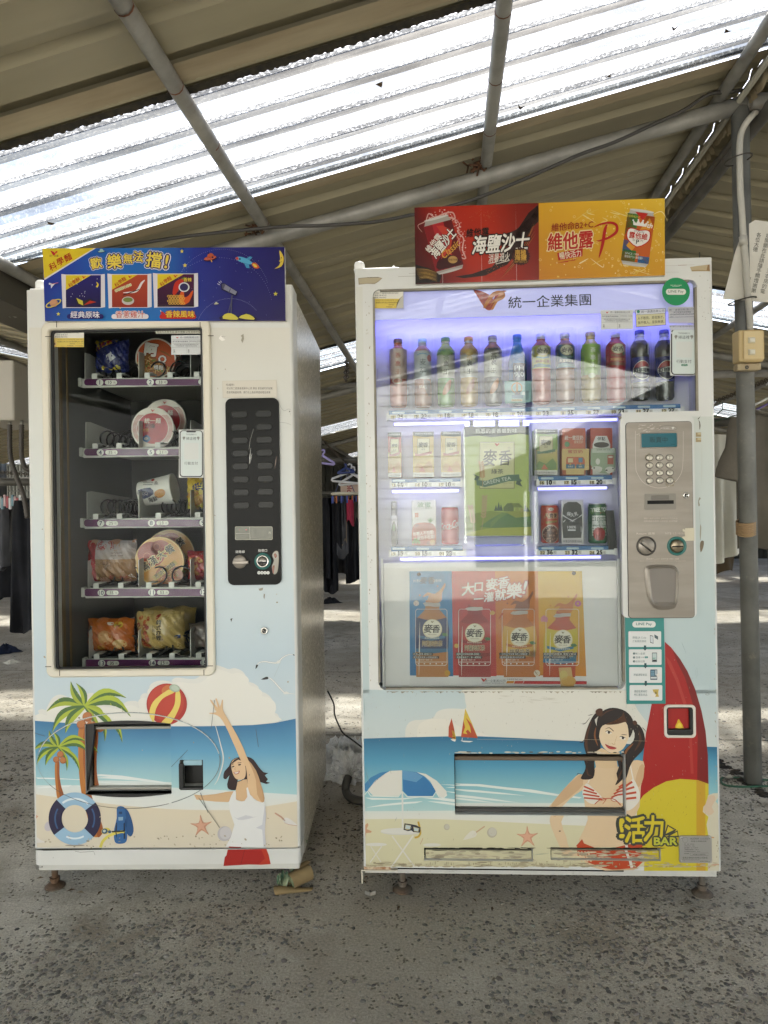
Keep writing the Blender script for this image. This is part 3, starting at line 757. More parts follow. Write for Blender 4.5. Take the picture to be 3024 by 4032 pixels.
SHELFZ=[]
for si, (ya, yb)in enumerate(RAIL):
 z1, z0=L.p(560, ya, YS)[1], L.p(560, yb, YS)[1];SHELFZ.append(z1)
 b=MB();b.box(sx0, ix1-.004, YS, YS+.006, z0, z1, .0015, 1);b.box(sx0, ix1-.004, YS+.006, .62, z1-.006, z1-.003)
 b.box(sx0-.013, sx0-.001, YS-.004, YS+.02, z0+.004, z1+.003, .003, 2)
 sh=b.build('shelf', shelf_w, snack)
 p=Print(L, YS-.0004);ym=(ya+yb)/2;sl=-0.018
 yy=lambda x:ym+(x-560)*sl*.5
 p.rrect(331, ya+5, 960, yb-5, 12, '5b2a55')
 p.up()
 for(n, pc), cx in zip(PRICES[si], (393, 592, 795)):
  cx+=si*2.0;y=ym+(cx-560)*-.006
  p.ell(cx, y, 14, 13, 'e4e2dc');p.rrect(cx+20, y-9, cx+68, y+9, 9, 'd8d6cc');p.up()
  p.text(str(n), cx, y, 17, '1c2152', bold=.03)
  if pc:p.text(pc, cx+40, y, 12, '22221f', bold=.02);p.text('元', cx+58, y+1, 9, '44443e')
  p.up(-1)
 p.build('price_rail', sh, PRINTG)
 for k, (pa, pb)in enumerate(CX_):
  xa=L.p(pa, ya, YS)[0]if k else sx0+.003
  b=MB();b.prism([(0, 0), (1, 0), (1, 1), (0, 1)], 0, 1)if 0 else None
  V=[(xa, YS+.012, z1-.002), (xa, .60, z1-.002), (xa, .60, z1+.075), (xa, YS+.05, z1+.092), (xa, YS+.015, z1+.088)]
  b.face(V);b.face([(v[0]+.002, v[1], v[2])for v in V][::-1])
  for i in range(5):j=(i+1)%5;b.face([V[i], V[j], (V[j][0]+.002, V[j][1], V[j][2]), (V[i][0]+.002, V[i][1], V[i][2])])
  b.build('lane_plate', shelf_w, sh)
  b=MB();xb=L.p(pb, ya, YS)[0];b.box(xa+.006, xb-.006, YS+.02, .6, z1-.002, z1+.004);b.build('lane_floor', blk, sh)
 for cxp in((393, 490, 600, 690, 795)if si in(0, 3, 4)else(393, 487, 640, 795)):
  xc=L.p(cxp+si*2, ya, YS)[0]
  o=link('spiral_coil', coil_me, snack);o.location=(xc, YS+.03, z1+.004)
  if cxp in(490, 690, 487):o.scale=(-1, 1, 1)
  b=MB();xk=xc-.016
  b.box(xk-.010, xk+.008, YS-.001, YS+.0005, z1-.001, z1+.016, .0008, 1);b.box(xk-.006, xk+.016, YS+.001, YS+.045, z1+.014, z1+.0165, .0008, 1)
  b.build('coil_clip', mat('clip_white', 'c6c6c0', rough=.4), sh)
KP=Lr(893, 1568, 1103, 2303, -.006)
b=MB();b.prism(rpts(KP[0], KP[1], KP[2], KP[3], .018), -.008, .0);kp=b.build('selector_panel', blackp, snack)
p=Print(L, -.008).at(800, 1100, .6326)
for i in range(8):
 for(bx, dx)in((224, 0), (376, 0)):
  bx+=i*1.9;by=841+i*80.8-(4 if bx>300 else 0)
  q=MB();r_=Lr(800+(bx-52)*.6326, 1100+(by-22)*.6326, 800+(bx+52)*.6326, 1100+(by+22)*.6326, -.008)
  ringframe(q, r_[0], r_[1], r_[2], r_[3], .0095, .0022, -.0105, -.0078);o=q.build('selector_button', mat('button_rim', '1d1f19', rough=.35, spec=.2), kp)
  q=MB();q.prism(rpts(r_[0]+.0025, r_[1]-.0025, r_[2]+.0025, r_[3]-.0025, .007), -.0092, -.0079);q.build('lens', mat('smoked_lens', '131510' if i<3 else '1b2112', rough=.3, spec=.2), o)
p.rrect(198, 1538, 432, 1622, 8, '8a8a74');p.up();p.rrect(201, 1541, 429, 1619, 7, '4f5138');p.up()
p.line([(289, 1541), (292, 1619)], 2.5, '8a8a74');p.line([(202, 1582), (289, 1580)], 2.5, '8a8a74')
p.text('元', 415, 1577, 16, '9a9c7a');p.ell(268, 1559, 5, 4, 'b03030');p.ell(226, 1559, 3, 3, '803030')
p.text('退幣桿', 230, 1696, 18, 'd8d8d0', bold=.01);p.text('投幣口', 370, 1688, 18, 'd8d8d0', bold=.01)
for k, t in enumerate(('50', '10', '5', '1')):
 p.ell(347+k*19, 1826, 10, 10, 'd8d8d0');p.up();p.text(t, 347+k*19, 1826, 11, '17191a');p.up(-1)
p.poly([(430, 1715), (450, 1690), (468, 1700), (470, 1760), (462, 1820), (440, 1835), (428, 1790), (440, 1750)], '8f8a78', 3);p.up()
p.poly([(440, 1712), (452, 1705), (460, 1722), (448, 1735)], '7a4023', 3);p.poly([(430, 1790), (445, 1780), (440, 1830), (432, 1822)], '7a4023', 3)
p.line([(288, 1150), (290, 1110), (297, 1050)], 5, 'c9c9c0', taper=True);p.line([(292, 1120), (305, 1085), (300, 1110), (290, 1145)], 2, 'b5b5ac');p.line([(285, 1060), (293, 1000), (314, 930)], 1.5, '9a9a90')
p.line([(446, 1180), (452, 1130), (458, 1100)], 5, '6a4a30', taper=True)
p.build('panel_lettering', kp, PRINTG)
x, z=L.p(800+230*.6326, 1100+1757*.6326, -.008);b=MB();rr_=42*.6326*2.13/FPX
b.lathe([(rr_, 0), (rr_, -.006), (rr_*.9, -.008), (.0004, -.008)], (x, -.008, z), 28, axis='y', caps=False);o=b.build('return_lever', satin, kp)
b=MB();b.box(x-rr_*.95, x+rr_*1.35, -.024, -.0165, z-.006, z+.003, .0015, 2);b.build('lever_bar', satin, o)
x, z=L.p(800+372*.6326, 1100+1754*.6326, -.008);b=MB();r1=52*.6326*2.13/FPX
b.lathe([(r1, 0), (r1, -.004), (r1*.74, -.005), (r1*.74, 0)], (x, -.008, z), 28, axis='y', caps=False);o=b.build('coin_slot', mat('teal_ring', '1f5f58', rough=.4), kp)
b=MB();b.lathe([(r1*.74, -.001), (r1*.74, -.007), (r1*.6, -.0085), (r1*.56, -.004), (.0004, -.003)], (x, -.008, z), 28, axis='y', caps=False);b.build('coin_cup', chrome, o)
b=MB();b.box(x-r1*.55, x+r1*.55, -.0165, -.0115, z-.0042, z-.0005);b.build('slot', dark, o)
lock(L, snack, 800+381*.6326, 1100+2187*.6326, .011, -.004)
p=Print(L, 0.0, step=.00003)
X0, X1=146, 1175
p.lim=(lambda y:147+.0160*(y-3437), lambda y:1174+.0160*(y-3437))
def edge(y):return 0.0160*(y-3437)
def band(ya, yb, ca, cb, n=10, f=None, g_=None):
 for i in range(n):
  xa, xb=X0+(X1-X0)*i/n, X0+(X1-X0)*(i+1)/n
  fa=f or(lambda x:ya);ga=g_ or(lambda x:yb)
  q=[(xa, fa(xa)), (xb, fa(xb)), (xb, ga(xb)), (xa, ga(xa))]
  q=[(x+edge(y), y)for x, y in q]
  p.poly(q, [ca, ca, cb, cb])
skyc='bccbd2'
band(1290, 1800, 'd4d1c5', 'd0d3cd', 8);band(1800, 2300, 'd0d3cd', 'c3d0d3', 8);band(2300, 2600, 'c3d0d3', 'b9cad2', 8)
sea=lambda x:2836+24*(1-((x-720)/600)**2)-(max(0, x-1000)/160)**2*14
band(2600, 2840, 'b9cad2', 'c2cfd3', 10, None, sea)
p.up()
A5=(90, 2600, .42797);A6=(700, 2500, .49724)
p.at(*A5)
cl=[(80, 552), (95, 500), (150, 490), (140, 455), (180, 440), (240, 455), (235, 400), (280, 330), (350, 305), (430, 330), (470, 290), (560, 300), (640, 290), (660, 310), (720, 360), (800, 380), (900, 400), (960, 370), (1040, 365), (1090, 390), (1080, 330), (1110, 295), (1170, 290), (1165, 230), (1210, 190), (1290, 175), (1370, 190), (1370, 170), (1420, 150), (1520, 160), (1610, 150)]
cl2=[(270, 235), (345, 242), (400, 262), (450, 255), (505, 275), (535, 310), (530, 340), (555, 360), (600, 375), (640, 405), (640, 440), (690, 450), (740, 490), (750, 540), (740, 590), (790, 620), (805, 660), (790, 700), (760, 722)]
cc=[(A5[0]+x*A5[2], A5[1]+y*A5[2])for x, y in cl]+[(A6[0]+x*A6[2], A6[1]+y*A6[2])for x, y in cl2]
cc2=[(q.x, q.y)for q in catmull(cc, 4, False)]
p.at(0, 0, 1);low=[(x, sea(x)-1)for x in np.linspace(cc[-1][0], cc[0][0], 14)]
p.poly([(x, y+4)for x, y in cc2]+low, 'd8d7cf');p.up()
p.poly([(x+(14 if x>700 else-8), y+22)for x, y in cc2 if y<2815]+[(x, sea(x)-1)for x in np.linspace(1040, 150, 12)], 'dedcd2');p.up()
foam=lambda x:3092+30*(x-150)/1000-8*math.sin((x-150)/260)
band(0, 2960, '33709a', '5f9dbd', 12, sea, None);band(2960, 3100, '5f9dbd', 'a6cccd', 12, None, foam)
sand=lambda x:3128+(62*math.sin((x-150)/620*1.4)if x<800 else 62*math.sin(650/620*1.4))-max(0, x-960)*.16
band(0, 0, 'd2dad6', 'd9d9d0', 14, foam, sand);band(0, 3337, 'd6cab0', 'd2c9b4', 14, sand, None)
p.up()
p.at(*A5)
for w in([(100, 1078), (300, 1082), (500, 1095), (640, 1085), (850, 1100), (1110, 1140), (1330, 1175), (1340, 1190), (1000, 1150), (700, 1130), (560, 1125), (720, 1112), (400, 1095), (140, 1090)], [(130, 1170), (280, 1152), (450, 1148), (420, 1165), (250, 1172), (150, 1178)], [(480, 1150), (720, 1170), (1000, 1190), (1250, 1205), (1000, 1200), (700, 1180), (520, 1160)]):
 p.poly(w, 'dfe4e0')
p.up()
def frond(b0, tip, bul, w, c1='9cab2f', c2='45682f', notch=True):
 bx, by=b0;tx, ty=tip;dx, dy=tx-bx, ty-by;Lq=math.hypot(dx, dy);nx, ny=-dy/Lq, dx/Lq
 mid=[(bx+dx*t+nx*bul*Lq*math.sin(math.pi*t*.9), by+dy*t+ny*bul*Lq*math.sin(math.pi*t*.9))for t in np.linspace(0, 1, 9)]
 wd=[w*math.sin(math.pi*min(.98, .12+t*.88))for t in np.linspace(0, 1, 9)]
 up_=[(m[0]-nx*q, m[1]-ny*q)for m, q in zip(mid, wd)];dn=[(m[0]+nx*q, m[1]+ny*q)for m, q in zip(mid, wd)]
 p.poly(up_+mid[::-1], c1);p.poly(dn+mid[::-1], c2)
 if notch:
  for i in(4, 5, 6, 7):p.poly([dn[i], (dn[i][0]*.6+dn[i+1][0]*.4, dn[i][1]*.6+dn[i+1][1]*.4), (mid[i][0]*.5+dn[i][0]*.5, mid[i][1]*.5+dn[i][1]*.5)], c1)
def palm(cx, cyy, k, trunk):
 p.poly(trunk, 'b3702c', 5);p.up()
 p.poly([(x+(10 if i<len(trunk)/2 else 0), y)for i, (x, y)in enumerate(trunk)][:0]or[((a[0]+b_[0])/2, a[1])for a, b_ in zip(trunk[:len(trunk)//2], trunk[::-1])]+trunk[len(trunk)//2:], '94501f', 5);p.up()
 for(tx, ty, bu, w, fl)in((-345, 70, -.24, 40, 0), (-120, -235, .12, 34, 0), (-90, -210, -.16, 30, 1), (385, -50, -.26, 44, 1), (410, 130, -.30, 46, 1), (-280, 250, -.22, 40, 1), (-165, 250, -.16, 40, 1), (180, 145, -.2, 34, 0), (265, 345, -.2, 34, 1), (95, 320, -.16, 26, 0)):
  frond((cx, cyy), (cx+tx*k, cyy+ty*k), bu if tx>0 else-bu, w*k, '9cab2f' if not fl else 'a5b532', '45682f');
  p.up()
 for(dx, dy, r)in((25, 95, 46), (-30, 165, 44), (62, 175, 46)):
  p.ell(cx+dx*k, cyy+dy*k, r*k, r*k, '9a5a2e');p.up();p.ell(cx+dx*k-6*k, cyy+dy*k-7*k, r*k*.8, r*k*.78, 'b3713f');p.up()
palm(570, 425, 1.0, [(520, 620), (510, 800), (515, 1000), (540, 1220), (610, 1500), (650, 1620), (720, 1610), (735, 1530), (650, 1300), (605, 1100), (600, 900), (612, 640)])
palm(330, 800, .68, [(300, 940), (296, 1050), (305, 1180), (322, 1270), (378, 1250), (352, 1150), (338, 1050), (336, 940)])
p.ell(1325, 402, 186, 190, 'a8281c', n=40);p.up();p.ell(1318, 390, 165, 165, 'b53520', n=36);p.up()
for pts in([(1345, 268), (1290, 300), (1200, 380), (1165, 470), (1172, 520), (1205, 565), (1225, 450), (1290, 350), (1400, 290)], [(1408, 292), (1445, 290), (1450, 400), (1400, 520), (1350, 585), (1275, 575), (1350, 490), (1398, 400)]):p.poly(pts, 'dfc862', 4)
p.poly([(1290, 250), (1340, 225), (1370, 260), (1340, 270), (1290, 300), (1278, 285)], 'c06a33', 3);p.up()
p.ell(1398, 256, 50, 34, '9fae98', 18);p.up();p.ell(1402, 254, 36, 24, 'b3bfae', 18);p.up()
p.ell(480, 1700, 90, 8, '9a9184');p.ell(238, 1525, 36, 46, 'bdb6bb', 20);p.up()
p.ring(480, 1455, 240, 242, 118, '93b5cc', n=48, wy=116);p.up()
p.ring(480, 1455, 241, 243, 120, '1f1a3c', 142, 226, 18, wy=118);p.ring(480, 1455, 241, 243, 120, '1f1a3c', -38, 44, 18, wy=118);p.up()
p.ring(480, 1455, 192, 192, 18, 'd8e2e4', 232, 312, 14);p.ring(480, 1455, 185, 190, 16, 'd8e2e4', 62, 116, 14);p.ring(480, 1455, 188, 190, 14, '34557f', 150, 210, 14);p.ring(480, 1455, 188, 190, 14, '34557f', -30, 26, 14);p.up()
p.poly([(870, 1350), (935, 1350), (950, 1420), (960, 1570), (955, 1660), (910, 1685), (850, 1670), (840, 1570), (865, 1450)], '2b5f94', 4);p.poly([(935, 1372), (970, 1385), (1005, 1470), (1020, 1570), (990, 1620), (950, 1560)], '234f80', 3);p.up()
p.poly([(880, 1440), (925, 1438), (922, 1470), (882, 1472)], '86a4b8');p.rect(885, 1390, 915, 1412, '173760');p.poly([(850, 1570), (862, 1490), (870, 1490), (866, 1640)], '152138');p.poly([(928, 1500), (940, 1490), (945, 1640), (930, 1640)], '152138')
p.line([(715, 1720), (740, 1660), (800, 1610), (900, 1575), (940, 1580)], 26, 'd3c65a', 6);p.up();p.ell(765, 1568, 42, 30, 'd0c05a', -15);p.up();p.ell(755, 1570, 28, 24, '35516b', -15);p.ell(800, 1575, 16, 14, '35516b');p.up();p.ell(752, 1568, 14, 12, 'b8c4b8', -15);p.line([(820, 1575), (940, 1568)], 14, '24231f');p.up()
def starfish(cx, cyy, r, rot):
 p.star(cx, cyy, r, 'bf8a6e', .36, 5, rot, 3);p.up();p.star(cx-r*.03, cyy-r*.03, r*.82, 'd0a084', .3, 5, rot, 3);p.up()
p.poly([(88, 1375), (100, 1378), (118, 1420), (148, 1432), (120, 1455), (112, 1505), (95, 1510), (85, 1470)], 'c99679', 2)
p.poly([(92, 1672), (95, 1640), (130, 1622), (165, 1650), (212, 1668), (180, 1675)], 'd8d3cc', 2)
p.at(*A6)
starfish(188, 1512, 92, -95)
p.ell(372, 1572, 56, 60, 'b4b0b2', 24);p.up();p.ell(380, 1566, 46, 50, 'c3bfbe', 24);p.up()
p.line([(770, 1408), (820, 1440), (850, 1470)], 12, 'c09580');p.poly([(835, 1470), (850, 1445), (880, 1450), (915, 1475), (948, 1505), (905, 1500), (860, 1492)], 'd6d2cc', 3);p.line([(845, 1485), (880, 1500), (945, 1508)], 4, 'b98f80')
sk='d0ad83';sk2='c09a70'
hand=[(245, 545), (300, 590), (258, 520), (268, 515), (318, 575), (300, 507), (312, 505), (335, 568), (350, 516), (360, 518), (358, 580), (375, 625), (470, 790), (525, 905), (560, 990), (620, 1070), (660, 1180), (688, 1290), (670, 1325), (600, 1290), (560, 1220), (552, 1140), (540, 1040), (500, 990), (470, 920), (430, 830), (380, 720), (335, 650), (290, 628), (252, 622), (256, 615), (296, 612), (305, 600)]
hair=[(475, 968), (430, 990), (405, 1040), (370, 1080), (362, 1130), (385, 1140), (410, 1110), (392, 1180), (405, 1220), (450, 1228), (470, 1210), (475, 1150), (520, 1110), (540, 1200), (560, 1195), (600, 1160), (660, 1165), (700, 1178), (732, 1168), (700, 1160), (715, 1140), (690, 1110), (718, 1092), (680, 1085), (640, 1040), (600, 985), (560, 965), (520, 962)]
p.poly(hair, '2a1413', 2);p.up()
p.poly([(130, 1262), (200, 1268), (300, 1258), (390, 1240), (445, 1235), (430, 1300), (400, 1322), (300, 1318), (200, 1308), (150, 1302)], sk);p.up()
p.poly([(475, 1165), (500, 1150), (548, 1140), (560, 1220), (600, 1300), (520, 1320), (450, 1300), (460, 1230)], sk);p.up()
p.poly([(445, 1235), (462, 1240), (462, 1300), (490, 1318), (530, 1312), (552, 1280), (545, 1210), (556, 1205), (572, 1260), (620, 1310), (690, 1325), (700, 1420), (690, 1560), (700, 1680), (380, 1678), (420, 1600), (450, 1500), (415, 1400), (405, 1325), (425, 1270)], 'dcdcd8');p.up()
p.poly([(430, 1420), (470, 1450), (540, 1425), (600, 1440), (640, 1430), (560, 1455), (480, 1462)], 'c9c9cb', 2);p.poly([(690, 1340), (700, 1420), (690, 1560), (700, 1680), (680, 1680), (670, 1540), (620, 1525), (670, 1500)], 'c6c6ca');p.up()
p.poly([(425, 1020), (445, 985), (500, 975), (530, 1020), (540, 1080), (530, 1130), (490, 1145), (455, 1130), (432, 1080)], 'dcba92', 4);p.up()
p.poly([(425, 1025), (450, 985), (520, 968), (535, 1010), (480, 985)], '2a1413', 2);p.up()
p.ell(440, 1040, 10, 5, '3a211a', -15);p.ell(490, 1026, 12, 6, '3a211a', -15);p.line([(428, 1028), (445, 1018)], 4, '2a1413');p.line([(475, 1012), (505, 1008)], 4, '2a1413');p.line([(456, 1045), (452, 1066), (462, 1068)], 2.5, 'a87a58')
p.poly([(442, 1085), (470, 1082), (490, 1072), (485, 1095), (460, 1102)], 'a8443a', 2);p.up();p.poly([(448, 1087), (470, 1085), (484, 1078), (478, 1092), (460, 1096)], 'e6e0d6', 2);p.up()
p.line([(470, 1160), (500, 1152), (548, 1128)], 5, '2a1413');p.up()
p.poly(hand, 'd9b68c', 2);p.up();p.poly([(560, 990), (620, 1070), (660, 1180), (688, 1290), (670, 1325), (630, 1260), (620, 1150), (590, 1060)], sk2, 2);p.up()
p.poly([(405, 1672), (500, 1676), (505, 1684), (410, 1684)], '7d1714')
def gull(pts, tip):
 p.line(pts, 13, '8a8f90', 6, True);p.up();p.line(pts, 9.5, 'e4e4de', 6, True);p.up();p.poly(tip, '20201e', 2);p.up()
gull([(620, 265), (640, 222), (690, 210), (740, 218), (790, 218), (830, 180), (880, 155), (935, 158)], [(617, 270), (622, 235), (638, 240)]);p.poly([(912, 150), (936, 155), (930, 164), (914, 160)], '20201e');p.poly([(780, 218), (795, 200), (815, 212), (795, 226)], 'd8d8d2', 2)
gull([(665, 350), (720, 338), (760, 365), (800, 410), (845, 455), (880, 462), (945, 468)], [(660, 352), (700, 330), (718, 334), (712, 350)]);p.poly([(835, 465), (860, 445), (885, 462), (860, 468)], 'd8d8d2', 2)
p.line([(815, 215), (765, 330)], 1.6, 'a3a8a6')
p.at(800, 1100, .6326)
p.line([(468, 752), (480, 790), (505, 818), (530, 808), (552, 815), (545, 840), (560, 870), (583, 895), (590, 940)], 2.4, '9fa29a', 5);p.line([(474, 893), (510, 893), (560, 912), (583, 940)], 2.4, '9fa29a', 5);p.ell(539, 823, 4, 4, '2a2a26');p.line([(552, 823), (570, 828)], 7, 'c2b64a');p.poly([(583, 938), (590, 945), (593, 1028), (586, 1000)], '22221f')
p.at(0, 0, 1);p.up()
p.ring(508, 2993, 361, 190, 4.5, 'c9cfcb', 190, 352, 60);p.ring(508, 2993, 361, 190, 2.2, '6c7472', 190, 352, 60)
p.ring(508, 2993, 361, 190, 3, '77807c', -6, 62, 24);p.ring(508, 2993, 361, 190, 2.0, '55534a', 64, 150, 30);p.ring(508, 2993, 361, 190, 1.6, '9aa6a2', 150, 192, 14)
p.line([(842, 2830), (868, 2925), (880, 2990), (862, 3060), (845, 3090)], 5, 'd8d8ce', 5, True)
for(a, c)in(((1008, 2870), (1018, 2940)), ((832, 2870), (846, 2755)), ((783, 3140), (866, 3258)), ((97+40, 2885), (178, 2898)), ((676, 3018), (740, 2952)), ((790, 3120), (820, 3200))):p.line([a, c], 1.8, '55605f', 4)
p.at(800, 1100, .6326)
for(pts, c)in(([(100, 365), (110, 350), (145, 362), (125, 370), (140, 378), (118, 385), (100, 372)], 'f2efe6'), ([(105, 352), (145, 360), (128, 366)], '8f8b7d'), ([(235, 352), (252, 340), (255, 372), (245, 398), (237, 380), (243, 362)], '9a9482'), ([(345, 1925), (375, 1918), (370, 1935), (352, 1938)], '908a78'), ([(378, 1955), (386, 1960), (382, 1990), (376, 1978)], '90887a'), ([(170, 2112), (185, 2108), (180, 2118), (176, 2132)], '45423a')):p.poly(pts, c)
p.at(0, 0, 1)
for k in range(110):x, y=random.uniform(160, 1160), (random.uniform(3290, 3338)if k<60 else random.uniform(1300, 3300));p.ell(x, y, random.uniform(1.5, 6), random.uniform(1, 4), random.choice(('b0a78f', 'a59b84', '948a74')), random.uniform(0, 90), 6)if not(200<x<812 and y<2650)else 0
p.at(800, 1100, .6326);p.up(2);p.poly([(120, 633), (458, 626), (462, 738), (123, 740)], 'c9c3b2');p.up();p.poly([(124, 636), (455, 630), (458, 733), (127, 736)], 'd2ccbd');p.up()
p.text('吃錢時：', 170, 657, 15, '33312b', bold=.02);p.text('可以到二區宿舍服務中心找 費伯 拿回被吃的錢喔', 290, 679, 15, '33312b', w=285, bold=.02);p.text('若發現機器故障。請打右上角故障連絡電話謝謝', 283, 704, 15, '33312b', w=272, bold=.02)
hol=[(206, 1292, 806, 2637), (708, 2992, 800, 3108)]
hin=L.p(0, 0, .045)
(o, fl)=p.build('door_picture', snack, PRINT, holes=hol, flaps=[((336, 2850, 674, 3124), .030, 'hatch_picture', snack)])
flap=fl[0]
b=MB();b.face([(HAT[0]-.01, .05, HAT[2]-.01), (HAT[1]+.01, .05, HAT[2]-.01), (HAT[1]+.01, .05, HAT[3]+.01), (HAT[0]-.01, .05, HAT[3]+.01)]);b.build('hatch_void', dark, snack)
b=MB();b.box(HAT[0]+.014, HAT[1]-.004, .0312, .040, HAT[2]+.006, HAT[3]-.016, .003, 2);hf=b.build('delivery_flap', mat('flap_plastic', '9aa0a0', rough=.4, dirt=.4), snack)
me=flap.data;flap.parent=hf
for v in me.vertices:
 v.co.x=HAT[0]+.014+(v.co.x-HAT[0])*((HAT[1]-HAT[0]-.018)/(HAT[1]-HAT[0]));v.co.z=HAT[2]+.006+(v.co.z-HAT[2])*((HAT[3]-HAT[2]-.022)/(HAT[3]-HAT[2]));
b=MB();b.box(HAT[0]+.02, HAT[1]-.004, .018, .030, HAT[3]-.022, HAT[3]-.014, .002, 2);b.build('flap_lip', mat('lip_grey', '8c8a80', rough=.4), hf)
b=MB();b.box(HAT[0]+.006, HAT[1]-.004, .012, .030, HAT[2]+.006, HAT[2]+.014, .002, 2);b.build('flap_sill', mat('lip_grey', '8c8a80', rough=.4), hf)
b=MB();q=[(HAT[0], HAT[2]+.004), (HAT[0]+.026, HAT[3]-.02), (HAT[0]+.024, HAT[3]), (HAT[0], HAT[3])];b.prism(q, .006, .02);b.build('hatch_cheek', blk, hf)
for(sgn, zz)in((1, HAT[3]), (-1, HAT[2])):
 b=MB();b.prism([(HAT[0]+(HAT[1]-HAT[0])*i/12, zz+sgn*.010*math.sin(math.pi*i/12))for i in range(13)], -.0048, .02);b.build('hatch_rim', blk, hf)
b=MB();b.box(CUP[0]-.003, CUP[1]+.003, .048, .052, CUP[2]-.003, CUP[3]+.003);b.box(CUP[0]-.003, CUP[0]+.012, -.003, .01, CUP[2], CUP[3]-.01, .003, 2);b.box(CUP[0], CUP[1], -.003, .012, CUP[2]-.002, CUP[2]+.006, .003, 2);b.build('coin_return_cup', blk, snack)
b=MB();b.box(CUP[0]+.010, CUP[1]-.004, .002, .008, CUP[3]-.018, CUP[3]-.002, .003, 2);b.build('cup_hood', mat('hood_blue', '8fb0ba', rough=.4), snack)
p=Print(L, .0003).at(*A6)
p.poly([(395, 1700), (700, 1694), (718, 1735), (736, 1815), (660, 1820), (560, 1818), (362, 1830), (372, 1760), (385, 1745)], 'a01c14');p.up();p.poly([(660, 1694), (702, 1694), (720, 1740), (735, 1814), (640, 1818), (690, 1770)], 'b3341d');p.line([(530, 1700), (500, 1815)], 3, '6d120e', 4)
p.at(100, 3240, .1808);p.up();p.poly([(165, 585), (460, 560), (1659, 555), (1659, 580), (700, 600), (420, 605)], '27261f');p.line([(1080, 612), (1200, 640), (1490, 618), (1515, 695)], 6, '3a372e');p.poly([(178, 945), (260, 952), (345, 960), (370, 935), (385, 968), (260, 968)], '23221d');p.line([(600, 770), (612, 750)], 8, '8a8474')
p.build('lower_picture', snack, PRINT)
def form_sticker(fr, parent, y, z, corners, name='permit_sticker', fold=False):
 """white and yellow permit sticker; corners in frame z"""
 p=Print(fr, y).at(*z);(x0, y0, x1, y1)=corners;w, h=x1-x0, y1-y0;ym=y0+h*.45
 p.rect(x0, y0, x1, ym, 'dcd9cd');p.rect(x0, ym, x1, y1, 'd6bc48');p.up()
 p.poly([(x0, ym), (x0+w*.12, ym), (x0+w*.16, ym+h*.2), (x0+w*.13, y1), (x0, y1)], 'dcc06a');p.ell(x0+w*.1, y1-h*.2, w*.05, h*.1, 'd0a58a');p.up()
 p.poly([(x0+w*.08, y1-h*.14), (x0+w*.085, y1-h*.24), (x0+w*.1, y1-h*.28), (x0+w*.115, y1-h*.24), (x0+w*.12, y1-h*.14)], '4a2a22')
 k=h/165.0;tx=x0+w*.13
 for i, (t, v)in enumerate((('營業人名稱：', '統一速邁自販股份有限公司新竹營業所'), ('統一編號：', '8433'), ('販賣機號：', '83643405'))):
  yy=y0+h*(.13+.125*i);p.text(t, x0+w*.04, yy, 15*k, '2b2a26', w=w*.24, bold=.02, al=0);p.text(v, x0+w*.29, yy, 12*k, '35332e', w=w*(.56 if i==0 else .2), bold=.02, al=0)
 p.text('依財政部113年11月23日台財稅字第11304684700號令', x1-w*.02, ym+h*.08, 10*k, '4a3d18', w=w*.8, bold=.02, al=1)
 p.text('本設備依115年12月31日前得免逐筆開立統一發票', x1-w*.02, ym+h*.22, 17*k, '2f2812', w=w*.8, bold=.02, al=1)
 p.text('陳情專線：03-6563258', x1-w*.02, ym+h*.35, 11*k, '3a3014', bold=.02, al=1, w=w*.42);p.text('序號編號：HY56000000', x1-w*.02, ym+h*.47, 11*k, '3a3014', bold=.01, al=1, w=w*.5)
 if fold:
  p.up();p.poly([(x1, y0-3), (x1, y1), (x1-w*.22, y1), (x1-w*.10, ym), (x1-w*.02, y0+h*.28)], 'b9b6ab');p.poly([(x1-w*.22, y1), (x1-w*.10, ym), (x1-w*.02, y0+h*.28), (x1-w*.12, ym), (x1-w*.19, ym+h*.2)], '6d6435')
 return p.build(name, parent, PRINT)
def service_sticker(fr, parent, y, z, q, name='service_sticker'):
 p=Print(fr, y).at(*z);(x0, y0, x1, y1)=q;w, h=x1-x0, y1-y0;k=h/195.0
 sk_=-.013*w
 Y=lambda x, t:y0+h*t+sk_*((x-x0)/w)
 p.poly([(x0, y0), (x1, y0+sk_), (x1, y1+sk_), (x0, y1)], 'c9cccb');p.up()
 for t in(.22, .42, .62):p.line([(x0+w*.03, Y(x0, t)), (x1-w*.03, Y(x1, t))], 1.6*k, '5f615f')
 p.line([(x0+w*.59, Y(x0+w*.6, .22)), (x0+w*.59, Y(x0+w*.6, .42))], 1.6*k, '5f615f');p.line([(x0+w*.52, Y(x0+w*.5, .62)), (x0+w*.52, Y(x0+w*.5, 1))], 1.6*k, '5f615f')
 p.text('統一速邁自販(股)公司', x0+w*.6, Y(x0+w*.6, .12), 20*k, '33343a', w=w*.6, bold=.01);bird(p, x0+w*.2, Y(x0+w*.2, .12), 26*k)
 p.text('新竹營業所客服專線', x0+w*.3, Y(x0+w*.3, .32), 17*k, '33343a', w=w*.5, bold=.02);p.text('(03)656-3258', x0+w*.79, Y(x0+w*.8, .32), 15*k, '33343a', w=w*.36, bold=.01)
 p.text('地址:新竹縣竹北市溫州里2鄰新國街261號', x0+w*.5, Y(x0+w*.5, .48), 12*k, '44454a', w=w*.8, bold=.01);p.text('公司營業電話:統一超商自販(股)公司所有', x0+w*.5, Y(x0+w*.5, .56), 12*k, '44454a', w=w*.7, bold=.01)
 for i, t in enumerate(('官網', '客服')):p.text(t, x0+w*(.10+.48*i), Y(x0+w*.1, .81), 17*k, '33343a', vert=True, bold=.01)
 return p.build(name, parent, PRINT)
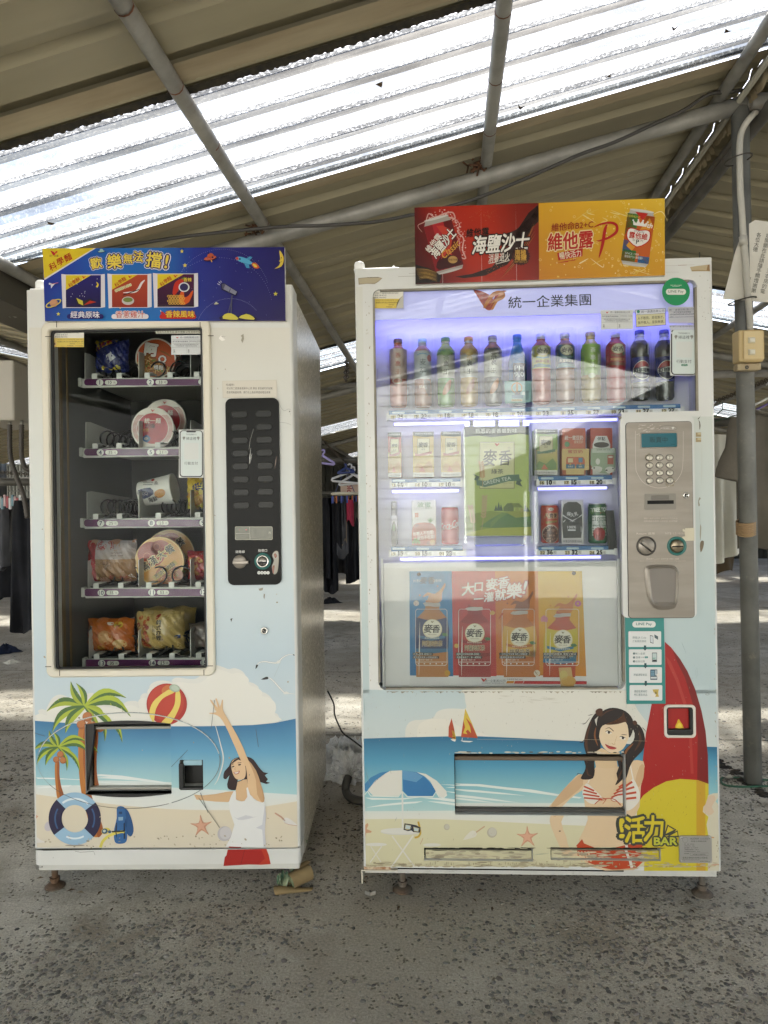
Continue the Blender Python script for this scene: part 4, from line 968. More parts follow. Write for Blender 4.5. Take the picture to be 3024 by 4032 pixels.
def bird(p, cx, cyy, s, c1='b02a2c', c2='c9562f'):
 """two-tone swooping bird emblem, s wide"""
 f=lambda pts:[(cx+x*s/100, cyy+y*s/100)for x, y in pts]
 p.poly(f([(-50, -32), (-22, -26), (-2, -16), (12, -2), (18, -18), (32, -28), (52, -28), (38, -18), (26, -4), (8, 26), (-2, 32), (-14, 26), (-30, 2), (-42, -18)]), c1, 2);p.up()
 p.poly(f([(20, -4), (30, -16), (44, -20), (48, -12), (40, -2), (24, 6), (12, 28), (4, 30), (12, 12)]), c2, 2);p.up()
def phone_sticker(fr, parent, y, z, q, name='payment_sticker', torn=False):
 p=Print(fr, y).at(*z);x0, y0, x1, y1=q;w, h=x1-x0, y1-y0
 p.rect(x0, y0, x1, y1, 'd5d6d0');p.up();p.rrect(x0+w*.03, y0+h*.012, x1-w*.02, y1-h*.012, w*.14, '17181a');p.up()
 p.rrect(x0+w*.075, y0+h*.03, x1-w*.065, y1-h*.035, w*.10, 'c9d3cf');p.up()
 if not torn:p.rrect(x0+w*.3, y0+h*.028, x0+w*.7, y0+h*.058, w*.04, '17181a')
 else:p.rect(x0, y0, x1, y0+h*.035, 'bfc4c6');p.poly([(x0, y0), (x0+w*.09, y0+h*.02), (x0+w*.04, y0+h*.06), (x0+w*.09, y0+h*.1), (x0, y0+h*.12)], 'c5c8d2')
 p.up();k=w/250
 p.text('TWS50000111', (x0+x1)/2, y0+h*.10, 15*k, '3d4242', w=w*.42, bold=.02);p.text('掃這裡', (x0+x1)/2, y0+h*.185, 32*k, '3d4242', bold=.01)
 for sx in(-1, 1):p.poly([((x0+x1)/2+sx*72*k+a*k*sx, y0+h*.175+b_*k)for a, b_ in((-12, -12), (8, -14), (14, 0), (6, 12), (2, 22), (-3, 22), (-4, 8), (-12, 4))], '7f7f78', 2)
 p.rect(x0+w*.22, y0+h*.28, x1-w*.20, y0+h*.62, 'cdd0cb')
 p.text('行動支付', (x0+x1)/2, y0+h*.70, 32*k, '3d4242', bold=.01)
 if torn:p.rrect(x0+w*.4, y0+h*.755, x0+w*.64, y0+h*.80, w*.04, '3f7a60');p.up();p.text('LINE Pay', x0+w*.52, y0+h*.778, 10*k, 'e0e6e2', bold=.01)
 return p.build(name, parent, PRINT)
A2=(180, 1260, .3918)
form_sticker(L, snack, .0112, A2, (60, 107, 384, 272));service_sticker(L, snack, .0112, A2, (1262, 155, 1565, 350))
phone_sticker(L, snack, -.0005, A2, (1338, 1102, 1586, 1585))
p=Print(L, .0112).at(*A2);p.rect(1108, 106, 1560, 138, 'b9b7a4');p.up();p.text('螺旋內若無商品,請勿選購,以免造成吃錢', 1336, 122, 25, '2c2b27', w=440, bold=.015);p.build('warning_strip', snack, PRINT)
bq=[L.p(130+x*.6329, 950+y*.6329, -.014)for x, y in((58, 45), (1565, 36), (1572, 497), (75, 497))]
board1=thing('advertising_board', 'blue space themed noodle board standing on the snack machine', 'sign board', L, (bq[3][0], -.012, bq[3][1]))
b=MB();b.prism([bq[3], bq[2], bq[1], bq[0]], -.0138, -.0030);b.build('backing', mat('foam_board', 'd9d6cf', rough=.6), board1)
p=Print(L, -.014, step=.0001).at(130, 950, .6329)
gx=[58, 250, 520, 800, 1000, 1250, 1569]
TOP=['1f2c88', '22429c', '2264ad', '2260a8', '232f86', '1f1f6a', '1c1758'];BOT=['1d3a90', '1c5aa4', '1f74b6', '1f66ae', '20368c', '1e1a62', '1a0e4a']
ly=lambda x:45-9*(x-58)/1507
for i in range(6):
 a, c=gx[i], gx[i+1]
 f=lambda x, t:x+t*(17 if x<100 else 5)
 p.poly([(f(a, 0), ly(a)), (f(c, 0)if i<5 else 1565, ly(c)), (f(c, .5)if i<5 else 1568, 270), (f(a, .5), 270)], [TOP[i], TOP[i+1], TOP[i+1], TOP[i]])
 p.poly([(f(a, .5), 270), (f(c, .5)if i<5 else 1568, 270), (f(c, 1)if i<5 else 1572, 497), (f(a, 1), 497)], [TOP[i], TOP[i+1], BOT[i+1], BOT[i]])
p.up();p.poly([(58, 45), (392, 43), (70, 243)], 'd8d3d0');p.up();p.poly([(58, 45), (380, 43), (69, 233)], 'd2b92a');p.up()
bird(p, 131, 74, 46);p.text('統一企業', 131, 91, 13, '3a2a26', bold=.02)
for ch, x, y in(('科', 124, 156), ('學', 170, 126), ('麵', 217, 101)):p.text(ch, x, y, 46, 'a0211a', rot=-28, bold=.035, shear=.1)
p.up()
for ch, x, y, h, r in(('歡', 392, 137, 66, -12), ('樂', 507, 126, 86, -4), ('無', 592, 110, 56, 2), ('法', 655, 96, 62, 6), ('擋', 753, 117, 92, 8), ('!', 832, 128, 80, 10)):
 p.text(ch, x, y, h, 'dfc64c', rot=r, bold=.05, out=[(.17, 'd9d6e2'), (.115, '1d1656')]);p.lay-=3
p.up(4)
def noodle_pack(x0, y0, x1, y1, body, kind):
 p.poly([(x0, y0), (x0+28, y0+3), (x1-28, y0+3), (x1-2, y0), (x1, y1-2), (x1-26, y1+3), (x0+34, y1+3), (x0+8, y1+6)], 'd8d3d6');p.up()
 for k in range(4):p.line([(x0+5+k*6, y0+4), (x0+12+k*6, y1+2)], 1, 'bdb8c2');p.line([(x1-24+k*6, y0+4), (x1-22+k*6, y1)], 1, 'bdb8c2')
 a, c=x0+28, x1-26
 p.rect(a, y0+7, c, y1, body, {'a':'1a1040', 'b':'8a2a1c', 'c':'2a0a26'}[kind]);p.up();p.poly([(a, y0+7), (a+(c-a)*.72, y0+7), (a, y0+100)], 'd2b92a');p.up()
 for ch, dx, dy in(('科', 30, 60), ('學', 52, 42), ('麵', 74, 27)):p.text(ch, a+dx, y0+8+dy, 26, 'a0211a', rot=-28, bold=.03)
 bird(p, a+112, y0+20, 24)
 if kind=='a':
  for k in range(16):p.ell(random.uniform(a+12, c-10), random.uniform(y0+105, y1-60)if k>8 else random.uniform(y0+30, y1-90), 2.2, 2.2, 'cfd0dc', n=6)if k!=99 else 0
  p.poly([(a+60, y1-60), (a+105, y1-35), (a+150, y1-55), (a+190, y1-30), (a+110, y1-6), (a+70, y1-20)], '2a2320', 1);p.up();p.poly([(a+66, y1-58), (a+105, y1-40), (a+108, y1-12), (a+80, y1-24)], 'c2b63c');p.poly([(a+112, y1-14), (a+150, y1-42), (a+190, y1-32)], 'a8271c')
  p.poly([(c-30, y0+48), (c-14, y0+62), (c-18, y0+80), (c-32, y0+80), (c-22, y0+66)], 'd2b92a', 2)
 if kind=='b':
  p.text('香蔥雞汁風味', a+70, y0+88, 17, '6f9a3c', rot=-22, bold=.03, out=[(.1, 'e8d8b0')]);p.line([(a+70, y1-90), (a+150, y0+110), (a+185, y0+60), (a+205, y0+40)], 14, 'd8d2cc', 5, True);p.ell(a+100, y1-40, 38, 26, 'b9b4ac');p.up();p.ell(a+100, y1-46, 30, 15, '6d7a3c');p.line([(a+70, y1-75), (a+170, y1-110)], 5, '2b1a12')
 if kind=='c':
  p.poly([(a+95, y1-90), (a+110, y0+60), (a+150, y0+36), (a+165, y0+48), (a+130, y1-100), (a+105, y1-70)], 'b52a1c', 4);p.line([(a+150, y0+40), (a+172, y0+28)], 9, '4f7a2c')
  p.poly([(c-80, y1-12), (c-30, y1-30), (c-4, y0+110), (c-20, y0+120), (c-34, y1-70), (c-60, y1-60), (c-66, y1-110), (c-96, y1-60)], 'c9501e', 2);p.up()
  for i in range(6):
   for j in range(4):p.ring(a+70+i*17+(j%2)*8, y1-66+j*15, 10, 8, 4, 'd0a23c', n=6)
  p.ell(c-62, y0+88, 34, 30, 'cfcdd0');p.up();p.ell(c-62, y0+88, 26, 23, '2a2450');p.up();p.text('香辣', c-40, y0+42, 24, 'd9c048', bold=.03, out=[(.1, '3a1010')])
 p.up()
noodle_pack(178, 205, 450, 412, '221c66', 'a');noodle_pack(465, 203, 740, 412, 'a8442a', 'b');noodle_pack(748, 200, 1030, 410, '47123a', 'c')
p.rrect(215, 456, 443, 486, 15, '1b1560');p.rrect(492, 456, 722, 486, 15, 'd6d2d4');p.rrect(790, 457, 1017, 486, 14, 'b0241c');p.up()
p.text('經典原味', 328, 459, 42, 'dddce2', bold=.02, out=[(.08, '1b1560')]);p.lay-=1
p.text('香蔥雞汁', 608, 458, 42, 'b3392c', bold=.015, out=[(.08, 'd9d4d4')]);p.lay-=1
p.text('香辣風味', 918, 456, 42, 'dcc348', bold=.02, out=[(.08, 'a5221a')])
p.poly([(800, 440), (815, 445), (835, 470), (832, 482), (812, 474), (802, 458)], 'b0241c', 3);p.line([(800, 442), (797, 432)], 5, 'd8d4d4')
def saucer(x, y, s, c):p.ell(x, y+4*s, 24*s, 7*s, '14123c', -6);p.up();p.ell(x, y+3*s, 21*s, 5*s, c, -6);p.ell(x, y-4*s, 10*s, 9*s, c);p.up()
saucer(430, 64, 1.0, '8fb6b0');saucer(1143, 390, .7, 'c2c0a0')
p.ell(1105, 112, 42, 16, '2a1230', -12);p.up();p.ell(1105, 108, 38, 12, 'b5553a', -12);p.ell(1108, 96, 20, 18, 'b5553a');p.up();p.line([(1095, 74), (1098, 84)], 6, '14123c');p.ell(1120, 104, 6, 6, '33163a');p.line([(1112, 122), (1116, 134)], 7, 'c9a05a');p.up()
for x, y, r in((930, 67, 13), (949, 154, 15), (1511, 331, 15), (163, 456, 13), (547, 420, 6)):p.star(x, y, r, 'd2c54a')
p.ell(135, 388, 25, 24, 'b98a68', n=18);p.ring(133, 390, 52, 20, 8, 'c9bd4a', 0, 360, 30, rot=-24, wy=6);p.up();p.ell(132, 380, 19, 14, 'c0916e', n=16);p.up()
p.poly([(106, 262), (128, 268), (160, 260), (138, 272), (118, 298), (118, 278), (104, 272)], 'cfd6e0');p.up();p.line([(112, 272), (164, 262)], 3, 'b03a36')
p.poly([(1262, 108), (1285, 100), (1330, 112), (1370, 140), (1350, 148), (1300, 135), (1270, 120)], '4f9fc4', 3);p.up();p.poly([(1330, 112), (1352, 98), (1368, 104), (1350, 122)], '3a86b4');p.poly([(1315, 138), (1330, 170), (1350, 172), (1345, 146)], '3a86b4');p.poly([(1262, 108), (1278, 102), (1282, 120), (1268, 118)], 'b53a30', 2);p.ell(1290, 115, 6, 6, '1c3a5c')
p.poly([(1362, 142), (1390, 140), (1412, 170), (1380, 172)], 'c9562a', 2);p.up();p.poly([(1368, 146), (1386, 148), (1398, 164), (1380, 164)], 'd8c050', 2)
p.poly([(1535, 62), (1556, 90), (1562, 120), (1548, 160), (1505, 176), (1530, 158), (1540, 135), (1533, 128), (1540, 115)], 'd2b444', 3);p.up();p.ell(1548, 108, 3, 4, '3a2c14');p.line([(1536, 132), (1545, 136), (1552, 128)], 2, '3a2c14')
for(cx, cyy, rx, a0, a1)in((1160, 420, 330, 188, 350), (1180, 330, 290, 200, 345), (1230, 560, 210, 190, 320)):
 for k in range(60):
  a=R(a0+(a1-a0)*k/59);X_, Y_=cx+rx*math.cos(a), cyy+rx*.95*math.sin(a)
  if 900<X_<1560 and 45<Y_<492:p.ell(X_, Y_, 1.5, 1.5, '9aa4c8', n=5)
for k in range(26):p.ell(random.uniform(870, 1550), random.uniform(50, 480), 1.6, 1.6, '8f9ccc', n=5)
p.up();p.poly([(1172, 268), (1192, 264), (1278, 318), (1268, 346), (1252, 342), (1176, 306)], '14123c', 1);p.up();p.poly([(1178, 272), (1192, 268), (1272, 318), (1262, 338), (1182, 300)], '7d7d90');p.up();p.poly([(1178, 272), (1192, 268), (1200, 275), (1188, 304), (1182, 300)], '4a4a5e');p.line([(1232, 298), (1222, 326)], 5, '4a4a5e');p.line([(1242, 340), (1238, 372), (1236, 450)], 8, '4a4a5e');p.line([(1236, 380), (1218, 450)], 5, '4a4a5e')
for a in((1150, 268, 1166, 276), (1158, 256, 1170, 266), (1170, 250, 1176, 260)):p.line([a[:2], a[2:]], 3, 'd2d4e0')
p.poly([(1170, 495), (1185, 462), (1230, 450), (1276, 470), (1330, 452), (1378, 470), (1384, 496)], '1a1636', 2);p.up();p.poly([(1186, 486), (1196, 458), (1236, 452), (1276, 478), (1270, 492)], 'c9bd4a', 2);p.poly([(1282, 480), (1330, 456), (1372, 474), (1376, 492)], 'c9bd4a', 2)
p.build('printed_face', board1, PRINTG)
foil={}
def bag(name, label, cat, q, y, bulge, col, art=None, ruf=.006, tilt=0.0, group=None, fr=None, rough=.3):
 """pillow bag; q = px rect in a crop frame already applied; art(p) prints its front"""
 fr=fr or L
 xm, ym=(q[0]+q[2])/2, (q[1]+q[3])/2
 x0, x1=fr.p(q[0], ym, y)[0], fr.p(q[2], ym, y)[0];z0, z1=fr.p(xm, q[3], y)[1], fr.p(xm, q[1], y)[1]
 t=thing(name, label, cat, fr, ((x0+x1)/2, y, z0), group)
 sd=random.uniform(0, 50)
 def sf(X, Z):
  u, v=(X-x0)/(x1-x0)*2-1, (Z-z0)/(z1-z0)*2-1
  e=max(0, 1-abs(u)**2.6)**.6*max(0, 1-abs(v)**3.2)**.6
  cr=ruf*(math.sin(u*9+sd+v*3)*math.sin(v*7-sd+u*2)+.5*math.sin(u*21+v*13+sd))*(.35+.65*max(abs(u), abs(v))**2)
  return y-bulge*e-cr*.8
 b=MB();nu, nv=22, 22
 def fr_(i, j):
  u, v=i, j;X, Z=x0+(x1-x0)*u, z0+(z1-z0)*v
  pin=1-.05*math.sin(math.pi*v);Xc=(x0+x1)/2+(X-(x0+x1)/2)*pin
  return(Xc, sf(X, Z), Z+.004*math.sin(u*14+sd)*(abs(v-.5)*2)**6)
 b.grid(fr_, nu, nv)
 b.grid(lambda i, j:(fr_(i, j)[0], 2*y-sf(x0+(x1-x0)*i, z0+(z1-z0)*j)+.0015, fr_(i, j)[2]), nu, nv)
 key='foil_'+(col if isinstance(col, str)else 'x')
 b.build('wrapper', mat(key, col, rough=rough, spec=.6), t)
 if art:
  p=Print(fr, y, step=.00022, surf=lambda X, Z:sf(X, Z)-.0006, seg=.013);art(p, q[0], q[1], q[2]-q[0], q[3]-q[1]);p.build('printed_front', t, mat('foil_print', 'VCOL', rough=.25, spec=.6))
 return t
def cq(z, x0, y0, x1, y1):return(z[0]+x0*z[2], z[1]+y0*z[2], z[0]+x1*z[2], z[1]+y1*z[2])
A3=(180, 1800, .40676)
def art_blue(p, x, y, w, h):
 p.rect(x, y, x+w, y+h, '1d2a72', '16205a', 6);p.up();p.poly([(x, y), (x+w*.78, y+h*.04), (x, y+h*.45)], 'c9ad2c');p.up()
 for ch, dx, dy in(('科', .12, .32), ('學', .3, .2), ('麵', .48, .11)):p.text(ch, x+w*dx, y+h*dy, h*.17, 'a0211a', rot=-22, bold=.03)
 for k in range(14):p.ell(x+random.uniform(.1, .95)*w, y+random.uniform(.4, .9)*h, w*.008, w*.008, 'c8cbe0', n=5)
 p.poly([(x+w*.25, y+h*.97), (x+w*.3, y+h*.85), (x+w*.5, y+h*.95), (x+w*.72, y+h*.82), (x+w*.8, y+h*.95)], 'c4b53e', 2)
 p.poly([(x+w*.42, y+h*.55), (x+w*.55, y+h*.42), (x+w*.7, y+h*.6), (x+w*.5, y+h*.78)], 'd5d6dc')
bag('noodle_packet', 'blue foil noodle packet with yellow corner on the top shelf', 'snack packet', cq(A2, 505, 205, 838, 520), .24, .03, '20306f', art_blue, .006)
def bowl(name, label, cx, cyy, rpx, y, depth, cols, art, tilt=0.0, fr=None, body='e0dccf', lay=0):
 fr=fr or L
 X, Z=fr.p(cx, cyy, y);r=rpx*(fr.o.y+y)/FPX
 t=thing(name, label, 'noodle bowl', fr, (X, y, Z-r))
 b=MB();b.lathe([(r*.97, -.001), (r, .0), (r, .004), (r*.93, .006), (r*.90, .02), (r*.72, depth), (r*.70, depth+.003)], (X, y, Z), 40, axis='y')
 b.build('bowl', mat('bowl_'+body, body, rough=.4, col2=None), t)
 p=Print(fr, y-.0012, step=.0001);art(p, cx, cyy, rpx);p.build('printed_lid', t, PRINTG)
 return t
def noodles(p, cx, cyy, rx, ry, n=60):
 for k in range(n):
  a=random.uniform(0, 6.28);q=math.sqrt(random.random());x, y=cx+rx*q*math.cos(a), cyy+ry*q*math.sin(a);t=random.uniform(0, 3.14);l=rx*.22
  p.line([(x-l*math.cos(t), y-l*.6*math.sin(t)), (x, y+random.uniform(-4, 4)*rx/60), (x+l*math.cos(t), y+l*.6*math.sin(t))], rx*.035, random.choice(('c9a052', 'b8873c', 'd8b56a', '9a6a2c')), 3)
 p.up()
 for k in range(n//3):
  a=random.uniform(0, 6.28);q=math.sqrt(random.random())*.8;p.ell(cx+rx*q*math.cos(a), cyy+ry*q*math.sin(a), rx*random.uniform(.05, .13), ry*random.uniform(.05, .12), random.choice(('8a4a22', '6d7a2c', 'a83a20', 'c08a50', '5f6d28')), random.uniform(0, 90), 9)
 p.up()
def art_aq(p, cx, cyy, r):
 p.ell(cx, cyy, r, r, 'b8522a', n=40);p.up();p.ring(cx, cyy, r, r, r*.07, 'd8d0c2', n=40);p.up();p.ell(cx, cyy+r*.25, r*.9, r*.66, '8a5526', n=30);p.up();noodles(p, cx, cyy+r*.3, r*.8, r*.5)
 p.poly([(cx-r*.2, cyy-r*.6), (cx+r*.3, cyy-r*.3), (cx+r*.95, cyy+r*.1), (cx+r*.8, cyy+r*.45), (cx+r*.1, cyy+r*.1)], 'b5522a', 3);p.up()
 p.text('阿', cx-r*.22, cyy-r*.42, r*.62, 'd6d2c8', bold=.07, rot=8, out=[(.13, '7d2c12')]);p.text('Q', cx+r*.33, cyy+r*.08, r*.42, 'd6d2c8', bold=.06, rot=10, out=[(.1, '7d2c12')]);p.text('桶麵', cx+r*.15, cyy+r*.45, r*.22, 'd6d2c8', rot=6, bold=.03, out=[(.1, '4a3014')])
bowl('noodle_bowl', 'orange lidded noodle bowl standing on edge on the top shelf', *[(180+1105*.3918), (1260+385*.3918)], 80, .25, .085, None, art_aq, body='b8562e')
bowl('noodle_bowl', 'second orange noodle bowl behind the first on the top shelf', (180+1150*.3918), (1260+330*.3918), 82, .40, .085, None, art_aq, body='b8562e')
def art_red(p, cx, cyy, r):
 p.ell(cx, cyy, r, r, 'd8d2c6', n=44);p.up()
 for k in range(46):
  for sg in(-1, 1):
   t=-.62+k*1.24/45;yv=t*r
   if k%2==0:xo=math.sqrt(max(0, .88-t*t))*r;xi=math.sqrt(max(0, .56-t*t))*r;p.poly([(cx+sg*xi, cyy+yv-r*.012), (cx+sg*xo, cyy+yv-r*.012), (cx+sg*xo, cyy+yv+r*.016), (cx+sg*xi, cyy+yv+r*.016)], 'a3242c')
 p.up();p.ell(cx, cyy, r*.72, r*.72, 'a01e2a', n=40);p.up();bird(p, cx, cyy-r*.84, r*.18)
 p.text('統一麵', cx, cyy-r*.36, r*.24, 'd8d0c0', bold=.03, shear=.1);p.text('肉燥', cx-r*.12, cyy-r*.12, r*.22, '20140f', bold=.04);p.text('特大號', cx-r*.42, cyy+r*.08, r*.15, 'c9a65a')
 p.poly([(cx-r*.5, cyy+r*.5), (cx-r*.3, cyy+r*.3), (cx-r*.1, cyy+r*.45), (cx-r*.25, cyy+r*.66)], '2b5f94', 2);p.ell(cx-r*.3, cyy+r*.48, r*.1, r*.07, 'd8d2c6')
bowl('noodle_bowl', 'red and white striped noodle bowl lying in front on the second shelf', 180+1075*.3918, 1260+1090*.3918, 84, .235, .085, None, art_red)
bowl('noodle_bowl', 'striped noodle bowl half hidden behind on the second shelf', 180+1195*.3918, 1260+1010*.3918, 84, .36, .085, None, art_red)
def art_man(p, cx, cyy, r):
 p.ell(cx, cyy, r, r, 'c08a3c', n=44);p.up();p.ring(cx, cyy, r, r, r*.05, 'd2b26a', n=44);p.up();p.ell(cx-r*.32, cyy-r*.30, r*.56, r*.5, '8f2a1c', n=30);p.ell(cx+r*.05, cyy-r*.55, r*.4, r*.32, '8f2a1c', n=24);p.up()
 for(a, c, s)in((-.5, -.2, .16), (-.1, -.6, .14), (-.7, -.05, .12), (.15, -.5, .1)):p.ring(cx+r*a, cyy+r*c, r*s, r*s, r*.03, 'b5563a', n=16)
 p.up();p.ell(cx+r*.4, cyy+r*.55, r*.56, r*.4, '8a4a26', n=24);p.up();noodles(p, cx+r*.4, cyy+r*.55, r*.45, r*.3, 36)
 for k, ch in enumerate('滿漢大餐'):p.text(ch, cx-r*.6+r*.34*k, cyy+r*(.22-.24*k), r*.34, '1a120c', rot=-34, bold=.05, out=[(.12, 'd2b878')])
 p.poly([(cx-r*.3, cyy+r*.62), (cx+r*.62, cyy-r*.06), (cx+r*.76, cyy+r*.08), (cx-r*.14, cyy+r*.78)], 'a88c3a');p.up();p.text('蔥燒牛肉麵', cx+r*.22, cyy+r*.35, r*.18, '1a120c', rot=-36, bold=.03)
bowl('noodle_bowl', 'gold and red beef noodle bowl tilted on the fourth shelf', 180+1100*.40676, 1800+1010*.40676, 97, .245, .09, None, art_man, body='c2a04c')
bowl('noodle_bowl', 'brown noodle bowl behind the gold one on the fourth shelf', 180+1200*.40676, 1800+940*.40676, 97, .38, .09, None, art_man, body='6d4a26')
X, Z=L.p(180+1085*.40676, 1800+330*.40676, .27);t=thing('noodle_cup', 'white paper noodle cup tipped over on the third shelf', 'noodle cup', L, (X, .27, Z-.06))
b=MB();b.lathe([(.040, -.058), (.041, -.055), (.050, .048), (.052, .052), (.052, .058), (.049, .058)], (0, 0, 0), 28, axis='x');
for v in b.bm.verts:v.co=Matrix.Rotation(R(-8), 3, 'Y')@v.co+Vector((X, .27, Z))
b.build('cup', mat('cup_paper', 'd9d8d2', rough=.35), t)
p=Print(L, .27, surf=lambda Xq, Zq:.27-math.sqrt(max(1e-5, .047**2-min(abs(Zq-Z+(Xq-X)*.14), .0465)**2))-.002).at(*A3)
p.poly([(945, 325), (1060, 300), (1090, 360), (1000, 405), (950, 390)], '31395c', 2);p.up();p.text('阿Q', 1000, 360, 40, 'c9c7c2', bold=.02, rot=-15);p.text('海鮮', 1075, 410, 46, '1a1a1a', bold=.04, rot=-12)
p.ell(1150, 355, 55, 40, 'b07a3c', -20);p.up();noodles(p, 1150, 355, 45, 32, 16)
for k in range(5):p.rect(940+k*8, 220, 944+k*8, 232, '6a6a66')
for k in range(12):p.rect(1095+k*6.3, 235, 1098+k*6.3, 270, '3a3a38')
p.text('保存期限', 985, 235, 16, '8a4a40');p.scrib(990, 1080, 250, 10, '5a5a56');p.scrib(990, 1080, 270, 10, '5a5a56');p.ell(1070, 225, 14, 12, 'a33c34')
p.build('printed_wrap', t, PRINTG)
def art_chips(p, x, y, w, h):
 p.rect(x, y, x+w, y+h, 'c9a832', 'c4b93c', 5);p.up();p.ell(x+w*.6, y+h*.25, w*.4, h*.16, '2a2f5f', -10);p.up();p.text('玉米', x+w*.6, y+h*.25, h*.18, 'd6cf62', bold=.05)
 for a in((.2, .55, .24), (.55, .65, .3), (.3, .8, .26), (.75, .5, .2)):p.ell(x+w*a[0], y+h*a[1], w*a[2], h*a[2]*.4, 'b07c36', -15);p.up();p.ell(x+w*a[0], y+h*a[1]-3, w*a[2]*.85, h*a[2]*.3, 'c59a50', -15);p.up()
bag('chips_bag', 'yellow corn chips bag at the right end of the third shelf', 'snack packet', cq(A3, 1375, 200, 1700, 500), .27, .035, 'b89a2c', art_chips)
def art_bread(p, x, y, w, h):
 p.rect(x, y, x+w*.22, y+h, 'a5242a', 'a5242a', 2);p.rect(x+w*.22, y, x+w, y+h*.45, 'b5aeb0', 'a99a94', 5);p.rect(x+w*.22, y+h*.45, x+w, y+h, '9a7450', '8a6236', 5);p.up()
 for k in range(22):a=random.uniform(0, 6.28);p.ring(x+w*random.uniform(.2, .58), y+h*random.uniform(.04, .2), w*.03, w*.03, w*.009, 'a5242a', n=8)
 for k in range(60):p.ell(x+w*(.45+random.gauss(0, .07)), y+h*(.56+random.gauss(0, .06)), w*.008, w*.006, '241a14', n=5)
 p.text('100%麵包', x+w*.66, y+h*.3, h*.06, '5f3c38', rot=180);p.scrib(x+w*.55, x+w*.8, y+h*.36, h*.03, '6a5048');p.text('統一麵包', x+w*.7, y+h*.9, h*.11, '8a2a2a', bold=.03, rot=4)
 p.poly([(x+w*.86, y+h*.86), (x+w*.93, y+h*.8), (x+w, y+h*.92)], 'd8d2cc')
bag('bread_packet', 'red and white bread packet with sesame print on the fourth shelf', 'bread packet', cq(A3, 415, 805, 880, 1200), .25, .035, '9a6a50', art_bread, .007)
def art_redbag(p, x, y, w, h):
 p.rect(x, y, x+w, y+h, 'a3262a', '8a1e22', 4);p.up()
 for k in range(18):p.ell(x+w*random.uniform(.1, .9), y+h*random.uniform(.1, .95), w*.12, h*.08, random.choice(('c08a4c', 'd0a468', 'a86a34')), random.uniform(0, 90), 9)
bag('snack_bag', 'red cracker bag cut off by the frame on the fourth shelf', 'snack packet', cq(A3, 1375, 910, 1760, 1180), .27, .035, '8f2024', art_redbag)
def art_orange(p, x, y, w, h):
 p.rect(x, y, x+w, y+h, 'b8641f', 'a85418', 6);p.up()
 for k, ch in enumerate('蛋奶酥條'):p.rrect(x+w*.06, y+h*(.2+.19*k), x+w*.17, y+h*(.36+.19*k), w*.04, 'cfc4b4');p.up();p.text(ch, x+w*.115, y+h*(.28+.19*k), h*.14, '2b1b12', rot=90, bold=.02);p.up(-1)
 p.ell(x+w*.72, y+h*.16, w*.09, h*.1, 'c9b53c');p.rrect(x+w*.45, y+h*.09, x+w*.62, y+h*.17, 6, 'd2ccc0');p.up();p.text('新品', x+w*.72, y+h*.16, h*.09, '3a2c12', bold=.02)
 p.ell(x+w*.45, y+h*.55, w*.17, h*.22, 'c08a52', 10);p.ell(x+w*.75, y+h*.75, w*.15, h*.14, 'c9a56a');p.up();p.ell(x+w*.43, y+h*.53, w*.12, h*.16, 'd0a066', 10);p.ell(x+w*.35, y+h*.86, w*.08, h*.09, 'b8842c')
 for k in range(5):p.line([(x+w*(.62+.03*k), y+h*.9), (x+w*(.66+.03*k), y+h*.64)], w*.018, 'd2b070')
bag('snack_bag', 'orange puff snack bag on the bottom shelf', 'snack packet', cq(A3, 415, 1560, 860, 1870), .25, .035, 'a85a1c', art_orange, .007)
def art_tan(p, x, y, w, h):
 p.rect(x, y, x+w, y+h, 'b09a62', 'a58c50', 6);p.up()
 for k in range(26):p.ell(x+w*random.uniform(.06, .3), y+h*random.uniform(.12, .9), w*.05, h*.05, random.choice(('8f3a22', 'a3502c', '7d2c1c')), random.uniform(0, 180), 8)
 p.up();p.text('韓式炸雞', x+w*.53, y+h*.46, h*.13, '221a10', vert=True, w=h*.54, bold=.04);p.text('拉麵冰餅', x+w*.43, y+h*.52, h*.09, '332818', vert=True, w=h*.4, bold=.02);p.text('風味', x+w*.6, y+h*.68, h*.05, '6a2a1c', vert=True)
 p.poly([(x+w*.46, y+h*.12), (x+w*.5, y+h*.06), (x+w*.56, y+h*.05), (x+w*.53, y+h*.13), (x+w*.47, y+h*.19)], '8f2a20', 2);p.text('統一', x+w*.85, y+h*.3, h*.06, '4a4a55', vert=True)
 p.poly([(x+w*.84, y+h*.62), (x+w*.95, y+h*.6), (x+w*.94, y+h*.7), (x+w*.84, y+h*.7)], '2f3f6a')
bag('snack_bag', 'tan fried chicken flavour snack bag on the bottom shelf', 'snack packet', cq(A3, 890, 1490, 1345, 1850), .25, .04, 'a8925a', art_tan, .008)
bag('snack_bag', 'tan snack bag behind the other tan bag on the bottom shelf', 'snack packet', cq(A3, 950, 1450, 1460, 1800), .42, .04, '9a8448', None, .01)
bag('snack_bag', 'dark silver snack bag at the right end of the bottom shelf', 'snack packet', cq(A3, 1385, 1600, 1800, 1850), .27, .035, '5a4f48', None, .01)
_d=ray(1431.5, 3414);M=Frame((_d.x*2.095, 2.095, 0), R(3.0))
mw=M.p(2841, 3429)[0];mz0=M.p(2140, 3423)[1];mz1=M.p(2100, 1036)[1];mzb=M.p(2140, 3458)[1]
drink=thing('drink_vending_machine', 'white drink vending machine with glowing bottle display and beach girl picture', 'vending machine', M, (0, 0, 0))
def Mr(x0, y0, x1, y1, y=0.0):
 xm, ym=(x0+x1)/2, (y0+y1)/2
 return(M.p(x0, ym, y)[0], M.p(x1, ym, y)[0], M.p(xm, y1, y)[1], M.p(xm, y0, y)[1])
wu=Mr(1462, 1120, 2748, 1632);wl_=Mr(1482, 1634, 2455, 2716)
